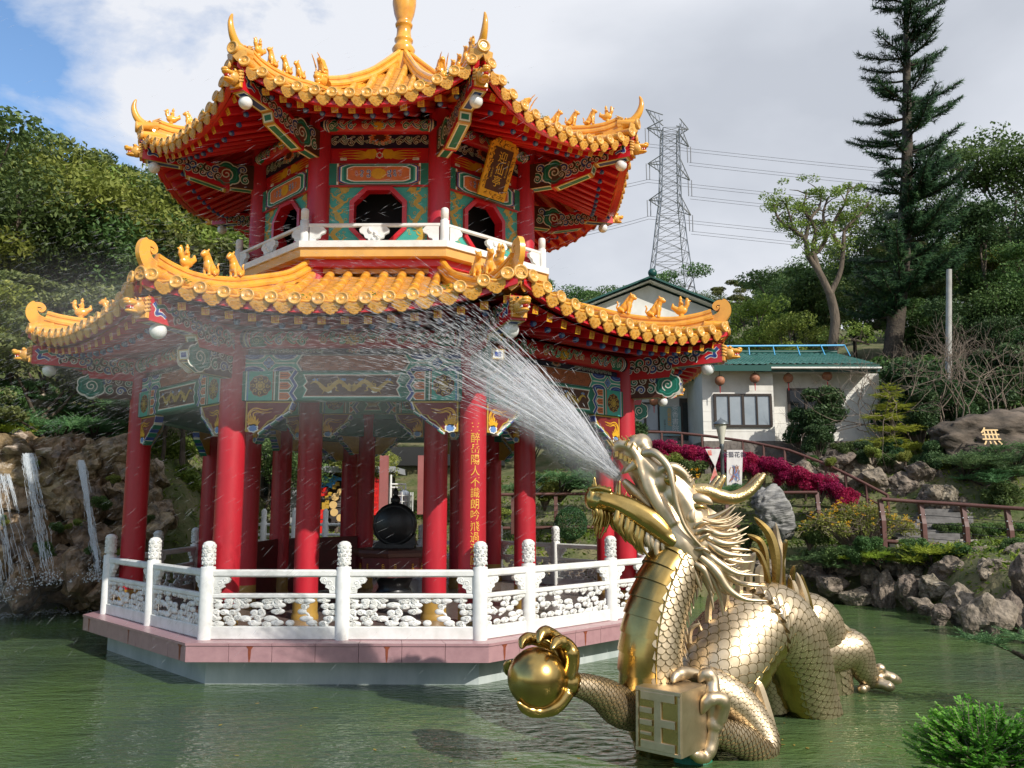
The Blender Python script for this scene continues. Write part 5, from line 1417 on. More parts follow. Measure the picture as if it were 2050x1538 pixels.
for pts, r in (
    ([(1385, 1022, .12), (1412, 1038, .16), (1440, 1030, .2), (1471, 1010, .22)], 8),
    ([(1388, 1030, .10), (1418, 1044, .12), (1448, 1038, .14), (1473, 1014, .15)], 8),
    ([(1390, 1040, .16), (1425, 1052, .2), (1460, 1052, .22), (1492, 1031, .22)], 7),
    ([(1402, 1048, .1), (1435, 1058, .1), (1460, 1050, .1), (1482, 1035, .1)], 7),
    ([(1400, 1046, .18), (1432, 1068, .24), (1465, 1070, .26), (1499, 1054, .26)], 8.5),
    ([(1405, 1060, .12), (1440, 1078, .14), (1470, 1078, .15), (1495, 1068, .15)], 7),
    ([(1408, 1068, .2), (1440, 1086, .25), (1470, 1088, .26), (1500, 1078, .27)], 8.5),
    ([(1412, 1078, .12), (1448, 1098, .12), (1480, 1100, .1), (1504, 1102, .1)], 7.5),
    ([(1412, 1082, .2), (1446, 1106, .25), (1476, 1112, .26), (1504, 1112, .26)], 8.5),
    ([(1415, 1092, .14), (1452, 1118, .14), (1484, 1126, .12), (1511, 1124, .1)], 7.5),
    ([(1405, 1100, .2), (1440, 1128, .24), (1475, 1148, .24), (1522, 1152, .22)], 9),
    ([(1410, 1110, .15), (1446, 1142, .14), (1482, 1168, .12), (1534, 1174, .10)], 9),
    ([(1402, 1115, .22), (1432, 1142, .25), (1458, 1180, .26), (1492, 1200, .26), (1538, 1203, .26)], 11),
    ([(1398, 1125, .18), (1420, 1150, .2), (1440, 1190, .2), (1448, 1235, .18)], 9),
    ([(1398, 1060, .0), (1440, 1050, .0), (1478, 1046, .0)], 8), ([(1402, 1080, .0), (1450, 1076, 0), (1470, 1082, 0)], 8),
    ([(1410, 1095, .02), (1446, 1092, 0), (1482, 1094, 0)], 8), ([(1415, 1110, .0), (1460, 1112, 0), (1500, 1130, 0)], 8),
    ([(1392, 1128, .22), (1408, 1140, .24), (1420, 1165, .24), (1431, 1192, .23)], 8),
    ([(1384, 1130, .18), (1392, 1150, .2), (1405, 1185, .2)], 8)):
    strand(b, pts, r*1.05, both=len(pts) > 0 and r > 8)
for i in range(58):  # finer locks filling the mane
    t = i/57; u0, v0 = 1392+20*t, 1030+85*t; rr = random.Random(i)
    w = rr.uniform(.0, .22); L_ = rr.uniform(45, 85)
    strand(b, [(u0, v0, w), (u0+L_*.4, v0+12+8*t, w+.03), (u0+L_*.8, v0+10+28*t, w+.03), (u0+L_*1.1, v0+2+38*t+rr.uniform(-12, 4), w+.02)], rr.uniform(3.2, 6.0), both=True)
b.build('mane', HD)
b = MB()
for pts, r in (
    ([(1384, 1055, .2), (1382, 1036, .24), (1388, 1019, .25)], 11), ([(1392, 1062, .2), (1405, 1048, .26), (1422, 1050, .27)], 12), ([(1395, 1075, .2), (1408, 1062, .27), (1430, 1066, .28)], 11),
    ([(1398, 1088, .2), (1412, 1074, .27), (1424, 1070, .27)], 10), ([(1390, 1100, .18), (1410, 1098, .26), (1425, 1108, .27)], 11),
    ([(1372, 1120, .2), (1362, 1140, .22), (1357, 1130, .2)], 9), ([(1384, 1128, .2), (1378, 1142, .22), (1372, 1156, .22)], 9)):
    strand(b, pts, r*1.3, both=True, sq=.4)
rj = random.Random(4)
for i in range(11):
    u0, v0 = 1342-i*10.5, 1084-i*5.6; L_ = rj.uniform(34, 62)-(8 if i > 7 else 0); k_ = rj.uniform(.5, 1.3)
    strand(b, [(u0, v0-6, .155), (u0-6*k_, v0+L_*.35, .17), (u0-3*k_, v0+L_*.7, .17), (u0+9*k_, v0+L_, .16)], rj.uniform(5.5, 8.5), GOLD if i < 5 else GOLDP, True, .42)
b.build('cheek_frill', HD)
b = MB()
for i in range(12):
    rr = random.Random(50+i); u = 1188+i*2.6; w = rr.uniform(-.03, .09); L_ = rr.uniform(32, 62)
    strand(b, [(u, 1018, w), (u+2+rr.uniform(-3, 3), 1018+L_*.45, w), (u-1+rr.uniform(-8, 2), 1018+L_, w)], 4.6, GOLDP, True)
b.build('beard', JW)

# pump basket and pipe under the block
GN = mat('green_net', (.01, .22, .12), (.01, .15, .09), rough=.5, scale=30, bump=.5, bscale=60)
PB = empty('pump_basket', tuple(atZ(1385, 1520, -.57)), 0, label='green mesh pump basket with a pipe, in the water under the golden block', cat='basket')
b = MB(); b.lathe([(.17, -.3), (.19, .0), (.17, .05), (.02, .07)], GN, 14, smooth=False); b.build('basket', PB)
b = MB(); b.tube([(-.22, .05, -.3), (-.22, .05, .12), (-.22, .15, .3)], .045, METALD, 12); b.build('pipe', PB)
# ================================================================ water, ground, air
WZ = -.57
POND = [(-18, -14), (-17, -6), (-12, .3), (-8.6, 1.9), (-6.4, 3.2), (-4.5, 5.3), (-1, 6.3), (3, 6.2), (5.5, 5.6), (8.4, 5.3), (9.7, 4.8), (10.5, 4.0), (10.4, .8), (11, -.5), (10.6, -4), (9.4, -6), (7.6, -8.2), (5.5, -9.6), (4.4, -11.5), (1, -12), (-8, -13)]
def pdist(x, y):
    """signed distance to the pond edge, positive outside"""
    ins = False; best = 1e9; n = len(POND)
    for i in range(n):
        x1, y1 = POND[i]; x2, y2 = POND[(i+1) % n]
        if (y1 > y) != (y2 > y) and x < (x2-x1)*(y-y1)/(y2-y1)+x1: ins = not ins
        dx, dy = x2-x1, y2-y1; t = max(0, min(1, ((x-x1)*dx+(y-y1)*dy)/(dx*dx+dy*dy)))
        best = min(best, math.hypot(x-x1-dx*t, y-y1-dy*t))
    return -best if ins else best
RT = [0, 16, 19, 22, 24, 26, 28, 30, 36, 45, 60, 82, 120, 190, 400]
HT = {-75: [.2, .2, .2, .3, 2.9, 3.4, 4.0, 4.8, 6.8, 9.3, 13, 18, 30, 36, 40],
      -22: [.2, .2, .2, .3, 2.7, 3.4, 4.2, 5.2, 7.8, 11, 15.8, 21.5, 29, 36, 40],
      -18: [.2, .2, .2, .3, .5, .8, 1.6, 3.2, 6, 9, 15, 20, 26, 36, 40],
      -13: [.2, .2, .2, .3, .4, .5, .6, 1.5, 5, 8, 14, 19, 26, 36, 40],
      -8: [.2, .2, .15, .3, .4, .5, .7, .9, 2.5, 5.5, 10, 15, 22, 34, 40],
      4: [.2, .2, .15, .3, .5, .9, 1.4, 1.8, 3.5, 6.5, 11, 15.5, 23, 38, 44],
      9: [.2, .2, .15, .3, .6, 1.1, 1.9, 2.8, 3.6, 7.2, 12.2, 16, 24, 44, 46],
      17: [.2, .2, .25, .45, .6, .8, 1.7, 2.9, 3.9, 7.6, 13.0, 16.5, 24, 44, 46],
      24: [.2, .25, .45, .7, .75, .85, 2.4, 3.3, 4.8, 8, 13, 17, 24, 36, 42],
      33: [.2, .3, .55, .72, .8, 1.0, 2.6, 3.4, 5, 9, 14, 18, 24, 34, 40],
      75: [.2, .4, .6, .9, 1.5, 2.4, 3.0, 4, 7, 10, 15, 19, 25, 34, 40]}
KP = sorted(HT)
def hgt(x, y, raw=False):
    dx, dy = x-2.16, y+15.7; r = math.hypot(dx, dy); ph = math.degrees(atan2(dx, dy))
    ph = max(KP[0], min(KP[-1], ph)) if abs(ph) < 100 else (KP[0] if ph < 0 else KP[-1])
    i = max(j for j in range(len(KP)-1) if KP[j] <= ph); f = (ph-KP[i])/(KP[i+1]-KP[i]); f = f*f*(3-2*f)
    j = max(q for q in range(len(RT)-1) if RT[q] <= min(r, 399)); g = (min(r, 400)-RT[j])/(RT[j+1]-RT[j])
    if abs(math.degrees(atan2(dx, dy))) > 80: j, g = 0, 0
    v = lambda T: T[j]*(1-g)+T[j+1]*g
    h = v(HT[KP[i]])*(1-f)+v(HT[KP[i+1]])*f
    h += .25*noise.noise(V((x*.35, y*.35, 3)))*min(1, r/25)+1.2*noise.noise(V((x*.06, y*.06, 1)))*min(1, max(0, (r-35)/30))
    if raw: return h
    d = pdist(x, y)
    if d < 0: return max(-1.6, -.7+d*1.0)
    e = min(1, max(0, d-.25)/1.1); return -.75+(h+.75)*e*e*(3-2*e)
GROUND = mat('garden_ground', (.07, .10, .025), (.20, .17, .09), rough=.95, scale=1.1, detail=9, lo=.35, hi=.68, bump=.9, bscale=5, bdist=.08, world=True)
b = MB()
xs = []
def axis(lo, hi, c0, c1, fine, gr):
    v = [c0]
    while v[-1] < c1: v.append(v[-1]+fine)
    s_ = fine
    while v[-1] < hi: s_ *= gr; v.append(v[-1]+s_)
    s_ = fine; w_ = [c0]
    while w_[-1] > lo: s_ *= gr; w_.append(w_[-1]-s_)
    return sorted(set(w_[1:]+v))
X_ = axis(-500, 500, -14, 22, .5, 1.11); Y_ = axis(-120, 600, -14, 24, .5, 1.11)
vs = [(x, y, hgt(x, y)) for x in X_ for y in Y_]; ny = len(Y_)
b.add(vs, [(i*ny+j, (i+1)*ny+j, (i+1)*ny+j+1, i*ny+j+1) for i in range(len(X_)-1) for j in range(ny-1)], GROUND, True)
b.build('terrain', kind='structure')

# water: murky green, small wind ripples and rings below the spray
wm = bpy.data.materials.new('pond_water'); wm.use_nodes = True
N = wm.node_tree.nodes; L = wm.node_tree.links; bs = N['Principled BSDF']
bs.inputs['Roughness'].default_value = .055; bs.inputs['IOR'].default_value = 1.33
g = N.new('ShaderNodeNewGeometry')
n1 = N.new('ShaderNodeTexNoise'); n1.inputs['Scale'].default_value = .35; n1.inputs['Detail'].default_value = 3; L.new(g.outputs['Position'], n1.inputs['Vector'])
cr = N.new('ShaderNodeValToRGB'); cr.color_ramp.elements[0].position = .35; cr.color_ramp.elements[1].position = .68
cr.color_ramp.elements[0].color = (.055, .088, .050, 1); cr.color_ramp.elements[1].color = (.085, .145, .042, 1)
L.new(n1.outputs['Fac'], cr.inputs['Fac']); L.new(cr.outputs['Color'], bs.inputs['Base Color'])
def wn(scale, sx, sy, det, rot=0.):
    mp = N.new('ShaderNodeMapping'); mp.inputs['Scale'].default_value = (sx, sy, 1); mp.inputs['Rotation'].default_value = (0, 0, rot); L.new(g.outputs['Position'], mp.inputs['Vector'])
    n = N.new('ShaderNodeTexNoise'); n.inputs['Scale'].default_value = scale; n.inputs['Detail'].default_value = det; n.inputs['Distortion'].default_value = .6; L.new(mp.outputs[0], n.inputs['Vector']); return n.outputs['Fac']
a1 = wn(1.7, .55, 1.5, 3, .15); a2 = wn(11, .6, 1.3, 2, -.2)
ad = N.new('ShaderNodeMath'); ad.operation = 'MULTIPLY_ADD'; ad.inputs[1].default_value = .5; L.new(a2, ad.inputs[0]); L.new(a1, ad.inputs[2])
# ring ripples where water falls
def rings(cx, cy, amp, fr, prev, fall):
    sp = N.new('ShaderNodeVectorMath'); sp.operation = 'SUBTRACT'; sp.inputs[1].default_value = (cx, cy, WZ); L.new(g.outputs['Position'], sp.inputs[0])
    ln = N.new('ShaderNodeVectorMath'); ln.operation = 'LENGTH'; L.new(sp.outputs[0], ln.inputs[0])
    m1 = N.new('ShaderNodeMath'); m1.operation = 'MULTIPLY'; m1.inputs[1].default_value = fr; L.new(ln.outputs['Value'], m1.inputs[0])
    sn = N.new('ShaderNodeMath'); sn.operation = 'SINE'; L.new(m1.outputs[0], sn.inputs[0])
    mr = N.new('ShaderNodeMapRange'); mr.inputs['From Min'].default_value = 0; mr.inputs['From Max'].default_value = fall; mr.inputs['To Min'].default_value = amp; mr.inputs['To Max'].default_value = 0
    L.new(ln.outputs['Value'], mr.inputs['Value'])
    mm = N.new('ShaderNodeMath'); mm.operation = 'MULTIPLY'; L.new(sn.outputs[0], mm.inputs[0]); L.new(mr.outputs[0], mm.inputs[1])
    aa = N.new('ShaderNodeMath'); aa.operation = 'ADD'; L.new(prev, aa.inputs[0]); L.new(mm.outputs[0], aa.inputs[1]); return aa.outputs[0]
RC = atZ(1165, 1492, WZ)
hh = rings(RC.x, RC.y, .10, 27, ad.outputs[0], 2.2)
hh = rings(RC.x+.22, RC.y-.12, .08, 41, hh, 1.5)
hh = rings(RC.x-.9, RC.y+.5, .07, 22, hh, 2.4)
bp = N.new('ShaderNodeBump'); bp.inputs['Strength'].default_value = .62; bp.inputs['Distance'].default_value = .07; L.new(hh, bp.inputs['Height']); L.new(bp.outputs[0], bs.inputs['Normal'])
b = MB(); b.add([(-30, -30, WZ), (30, -30, WZ), (30, 12, WZ), (-30, 12, WZ)], [(0, 1, 2, 3)], wm); b.build('pond_water', kind='structure')

# ================================================================ rocks
ROCKD = mat('garden_rock', (.085, .068, .048), (.32, .26, .20), rough=.85, scale=2.6, detail=10, lo=.36, hi=.66, bump=1., bscale=7, bdist=.06, var=.25)
ROCKW = mat('wet_rock', (.06, .042, .024), (.36, .25, .14), rough=.36, scale=2.2, detail=9, lo=.36, hi=.7, bump=.9, bscale=6, bdist=.06, var=.2)
ROCKG = mat('limestone', (.09, .09, .088), (.36, .35, .33), rough=.8, scale=2.0, detail=10, lo=.38, hi=.62, bump=1., bscale=5, bdist=.08, stretch=(.6, .6, 3.5))
def rockmesh(seed, m, sub=4, rough=.35, sc=(1, 1, 1), fr=1.2):
    rr = random.Random(seed); o = V((rr.uniform(-50, 50), rr.uniform(-50, 50), rr.uniform(-50, 50)))
    import bmesh
    bm = bmesh.new(); bmesh.ops.create_icosphere(bm, subdivisions=sub, radius=1)
    cuts = [(V((rr.gauss(0, 1), rr.gauss(0, 1), rr.gauss(0, .8))).normalized(), rr.uniform(.45, .82)) for _ in range(15)]
    for v in bm.verts:
        p = v.co.copy()
        for nrm, d in cuts:
            k = p.dot(nrm)
            if k > d: p -= nrm*(k-d)*.85
        n = noise.fractal(p*fr+o, .9, 2.1, 5)*rough+abs(noise.noise(p*fr*2.3+o))*-.14
        p = p*(1+n); v.co = V((p.x*sc[0], p.y*sc[1], p.z*sc[2]))
    me = bpy.data.meshes.new('rock'); bm.to_mesh(me); bm.free(); me.materials.append(m)
    for p in me.polygons: p.use_smooth = not (m in (ROCKD, ROCKW) and sub == 4)
    return me
RM = [rockmesh(i, ROCKD) for i in range(6)]; RW = [rockmesh(20+i, ROCKW) for i in range(6)]
def rock(me, loc, s, name='rock', rz=None, **kw):
    o = bpy.data.objects.new(name, me); COL.objects.link(o); o.location = loc; o.scale = s
    o.rotation_euler = (random.uniform(-.25, .25), random.uniform(-.25, .25), random.uniform(0, 6.28) if rz is None else rz); tag(o, **kw); return o
def px_w(px, Y): return px*PX(Y)
# right shore: each stone at the water's edge
RS = [  # u, v centre, Y, half width px, half height px
    (1668, 1172, 5.0, 34, 20), (1712, 1196, 4.6, 36, 22), (1600, 1195, 5.4, 30, 14), (1640, 1150, 5.8, 40, 14), (1745, 1165, 4.9, 30, 26), (1776, 1190, 4.2, 26, 38), (1815, 1185, 3.4, 26, 36),
    (1852, 1216, 2.2, 28, 18), (1868, 1178, 3.0, 34, 30), (1905, 1150, 3.2, 40, 30), (1885, 1235, 1.4, 24, 20), (1932, 1210, 1.4, 34, 34), (1998, 1150, 1.8, 44, 34), (1960, 1235, .2, 50, 52), (2020, 1225, .6, 40, 44),
    (2055, 1170, .6, 34, 48), (2080, 1260, -.8, 40, 40), (1830, 1150, 4.2, 30, 22), (1790, 1140, 4.8, 34, 16), (1700, 1140, 5.4, 34, 16), (1950, 1110, 3.4, 34, 18), (2040, 1110, 2.6, 36, 20), (1570, 1170, 5.9, 26, 18), (1540, 1140, 6.2, 28, 16)]
for i, (u, v, Y, w, h) in enumerate(RS):
    p = atY(u, v, Y-.35); k = PX(Y)
    rock(RM[i % 6], p, (w*k*1.12, w*k*.95, h*k*1.15), label='weathered brown stone in the rockwork along the right shore of the pond', cat='rock', group='shore stones on the right')
for i in range(26):   # stones round the back of the pond
    t = i/25; x = -5.5+14.5*t; y = 6.3+.3*sin(i)-(1.0 if i < 3 else 0); rr = random.Random(i)
    rock(RM[i % 6], (x, y+.3, -.25+rr.uniform(0, .25)), (rr.uniform(.35, .6), rr.uniform(.3, .5), rr.uniform(.3, .55)), label='grey-brown stone edging the pond behind the pavilion', cat='rock', group='edging stones behind the pavilion')
for i in range(30):  # upper retaining wall by the stairs, right
    u = 1600+i*15; rr = random.Random(i+9); v = 935+rr.uniform(-16, 40)+(10 if u > 1750 else 0); Y = 10.5-rr.uniform(0, 1.0)+(v < 950)*.8
    p = atY(u, v, Y); s_ = rr.uniform(.34, .62)
    rock(RM[(i*5) % 6], p, (s_*1.15, s_, s_*.85), label='dark mossy stone in the retaining wall above the garden stairs', cat='rock', group='retaining wall stones')
for i in range(14):
    u = 1850+i*17; rr = random.Random(i+99); p = atY(u, 1000+rr.uniform(-14, 26), 8.6-rr.uniform(0, .5)); s_ = rr.uniform(.3, .5)
    rock(RM[(i*5+1) % 6], p, (s_, s_, s_*.9), label='shaded stone in the low wall under the juniper on the right', cat='rock', group='low wall stones')
p = atY(1985, 885, 10.2); BO = rock(rockmesh(82, mat('mossy_boulder', (.045, .036, .026), (.22, .17, .13), rough=.9, scale=2.2, detail=11, lo=.38, hi=.7, bump=1., bscale=5, bdist=.1), 5, .30, (1, 1, 1), 1.7), p, (2.6, 1.5, 1.2), 'boulder', .1, label='large smooth brown boulder with a golden character carved on it, upper right', cat='boulder')
BO.rotation_euler = (0, .12, .1)
me = text_mesh('無', .60); b = MB(); b.M = frame(atY(1985, 876, 8.72), (1, 0, 0), V((0, .35, 1)).normalized())
b.add([v.co.copy() for v in me.vertices], [tuple(q.vertices) for q in me.polygons], mat('gold_character', (.55, .33, .08), rough=.5), False)
ch = b.build('carved_character')
ch.parent = BO; bpy.context.view_layer.update(); ch.matrix_parent_inverse = BO.matrix_world.inverted()
sr = rockmesh(5, ROCKG, 5, .22, (1, 1, 1.0), 1.6)
rock(sr, atY(1557, 1022, 5.9)+V((0, 0, -.05)), (.72, .55, .78), 'scholar_rock', .3, label='grey wrinkled limestone rock standing behind the golden dragon', cat='rock')
# waterfall cliff on the left
rr = random.Random(3)
WL = []
for i in range(46):
    u = rr.uniform(-40, 320); v = 905+rr.random()*290; t = (v-905)/290
    Y = 4.6-1.7*t+rr.uniform(-.3, .3)+(max(0, u-200)/100)*.8
    s_ = rr.uniform(.42, .80); WL.append((u, v, Y, s_))
for (u, v, Y, s_) in [(30, 915, 4.0, .8), (120, 912, 4.2, .75), (215, 925, 4.4, .7), (260, 945, 4.8, .6), (300, 960, 5.2, .6), (70, 1080, 3.2, .9), (130, 1150, 2.8, .85), (50, 1170, 2.5, .8), (-10, 1150, 2.4, .8), (180, 1160, 2.9, .75), (10, 1010, 3.8, .8), (160, 1000, 3.9, .8), (250, 1080, 4.2, .7), (90, 970, 4.1, .8)]: WL.append((u, v, Y, s_))
for i, (u, v, Y, s_) in enumerate(WL):
    rock(RW[i % 6], atY(u, v, Y-.25), (s_*1.1, s_*.85, s_*.95), label='wet ochre-brown rock in the cliff behind the waterfalls, left', cat='rock', group='waterfall cliff rocks')
PALE = mat('pale_capstone', (.30, .23, .17), (.58, .48, .38), rough=.8, scale=3, detail=9, bump=.8, bscale=9, bdist=.05)
PM = [rockmesh(60+i, PALE) for i in range(3)]
for i, (u, v, Y, w, h) in enumerate(((28, 905, 3.5, 52, 14), (105, 905, 3.7, 55, 12), (40, 880, 4.2, 34, 18), (210, 905, 4.2, 50, 18), (165, 918, 4.0, 40, 14), (262, 915, 4.6, 40, 18), (95, 806, 8.0, 44, 22), (60, 822, 8.2, 48, 14), (310, 950, 5.4, 22, 30))):
    rock(PM[i % 3], atY(u, v, Y), (w*PX(Y), w*PX(Y)*.8, h*PX(Y)), 'capstone', label='pale flat capstone on top of the waterfall cliff', cat='rock', group='pale capstones')
# falling water: curtains of thin strands
FALL = bpy.data.materials.new('falling_water'); FALL.use_nodes = True
N = FALL.node_tree.nodes; L = FALL.node_tree.links; bs = N['Principled BSDF']
bs.inputs['Base Color'].default_value = (.85, .9, .93, 1); bs.inputs['Roughness'].default_value = .25
t_ = N.new('ShaderNodeBsdfTransparent'); mx = N.new('ShaderNodeMixShader'); mx.inputs[0].default_value = .36
L.new(t_.outputs[0], mx.inputs[1]); L.new(bs.outputs[0], mx.inputs[2]); L.new(mx.outputs[0], N['Material Output'].inputs['Surface'])
def fall(u, v0, v1, wpx, Y, n, seed, label):
    rr = random.Random(seed); b = MB(); k = PX(Y); top = atY(u, v0, Y); bot = atY(u, v1, Y)
    hh_ = top.z-bot.z
    cs = [(rr.gauss(0, wpx*k*.45), rr.uniform(.05, .16)) for _ in range(5)]
    for i in range(int(n*1.3)):
        cx_, cw_ = rr.choice(cs); x = cx_+rr.gauss(0, cw_*wpx*k*2); z0 = top.z-rr.uniform(0, .1 if rr.random() < .6 else hh_*.8); ln_ = rr.uniform(.10, .42)*(1 if rr.random() < .8 else 2); pts = []
        m_ = 5
        for j in range(m_):
            z = z0-ln_*j/(m_-1); t = (top.z-z)/hh_
            if t > 1: break
            pts.append((top.x*(1-t)+atY(u, 1100, 1.3).x*t+x*(.75+.5*t)+.07*noise.noise(V((z*2.3, cx_*9, seed)))*t+rr.uniform(-.008, .008), (Y-1.0)*(1-t)+1.25*t+rr.uniform(-.03, .03), z))
        if len(pts) > 1: b.tube(pts, rr.uniform(.0015, .0055), FALL, 4, cap=False)
    for i in range(n//3):   # splashing drops at the foot
        q = V((atY(u, 1100, 1.2).x+rr.gauss(0, wpx*k*.9), 1.15+rr.gauss(0, .2), bot.z+abs(rr.gauss(0, .18)))); b.ball(q, rr.uniform(.006, .018), FALL, 5, 3)
    return b.build('waterfall', label=label, cat='waterfall', kind='stuff')
fall(12, 918, 1180, 16, 3.5, 420, 1, 'leftmost thin waterfall running down the brown cliff at the picture edge')
fall(50, 950, 1160, 22, 3.4, 200, 2, 'faint waterfall spreading over the brown rocks right of the leftmost fall')
fall(104, 912, 1150, 20, 3.6, 430, 3, 'twin-stranded waterfall falling from the pale flat capstone')
fall(203, 925, 1140, 11, 4.2, 520, 4, 'narrow bright waterfall just left of the pavilion railing')
b = MB(); rr = random.Random(8)
for i in range(1500):
    u = rr.uniform(-60, 215); c = atZ(u, 1228-.12*u*.5+rr.gauss(0, 5), WZ+.01); b.ball(c+V((0, 0, abs(rr.gauss(0, .03)))), (rr.uniform(.008, .03), rr.uniform(.01, .03), .008), FALL, 5, 3)
b.build('foam', kind='stuff', label='white foam on the water at the foot of the waterfalls', cat='foam')

rr = random.Random(91); b = MB(); LFM = mat('fallen_leaf', (.30, .16, .03), (.20, .22, .04), rough=.6, scale=9)
for i in range(70):
    p = atZ(rr.uniform(100, 2000), rr.uniform(1240, 1530), WZ+.006)
    if pdist(p.x, p.y) > -.3 or math.hypot(p.x, p.y) < 5.2: continue
    a_ = rr.uniform(0, 6.28); s_ = rr.uniform(.012, .03); b.add([p+V((cos(a_+q)*s_*k_, sin(a_+q)*s_*k_, .003*(q > 2))) for q, k_ in ((0, 1.3), (1.57, .6), (3.14, 1.3), (4.71, .6))], [(0, 1, 2, 3)], LFM)
b.build('floating_leaves', kind='stuff', label='fallen leaves floating on the pond', cat='leaves')
# ================================================================ buildings beyond the pond
WALLC = mat('cream_render', (.78, .76, .70), (.52, .49, .42), rough=.8, scale=1.4, detail=10, lo=.42, hi=.9, bump=.1, bscale=30)
GRT = mat('green_roof_tile', (.03, .13, .11), (.10, .24, .21), rough=.4, scale=1.3, detail=7, lo=.35, hi=.7, coat=.2)
GRD = mat('dark_green_fascia', (.008, .07, .055), rough=.4)
FRM = mat('dark_brown_frame', (.03, .02, .016), (.045, .03, .02), rough=.4, scale=5)
GLASS = mat('frosted_pane', (.34, .38, .41), (.26, .30, .33), rough=.12, scale=1.2, coat=.5)
DARKG = mat('dark_pane', (.015, .02, .022), rough=.08, coat=.5)
STONEB = mat('stone_footing', (.10, .085, .075), (.22, .19, .165), rough=.9, scale=3, bump=.8, bscale=9, bdist=.04)
def tiled_roof(b, x0, x1, y0, z0, y1, z1, sp=.22):
    """sloping tile roof: eave at (y0, z0) near the viewer, ridge at (y1, z1)"""
    d = V((0, y1-y0, z1-z0)); n_ = V((0, -(z1-z0), (y1-y0))).normalized(); n = int((x1-x0)/sp); Ls = d.length; st = .26; m = int(Ls/st)
    vs = []; fs = []
    for j in range(m):
        for jj, dz in ((0, .035), (1, .0)):
            for i in range(n*4+1):
                x = x0+(x1-x0)*i/(n*4); ph = (i % 4)/4; wv = (0, .03, .012, -.006)[i % 4]
                p = V((x, y0, z0))+d*((j+jj)/m)+n_*(wv+dz); vs.append(p)
    w_ = n*4+1
    for j in range(2*m-1):
        for i in range(n*4): fs.append((j*w_+i, j*w_+i+1, (j+1)*w_+i+1, (j+1)*w_+i))
    b.add(vs, fs, GRT)
def window(parent, x0, x1, z0, z1, y, panes, gm=GLASS):
    b = MB(); w_ = x1-x0; h_ = z1-z0; c = ((x0+x1)/2, y, (z0+z1)/2); t = .07
    b.box((c[0], y, z1-t/2), (w_, .10, t), FRM); b.box((c[0], y, z0+t/2), (w_, .10, t), FRM)
    for i in range(panes+1):
        x = x0+t/2+(w_-t)*i/panes; b.box((x, y-.002, c[2]), (t*(1.2 if i in (0, panes, panes//2) else .7), .10, h_-2*t), FRM)
    o = b.build('window', parent)
    b = MB(); b.box((c[0], y+.01, c[2]), (w_-t, .03, h_-t), gm); b.build('pane', o)
    return o
HS = empty('white_house', (9.5, 14, 3.4), 0, label='low cream house with green tiled roof and sliding windows, right of the pavilion', cat='house')
def onto(o, par):
    o.parent = par; o.matrix_parent_inverse = Matrix.Translation(-par.location); return o
def part(b, name, par=HS): return onto(b.build(name), par)
Y1, Y2, Y3 = 13.6, 14.3, 16.2
xa, xb = atY(1408, 850, Y1).x, atY(1551, 850, Y1).x
zb_, zt_ = atY(1480, 884, Y1).z, atY(1480, 742, Y1).z
b = MB(); b.box(((xa+xb)/2, Y1+3, (zb_+zt_)/2), (xb-xa, 6, zt_-zb_), WALLC); 
xc = atY(1765, 850, Y2).x
b.box(((xb+xc)/2+.002, Y2+2.6, (zb_+zt_)/2-.05), (xc-xb, 5.2, zt_-zb_+.1), WALLC)
xz = atY(1262, 850, Y3).x
zb3, zt3 = atY(1330, 885, Y3).z, atY(1330, 770, Y3).z
b.box(((xz+xa)/2-.002, Y3+1.6, (zb3+zt3)/2+.5), (xa-xz, 3.2, zt3-zb3+1), WALLC)
for k in range(7):   # lap lines on the cladding
    z = zb_+(zt_-zb_)*k/7
    b.box(((xa+xb)/2, Y1-.004, z), (xb-xa, .01, .018), WALLC); b.box(((xb+xc)/2, Y2-.004, z), (xc-xb, .01, .018), WALLC)
part(b, 'wall')
b = MB(); b.box(((xa+xc)/2, Y1+2.9, zb_-.9), (xc-xa+.1, 6.3, 1.8), STONEB); b.box(((xz+xa)/2-.1, Y3+1.3, zb3-.8), (xa-xz, 4.0, 1.6), STONEB); part(b, 'footing')
b = MB()
zr = atY(1480, 700, Y1+1.8).z
x_s = atY(1520, 750, Y1-.6).x; x_l = atY(1396, 750, Y1-.6).x; x_r = atY(1752, 740, Y2-.6).x
tiled_roof(b, x_l, x_s+.4, Y1-.65, zt_+.08, Y1+2.6, zt_+1.05)
tiled_roof(b, x_s, x_r, Y2-.95, zt_+.17, Y2+2.8, zt_+1.22)
b.box(((x_l+x_s+.4)/2, Y1-.66, zt_-.02), (x_s+.4-x_l, .05, .20), GRD); b.box(((x_s+x_r)/2, Y2-.96, zt_+.04), (x_r-x_s, .05, .26), GRD)
b.box(((x_l+x_r)/2, Y1+.6, zt_+.02), (x_r-x_l-.1, 2.3, .05), WALLC)
b.tube([(x_l, Y1+2.6, zt_+1.1), (x_s, Y1+2.6, zt_+1.1)], .09, GRD, 8); b.tube([(x_s, Y2+2.8, zt_+1.28), (x_r, Y2+2.8, zt_+1.28)], .09, GRD, 8)
tiled_roof(b, xz-.2, xa-.01, Y3-1.3, zt3+.1, Y3+.1, zt3+.50); b.box(((xz+xa)/2-.1, Y3-1.31, zt3+.02), (xa-xz+.15, .05, .16), GRD)
part(b, 'roof')
b = MB(); BLP = mat('sky_blue_pipe', (.10, .42, .72), rough=.4)
b.tube([(x_s-.4, Y1+2.4, zt_+1.32), (atY(1690, 700, Y2+2.6).x, Y2+2.6, zt_+1.52)], .035, BLP, 8)
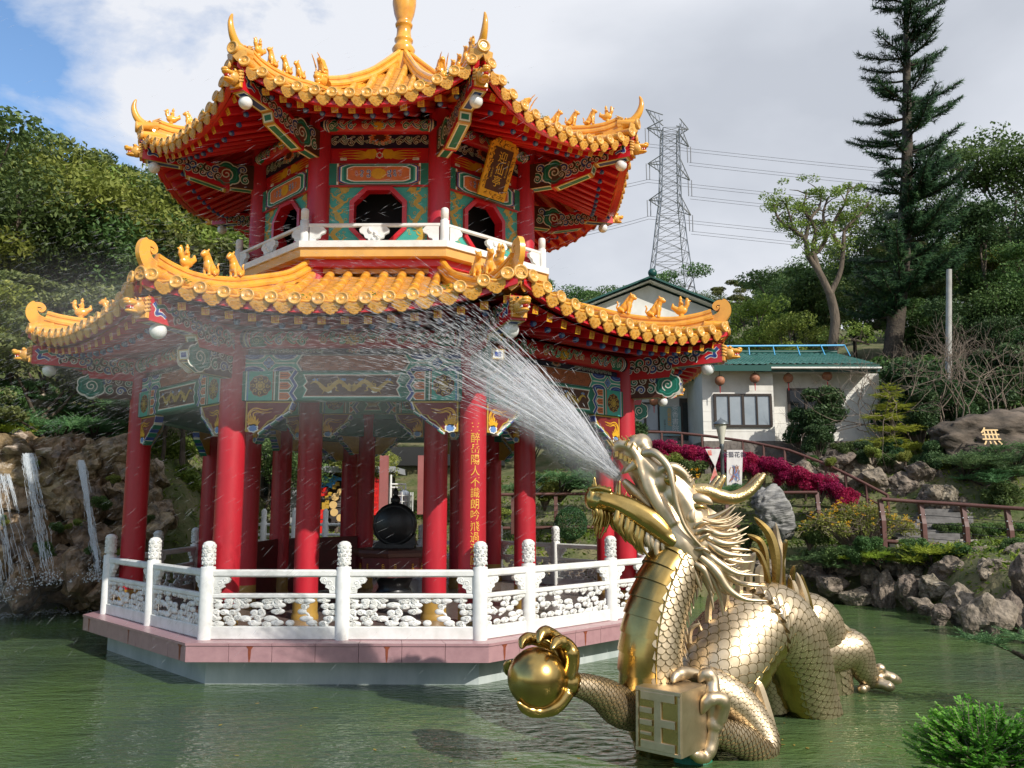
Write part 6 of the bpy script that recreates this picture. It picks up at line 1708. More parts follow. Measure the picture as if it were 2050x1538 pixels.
for i in range(6):
    t = i/5; b.tube([(x_s-.4+(atY(1690, 700, Y2+2.6).x-x_s+.4)*t, Y1+2.45+.3*t, zt_+1.0), (x_s-.4+(atY(1690, 700, Y2+2.6).x-x_s+.4)*t, Y1+2.45+.8*t, zt_+1.33+.2*t)], .02, BLP, 6)
part(b, 'roof_pipe')
def win_px(u0, u1, v0, v1, Y, panes, gm=GLASS):
    p, q = atY(u0, v1, Y), atY(u1, v0, Y); o = window(None, p.x, q.x, p.z, q.z, Y-.04, panes, gm); onto(o, HS)
win_px(1430, 1543, 789, 855, Y1, 4); win_px(1578, 1680, 778, 842, Y2, 3, DARKG); win_px(1262, 1320, 806, 865, Y3, 2)
# door with notices
p, q = atY(1362, 886, Y3), atY(1408, 798, Y3)
b = MB(); b.box(((p.x+q.x)/2, Y3-.03, (p.z+q.z)/2), (q.x-p.x, .08, q.z-p.z), FRM); o = part(b, 'door')
b = MB(); b.box(((p.x+q.x)/2+.02, Y3-.08, (p.z+q.z)/2-.05), (q.x-p.x-.18, .03, q.z-p.z-.24), DARKG); g_ = b.build('pane', o)
WHT = mat('notice_white', (.8, .8, .78), rough=.6)
b = MB()
for txt, sz, du, dv, vert, mm in (('公告事項', .085, 1393, 822, False, WHT), ('營業時間', .085, 1393, 830, False, WHT), ('歡迎光臨品茗', .10, 1380, 848, True, YELLOW)):
    me = text_mesh(txt, sz, vertical=vert, spacing=.95); b.M = frame(atY(du, dv, Y3-.10), (1, 0, 0), (0, 0, 1)); b.add([v.co.copy() for v in me.vertices], [tuple(f.vertices) for f in me.polygons], mm)
b.M = Matrix.Identity(4); c_ = atY(1397, 845, Y3-.10); b.box(tuple(c_), (.34, .005, .30), DARKG)
for k in range(6): b.box((c_.x-.02*(k % 3), c_.y-.006, c_.z+.12-.045*k), (.26-.04*(k % 3), .004, .016), WHT)
b.build('notice', g_)
# teal sign board beside the door
BT = mat('grey_teal_board', (.25, .38, .38), (.22, .34, .34), rough=.5, scale=2)
SB = empty('sign_board', tuple(atY(1342, 886, Y3-.25)), 0, label='tall grey-teal sign board with white vertical characters beside the dark door', cat='sign')
p, q = atY(1322, 886, Y3-.25), atY(1362, 814, Y3-.25)
b = MB(); b.box(((p.x+q.x)/2, Y3-.25, (p.z+q.z)/2+.12), (q.x-p.x, .05, q.z-p.z-.25), BT); b.box(((p.x+q.x)/2, Y3-.25, p.z+.02), (q.x-p.x, .05, .30), DARKG); onto(b.build('board'), SB)
b = MB()
for txt, sz, du, dv, mm in (('茶香書院', .26, 1352, 838, WHT), ('品茗賞花', .17, 1340, 836, YELLOW), ('山中清心小坐', .08, 1331, 852, FRM)):
    me = text_mesh(txt, sz, vertical=True, spacing=1.0); b.M = frame(atY(du, dv, Y3-.285), (1, 0, 0), (0, 0, 1)); b.add([v.co.copy() for v in me.vertices], [tuple(f.vertices) for f in me.polygons], mm)
onto(b.build('lettering'), SB)
# lanterns under the eaves
LAN = mat('faded_lantern', (.42, .20, .10), (.30, .10, .06), rough=.6, scale=20)
lbl = ('faded round lantern, leftmost of the four under the green eaves', 'faded round lantern, second from the left under the green eaves', 'faded round lantern hanging just right of the wall corner', 'faded round lantern, rightmost, above the dark leafy shrub', 'small pale lantern hanging left of the door, beside the dragon head finial')
for i, (u, v, Y) in enumerate(((1441, 762, Y1-.4), (1511, 757, Y1-.4), (1578, 757, Y2-.6), (1656, 753, Y2-.6), (1309, 803, Y3-1.0))):
    c = atY(u, v, Y); t = empty('lantern', tuple(c), 0, label=lbl[i], cat='lantern', group='lanterns under the eaves')
    b = MB(); b.lathe([(.06, -.16), (.13, -.13), (.17, -.05), (.175, .02), (.14, .11), (.07, .15)], LAN, 14)
    for k in range(8): b.tube([(.176*sin(pi*j/6)*cos(k*pi/4)*.98, .176*sin(pi*j/6)*sin(k*pi/4)*.98, .15-.31*j/6) for j in range(1, 6)], .004, YELLOW, 4)
    b.build('shade', t)
    b = MB(); b.tube([(0, 0, .14), (0, 0, .36)], .012, FRM, 6); b.lathe([(.07, .14), (.07, .17)], FRM, 10); b.lathe([(.06, -.18), (.06, -.15)], FRM, 10); b.tube([(0, 0, -.18), (0, 0, -.44)], [.02, .012], RED, 6); b.build('tassel', t)
# gabled building behind
GB = empty('gabled_house', (6.5, 27, 7), 0, label='white gabled house with dark green roof edges rising behind the pavilion eave', cat='house')
Yg = 25.; ap = atY(1298, 566, Yg); rt = atY(1500, 645, Yg); lf = atY(1206, 612, Yg)
lft = V((ap.x-(rt.x-ap.x), Yg, rt.z)); b = MB()
b.M = frame((0, Yg, 0), (1, 0, 0), (0, 0, 1))
b.prism([(ap.x-(rt.x-ap.x)*.82, rt.z-5), (ap.x+(rt.x-ap.x)*.82, rt.z-5), (ap.x+(rt.x-ap.x)*.82, rt.z+.25), (ap.x, ap.z-.15), (ap.x-(rt.x-ap.x)*.82, rt.z+.25)], -6, 0, WALLC); o = b.build('wall'); onto(o, GB)
b = MB()
for s_ in (-1, 1):
    e = V((ap.x+s_*(rt.x-ap.x), Yg, rt.z)); d = (e-ap)
    for z0_, th_, mm, y0_, y1_ in ((0, .16, GRD, -.75, -.6), (0, .06, GRT, -.75, 6.2)):
        vs = [V((ap.x, Yg+y, ap.z+z)) for y in (y0_, y1_) for z in (0, th_)]+[V((e.x, Yg+y, e.z+z)) for y in (y0_, y1_) for z in (0, th_)]
        b.add(vs, [(0, 1, 5, 4), (2, 6, 7, 3), (0, 4, 6, 2), (1, 3, 7, 5), (4, 5, 7, 6), (0, 2, 3, 1)], mm)
    b.add([V((ap.x, Yg-.6, ap.z-.02)), V((ap.x, Yg, ap.z-.02)), V((e.x, Yg, e.z-.02)), V((e.x, Yg-.6, e.z-.02))], [(0, 1, 2, 3)], WALLC)
b.ball((ap.x, Yg-1.25, ap.z+.15), .22, GRD, 12, 8)
onto(b.build('roof'), GB)
# pavilion-side grey building with festive signs behind the columns
GW = mat('grey_wall', (.34, .35, .37), (.29, .30, .32), rough=.8, scale=2); DKW = mat('dark_slats', (.035, .03, .03), (.06, .05, .05), rough=.7, scale=2, stretch=(.2, .2, 20))
GH = empty('grey_building', (-5, 13, 0), 0, label='low grey building with a dark slatted front seen between the pavilion columns', cat='building')
Yb = 12.
def bpx(b, u0, u1, v0, v1, Y, m, t=.06, dy=0):
    p, q = atY(u0, v1, Y), atY(u1, v0, Y); b.box(((p.x+q.x)/2, Y+t/2+dy, (p.z+q.z)/2), (q.x-p.x, t, q.z-p.z), m)
b = MB(); bpx(b, 500, 612, 937, 1110, Yb, GW, 3); onto(b.build('wall'), GH)
b = MB(); bpx(b, 612, 770, 950, 1110, Yb+.2, DKW, 2.6)
for k in range(7): bpx(b, 612, 770, 995+k*3, 996.2+k*3, Yb+.15, mat('pale_slat', (.3, .27, .26), rough=.7), .03)
onto(b.build('slatted_front'), GH)
b = MB(); bpx(b, 495, 790, 934, 946, Yb-.5, GW, 3.4); bpx(b, 440, 1010, 895, 932, Yb+2.0, mat('near_black_slab', (.015, .016, .016), rough=.8), 2); onto(b.build('roof'), GH)  # second box: wide near-black slab filling the dark band above the wall
o = window(None, atY(524, 990, Yb).x, atY(552, 990, Yb).x, atY(540, 997, Yb).z, atY(540, 953, Yb).z, Yb-.05, 1, DARKG); onto(o, GH)
b = MB()
for (u0, u1) in ((758, 776), (835, 848)): bpx(b, u0, u1, 912, 1030, Yb-1.2, mat('dusty_pink_post', (.38, .13, .12), (.33, .11, .10), rough=.6, scale=3), .3)
onto(b.build('post'), GH)
SKB = mat('bright_blue', (.05, .35, .85), rough=.4); SRED = mat('bright_red', (.75, .02, .015), rough=.4); SGOLD = mat('pale_gold', (.75, .50, .20), rough=.4)
def flat(name, u, v, Y, pts, m, label, cat, extra=None, group=None):
    b = MB(); b.M = frame(atY(u, v, Y), (1, 0, 0), (0, 0, 1)); b.prism(pts, -.03, .03, m)
    if extra: extra(b)
    return b.build(name, label=label, cat=cat, group=group)
cl = [(x*.32, y*.22) for x, y in [(-1.1, -.4), (-.6, -.9), (0, -.5), (.5, -.9), (.9, -.3), (1.0, .3), (1.6, .2), (2.1, .35), (1.6, .6), (1.1, .8), (.6, 1.1), (.3, .6), (-.2, 1.0), (-.7, .7), (-1.0, 1.0), (-1.3, .3)]]
flat('cloud_cutout', 655, 966, Yb-.1, cl, SKB, 'bright blue cloud cut-out on the slatted wall behind the pavilion', 'sign', lambda b: b.ribbon(spiral(-.12, -.05, .12, 1.4), .02, NAVY, .033))
for i, (u, v, r) in enumerate(((671, 995, 7.5), (667, 1011, 7.5), (669, 1026, 7.5), (681, 1037, 7), (682, 985, 7))):
    flat('gold_disc', u, v, Yb-.12, [(r*PX(Yb)*cos(t*pi/12), r*PX(Yb)*sin(t*pi/12)) for t in range(24)], SGOLD, 'round pale gold disc hanging on the slatted wall', 'decoration', group='gold discs on the slatted wall')
for i, (u, v, w_, h_) in enumerate(((648, 985, 8, 9), (646, 1030, 9, 10), (643, 1055, 5, 14))):
    flat('red_cutout', u, v, Yb-.14, [(-w_*.016, -h_*.016), (w_*.016, -h_*.013), (w_*.013, h_*.016), (-w_*.015, h_*.015)], SRED, ('small red cut-out panel under the blue cloud', 'red cut-out panel left of the gold discs', 'narrow red panel low beside the dark red column')[i], 'decoration')
for i, (u, v) in enumerate(((657, 992), (651, 1008), (651, 1017), (672, 972))):
    flat('gold_character', u, v, Yb-.13, tr([(-.1, -.12), (.02, -.12), (.02, -.02), (.12, -.02), (.12, .1), (.0, .12), (0, .03), (-.1, .03)], 0, 0, 1), mat('ochre_gold', (.55, .33, .04), rough=.4), 'small ochre gold cut-out among the discs on the slatted wall', 'decoration', group='ochre cut-outs on the slatted wall')
b = MB(); p = atY(752, 993, Yb-.3); b.M = frame(p, (1, 0, 0), (0, 0, 1)); b.box((0, 0, 0), (.20, 1.22, .02), SRED)
me = text_mesh('吉祥如意', .19, vertical=True, spacing=1.15); b.M = b.M @ Matrix.Translation((0, 0, .015)); b.add([v.co.copy() for v in me.vertices], [tuple(f.vertices) for f in me.polygons], mat('deep_red_ink', (.45, .01, .01), rough=.5))
b.build('red_banner', label='narrow vertical red banner with characters beside the pink post', cat='banner')
# steel tank in a ladder cage
ST = mat('steel', (.55, .57, .58), rough=.3, metal=.9); 
TK = empty('water_tank', tuple(atY(806, 1075, Yb-.4)), 0, label='steel water tank in a caged frame with a green label, behind the drum', cat='tank')
b = MB(); s_ = 1/ (1/PX(Yb-.4)); R_ = 15*PX(Yb-.4); H_ = 92*PX(Yb-.4); b.lathe([(R_, 0), (R_, H_*.85), (R_*.8, H_*.96), (R_*.3, H_)], ST, 20); b.build('drum', TK)
b = MB()
for k in range(8): b.tube([(R_*1.25*cos(k*pi/4), R_*1.25*sin(k*pi/4), 0), (R_*1.25*cos(k*pi/4), R_*1.25*sin(k*pi/4), H_*.95)], .018, WHITE, 5)
for z in range(8): b.tube([(R_*1.25*cos(k*pi/8), R_*1.25*sin(k*pi/8), H_*z/8) for k in range(16)], .014, WHITE, 5, closed=True)
b.tube([(-R_*1.7, 0, 0), (-R_*1.7, 0, H_*1.35)], .04, WHITE, 8); b.tube([(-R_*1.7, 0, H_*1.05), (-R_*.2, 0, H_*1.05), (-R_*.2, 0, H_)], .03, WHITE, 8); b.tube([(-R_*1.7, 0, H_*1.12), (R_*.3, 0, H_*1.12), (R_*.3, 0, H_)], .03, WHITE, 8)
b.build('cage', TK)
b = MB(); b.box((0, -R_*1.28, H_*.62), (.26, .02, .14), mat('green_label', (.02, .35, .20), rough=.4)); b.box((.03, -R_*1.30, H_*.62), (.10, .012, .08), WHT); b.build('label_plate', TK)

# ================================================================ pylon and lines
PYM = mat('galvanised_steel', (.20, .21, .22), (.32, .33, .34), rough=.5, metal=.6, scale=1)
YP = 150.; base = atY(1347, 585, YP); K = PX(YP)
PYL = empty('pylon', (base.x, YP, base.z-12), 0, label='tall lattice steel electricity pylon on the hill behind the pavilion', cat='pylon')
zz0 = base.z-12
def PP(u, v, dy=0): q = atY(u, v, YP+dy); return V((q.x-base.x, dy, q.z-zz0))
b = MB()
lv = [(640, 50), (585, 42), (540, 36), (490, 30), (440, 25), (400, 20), (360, 19), (320, 18), (280, 17.5), (262, 17)]
def leg(i, sx, sy): v, w_ = lv[i]; q = PP(1341, v); return V((q.x+sx*w_*K, sy*w_*K, q.z))
for sx in (-1, 1):
    for sy in (-1, 1):
        b.tube([leg(i, sx, sy) for i in range(len(lv))], .11, PYM, 4, smooth=False)
for i in range(len(lv)-1):
    for (a_, c_) in (((-1, -1), (1, -1)), ((1, -1), (1, 1)), ((1, 1), (-1, 1)), ((-1, 1), (-1, -1))):
        p0, p1, q0, q1 = leg(i, *a_), leg(i, *c_), leg(i+1, *a_), leg(i+1, *c_)
        n_ = 2 if i < 5 else 2
        for k in range(n_):
            A0, A1, B0, B1 = p0.lerp(q0, k/n_), p0.lerp(q0, (k+1)/n_), p1.lerp(q1, k/n_), p1.lerp(q1, (k+1)/n_)
            b.tube([A0, B1], .05, PYM, 4, smooth=False); b.tube([B0, A1], .05, PYM, 4, smooth=False); b.tube([A1, B1], .045, PYM, 4, smooth=False)
body_ = b.build('lattice_mast', PYL)
arms = []
for (v, ul, vl, ur, vr) in ((252, 1293, 219, 1378, 259), (262, 1295, 257, 1379, 294), (330, 1297, 328, 1381, 361), (402, 1299, 401, 1383, 431)):
    b = MB(); 
    for (u, vt, sx) in ((ul, vl, -1), (ur, vr, 1)):
        tip = PP(u, vt)
        q = PP(1341, v); W_ = 17.5*K
        for sy in (-1, 1):
            for dz in (-1, 1):
                root = V((q.x+sx*W_, sy*W_, q.z+dz*12*K-sx*4*K)); b.tube([root, tip], .12, PYM, 4, smooth=False)
            for k in range(1, 4):
                r0 = V((q.x+sx*W_, sy*W_, q.z+12*K)).lerp(tip, k/4); r1 = V((q.x+sx*W_, sy*W_, q.z-12*K)).lerp(tip, (k-.5)/4); b.tube([r0, r1], .06, PYM, 4, smooth=False)
        arms.append((tip, sx, v))
    b.build('cross_arm', PYL)
INS = mat('insulator', (.20, .20, .21), rough=.4)
ends = []
for tip, sx, v in arms[2:]:
    b = MB(); 
    for dx in (-.35, .35): b.tube([tip+V((dx, 0, 0)), tip+V((dx*.9, 0, -3.4))], .10, INS, 6)
    b.build('insulator', PYL); ends.append((V((tip.x+base.x, YP, tip.z+zz0-3.4)), sx))
for i, (e, sx) in enumerate(ends):
    b = MB()
    for off in (0, .45):
        far = e+V((150, 10, -9+.0*i)); P_ = [e.lerp(far, t/14)+V((0, off, -3.2*4*(t/14)*(1-t/14)*.35-off)) for t in range(15)]; b.tube(P_, .035, METALD, 4, cap=False)
        if sx < 0:
            far2 = e+V((-60, -60, -28)); P_ = [e.lerp(far2, t/14)+V((0, off, -8*(t/14)*(1-t/14)-off)) for t in range(15)]; b.tube(P_, .035, METALD, 4, cap=False)
    b.build('power_line', label='pair of thin power cables strung from the pylon across the sky', cat='cable', group='power lines from the pylon')

# ================================================================ garden furniture: rails, stairs, lamp, banners
BRN = mat('brown_rail', (.13, .055, .045), (.10, .04, .03), rough=.5, scale=6); BOLT = mat('bright_bolt', (.6, .6, .6), rough=.3, metal=1)
def rail_run(name, pts, label, h=1.0, nposts=None, cables=4, style='cable', group=None):
    root = empty(name, tuple(pts[0]), 0, label=label, cat='railing', group=group); o0 = V(pts[0]); P_ = [V(p)-o0 for p in pts]
    Ls = [0]
    for i in range(1, len(P_)): Ls.append(Ls[-1]+(P_[i]-P_[i-1]).length)
    def at(s):
        i = 0
        while i < len(P_)-2 and Ls[i+1] < s: i += 1
        return P_[i].lerp(P_[i+1], (s-Ls[i])/(Ls[i+1]-Ls[i]))
    n = nposts or max(2, int(Ls[-1]/1.2))
    b = MB(); b.tube([at(Ls[-1]*i/40)+V((0, 0, h)) for i in range(41)], .045, BRN, 8); b.build('handrail', root)
    b = MB()
    if style == 'cable':
        for k in range(cables): b.tube([at(Ls[-1]*i/40)+V((0, 0, h*(.16+.72*k/cables))) for i in range(41)], .008, METALD, 5)
        b.tube([at(Ls[-1]*i/40)+V((0, 0, .02)) for i in range(41)], .05, BRN, 6)
        b.build('cable', root)
    else:
        for hh_ in (.45, .1): b.tube([at(Ls[-1]*i/40)+V((0, 0, h*hh_)) for i in range(41)], .028, BRN, 6)
        b.build('lower_rail', root)
    for i in range(n):
        p = at(Ls[-1]*i/(n-1)); b = MB()
        if style == 'cable':
            b.M = Matrix.Translation(p) @ frame((0, 0, 0), (0, 1, 0), (0, 0, 1)); w_ = .055
            b.prism([(-w_*1.2, -.15), (w_*1.2, -.15), (w_*1.3, h*.45), (w_*1.0, h*.52), (w_*1.6, h*.6), (w_*2.4, h*1.0), (w_*.6, h*1.0), (-w_*.6, h*.62), (-w_*1.2, h*.5)], -.05, .05, BRN)
            for k in range(4): b.ball((0, h*(.16+.18*k), .055), .022, BOLT, 6, 4); b.ball((0, h*(.16+.18*k), -.055), .022, BOLT, 6, 4)
        else: b.bbox((p.x, p.y, p.z+h/2-.1), (.07, .07, h+.2), BRN, .01)
        b.build('post', root)
    return root
def gp(u, Y, lift=0): x = atY(u, 1000, Y).x; return (x, Y, hgt(x, Y)+lift)
rail_run('path_railing', [tuple(atY(1770, 1085, 4.6)), tuple(atY(1840, 1091, 4.4)), tuple(atY(1925, 1098, 4.0)), tuple(atY(2012, 1106, 3.6)), tuple(atY(2120, 1116, 3.1))], 'brown cable railing with bolted posts along the path on the right', 1.0, 5)
rail_run('bank_railing', [tuple(atY(940, 1060, 9.0)), tuple(atY(1080, 1058, 9.0)), tuple(atY(1300, 1056, 9.2)), tuple(atY(1420, 1056, 9.2)), tuple(atY(1640, 1056, 8.4))], 'thin brown railing along the bank behind the pavilion and the dragon', .98, 9, 3)
rail_run('stair_railing', [tuple(atY(u, v, Y)) for u, v, Y in ((1285, 908, 12.2), (1350, 910, 12.0), (1420, 918, 11.6), (1500, 930, 11.0), (1580, 948, 10.4), (1650, 975, 9.8), (1710, 1005, 9.2), (1780, 1043, 8.6))], 'long dark brown stair railing descending to the right behind the crimson shrubs', .72, 13, style='bar')
STEP = mat('grey_step', (.10, .095, .09), (.20, .19, .18), rough=.85, scale=3)
b = MB()
for k in range(11):
    p = atY(1832+k*9-k*k*.3, 1082-k*7.0, 5.3+k*.33); b.box((p.x+.1, p.y, p.z-.09), (1.45, .36, .18), STEP)
b.build('garden_stairs', label='grey stone steps rising behind the cable railing on the right', cat='stairs')
b = MB(); WK = mat('pale_path', (.42, .38, .33), (.34, .31, .27), rough=.9, scale=2)
pts = [atY(1780, 1082, 4.9), atY(1900, 1090, 4.9), atY(2060, 1100, 4.6), atY(2200, 1112, 4.4), atY(2200, 1085, 6.6), atY(2060, 1078, 6.6), atY(1930, 1072, 6.6), atY(1830, 1070, 6.4)]
b.add([(p.x, p.y, p.z-.02) for p in pts]+[(p.x, p.y, p.z-.4) for p in pts], [tuple(range(8))]+[(i, 8+i, 8+(i+1) % 8, (i+1) % 8) for i in range(8)], WK); b.build('garden_path', kind='structure')
# lamp post with banners
LB = atY(1449, 1010, 8.2); kk = PX(8.2)
LP = empty('lamp_post', tuple(LB), 0, label='slim grey lamp post with a tapered glass lantern, banners hanging on it', cat='lamp post')
GRY = mat('grey_metal', (.16, .18, .19), rough=.4, metal=.6); CG = mat('clear_lamp_glass', (.62, .60, .50), rough=.1, coat=.8)
b = MB(); b.lathe([(.075, 0), (.06, .1), (.055, 112*kk), (.07, 114*kk), (.05, 120*kk)], GRY, 12); b.build('pole', LP)
b = MB(); b.lathe([(.06, 120*kk), (.11, 140*kk), (.165, 160*kk)], CG, 14); b.build('lantern_glass', LP)
b = MB(); b.lathe([(.22, 159*kk), (.20, 163*kk), (.08, 168*kk), (.02, 171*kk), (.0, 174*kk)], GRY, 14); b.build('cap', LP)
BNW = mat('banner_cloth', (.72, .70, .68), (.62, .58, .57), rough=.7, scale=5); BNR = mat('banner_red_print', (.62, .10, .08), (.70, .35, .30), rough=.7, scale=9)
def banner(name, pts, Y, label, extra):
    c = atY(*pts[0], Y); b = MB(); b.M = frame(c, (1, 0, 0), (0, 0, 1)); P_ = [atY(u, v, Y) for u, v in pts]; q = [(p.x-c.x, p.z-c.z) for p in P_]
    b.prism(q, -.008, .008, BNW); extra(b, c); return b.build(name, label=label, cat='banner')
def ex1(b, c):
    me = text_mesh('茶藝花香', .17); b.M = frame(atY(1470, 911, 8.08), (1, 0, 0), (0, 0, 1)); b.add([v.co.copy() for v in me.vertices], [tuple(f.vertices) for f in me.polygons], NAVY)
    b.M = frame(atY(1470, 945, 8.08), (1, 0, 0), (0, 0, 1)); rr = random.Random(2)
    for i in range(16): b.ribbon(sm([(rr.uniform(-.16, .16), rr.uniform(-.3, .2)) for _ in range(3)], 4), .012, (RUST, LBLUE, BROWN)[i % 3], .001*i*.3)
    b.poly(lobes(.02, -.36, .06, 6, .2, 24, sx=1.6), NAVY, .006)
banner('banner', [(1455, 972), (1485, 972), (1487, 901), (1455, 901)], 8.1, 'upright white banner with dark characters at its top, right of the lamp post', ex1)
def ex2(b, c):
    b.M = frame(c, (1, 0, 0), (0, 0, 1)); P_ = [atY(u, v, 8.1) for u, v in ((1428, 966), (1437, 969), (1439, 958), (1431, 935), (1422, 962))]; b.poly([(p.x-c.x, p.z-c.z) for p in P_], BNR, .010)
    P_ = [atY(u, v, 8.1) for u, v in ((1416, 902), (1424, 901), (1426, 912), (1419, 912))]; b.poly([(p.x-c.x, p.z-c.z) for p in P_], BNR, .010)
banner('banner', [(1412, 899), (1443, 899), (1432, 934), (1440, 971), (1419, 971), (1431, 934)], 8.12, 'twisted white and red banner hanging left of the lamp post', ex2)
# white balustrade of the bridge behind the pavilion
wb = empty('far_balustrade', (-3, 8, 0), 0, label='white post and rail balustrade behind the pavilion on the left', cat='railing')
for i in range(7):
    b = MB(); u = 340+i*62; p = atY(u, 1100, 8.2); b.lathe([(.09, -.3), (.09, .75), (.07, .77), (.08, 1.05), (.03, 1.12)], WHITE, 12, c=tuple(p)); onto(b.build('post'), wb)
b = MB(); p, q = atY(330, 1100, 8.2), atY(720, 1100, 8.2)
for z in (.68, .40): b.tube([p+V((0, 0, z)), q+V((0, 0, z))], .04, WHITE, 8)
b.box(tuple((p+q)/2+V((0, 0, .12))), ((q-p).length, .08, .3), WHITE); onto(b.build('rails'), wb)
# utility pole on the right
b = MB(); b.tube([atY(1898, 900, 13.5), atY(1900, 540, 13.5)], [.12, .09], mat('weathered_pole', (.42, .41, .38), (.30, .29, .27), rough=.8, scale=3), 12); b.build('utility_pole', label='pale grey concrete pole standing among the bare branches on the right', cat='pole')
# ================================================================ plants
BARK = mat('bark', (.055, .042, .03), (.17, .13, .095), rough=.9, scale=3, bump=1., bscale=12, bdist=.05, stretch=(1, 1, .3))
BARKD = mat('dark_bark', (.035, .026, .02), (.09, .07, .05), rough=.9, scale=3, bump=1., bscale=12, bdist=.05)
TWIG = mat('bare_twig', (.16, .12, .09), (.28, .22, .17), rough=.9, scale=2)
L_OL = leafmat('olive_leaf', (.06, .085, .025), (.19, .22, .07), (.34, .35, .14))
L_MG = leafmat('mid_green_leaf', (.04, .080, .025), (.12, .20, .055), (.22, .32, .10))
L_YG = leafmat('yellow_green_leaf', (.09, .13, .02), (.26, .32, .06), (.42, .46, .12))
L_DK = leafmat('dark_needle', (.012, .045, .02), (.04, .11, .04), (.10, .19, .06), trans=.15)
L_JU = leafmat('juniper_needle', (.04, .10, .04), (.13, .25, .09), (.24, .38, .15), trans=.25)
L_JY = leafmat('golden_juniper', (0.135, 0.195, 0.018), (0.360, 0.450, 0.045), (0.570, 0.620, 0.090), trans=.3)
L_BX = leafmat('box_leaf', (.05, .14, .012), (.18, .38, .04), (.34, .54, .08), trans=.4)
L_RD = leafmat('crimson_leaf', (.14, .004, .03), (.48, .014, .10), (.62, .06, .19), trans=.35, var=.06)
L_DG = leafmat('dark_green_leaf', (.022, .055, .022), (.06, .13, .04), (.14, .23, .09), trans=.2)
L_OR = leafmat('orange_petal', (.70, .22, .01), (.80, .42, .02), (.85, .55, .05), trans=.3)
def leaf(b, c, s, rr, m, up=.5, asp=.5):
    n = V((rr.gauss(0, 1), rr.gauss(0, 1), rr.gauss(0, 1)+up*2)).normalized(); t = n.orthogonal().normalized()
    t = Matrix.Rotation(rr.uniform(0, 6.28), 3, n) @ t; u_ = n.cross(t)
    s *= rr.uniform(.7, 1.3); vs = [c-t*s, c+u_*s*asp-n*s*.12, c+t*s, c-u_*s*asp-n*s*.12]
    b.add(vs, [(0, 1, 2, 3)], m)
def clump(b, c, r, n, s, rr, m, flat=.55, up=.5):
    for _ in range(n):
        d = V((rr.gauss(0, 1), rr.gauss(0, 1), rr.gauss(0, 1))); d.normalize(); d *= r*(rr.random()**.33)
        leaf(b, c+V((d.x, d.y, d.z*flat)), s, rr, m, up)
def grow(b, rr, p, d, L_, r, depth, ends, m, wig=.35, split=(2, 3), sh=.72, upb=.15, spread=.65):
    n = 5; pts = [p.copy()]; q = p.copy(); dd = d.copy()
    for i in range(n):
        dd = (dd+V((rr.gauss(0, wig), rr.gauss(0, wig), rr.gauss(0, wig*.6)+upb))*.35).normalized(); q = q+dd*(L_/n); pts.append(q.copy())
    b.tube(pts, [r*(1-.4*i/n) for i in range(n+1)], m, 8 if depth > 1 else 5, cap=False)
    if depth <= 0: ends.append(q); return
    if depth <= 1: ends.append(pts[3])
    for k in range(rr.randint(*split)):
        a = rr.uniform(0, 6.28); side = (dd.orthogonal().normalized()); side = Matrix.Rotation(a, 3, dd) @ side
        nd = (dd+side*rr.uniform(spread*.6, spread*1.3)).normalized(); grow(b, rr, q.copy(), nd, L_*sh*rr.uniform(.8, 1.2), r*.6, depth-1, ends, m, wig, split, sh, upb, spread)
def make_tree(seed, H_, m, leafs=9000, ls=.13, cr=1.0, depth=4, bark=BARK, flat=.5, spread=.65, trunkL=.35, sh=.72, split=(2, 3), r0=.02, up=.5):
    """a (trunk mesh, crown mesh) pair standing on the origin"""
    rr = random.Random(seed); b = MB(); ends = []
    grow(b, rr, V((0, 0, -.4)), V((rr.gauss(0, .08), rr.gauss(0, .08), 1)).normalized(), H_*trunkL, H_*r0, depth, ends, bark, spread=spread, sh=sh, split=split)
    tm_ = b.mesh('trunk'); zt = max(e.z for e in ends); k = H_/zt*.97
    c = MB(); per = max(3, int(leafs/len(ends)))
    for e in ends:
        clump(c, e, cr*rr.uniform(.7, 1.3), per, ls/k, rr, m, flat, up)
    cm = c.mesh('crown')
    for me in (tm_, cm):
        for v in me.vertices: v.co *= k
    return tm_, cm
def plant(meshes, loc, s=1., rz=None, name='tree', label='', cat='tree', group=None, parts=('trunk', 'crown'), sz=1.):
    t = empty(name, loc, random.uniform(0, 6.28) if rz is None else rz, label=label, cat=cat, group=group); t.scale = (s, s, s*sz)
    for me, nm in zip(meshes, parts):
        o = bpy.data.objects.new(nm, me); COL.objects.link(o); o.parent = t
    return t
T_far = [make_tree(1, 7, L_OL, 9500, .105, .95, 3, flat=.42, spread=.8, sh=.8), make_tree(2, 8, L_MG, 9800, .105, 1.0, 3, flat=.45, spread=.75, sh=.8), make_tree(3, 7, L_OL, 9000, .10, .85, 4, flat=.35, spread=.8, split=(2, 2), sh=.85), make_tree(4, 6.5, L_MG, 10000, .10, 1.15, 3, flat=.6), make_tree(5, 7.5, L_YG, 9000, .10, .95, 3, flat=.5, spread=.7), make_tree(14, 7, L_MG, 11000, .095, 1.3, 3, flat=.7, split=(3, 3))]
LB_FAR = ['spreading olive-green tree on the wooded hillside', 'mid-green bushy tree on the wooded hillside', 'flat-topped thin-stemmed tree on the wooded hillside', 'dense dark green tree on the wooded hillside', 'pale yellow-green tree on the wooded hillside', 'dense dark green tree on the wooded hillside']
rr = random.Random(42)
def ang_xy(ph, r): a = radians(ph); return 2.16+r*sin(a), -15.7+r*cos(a)
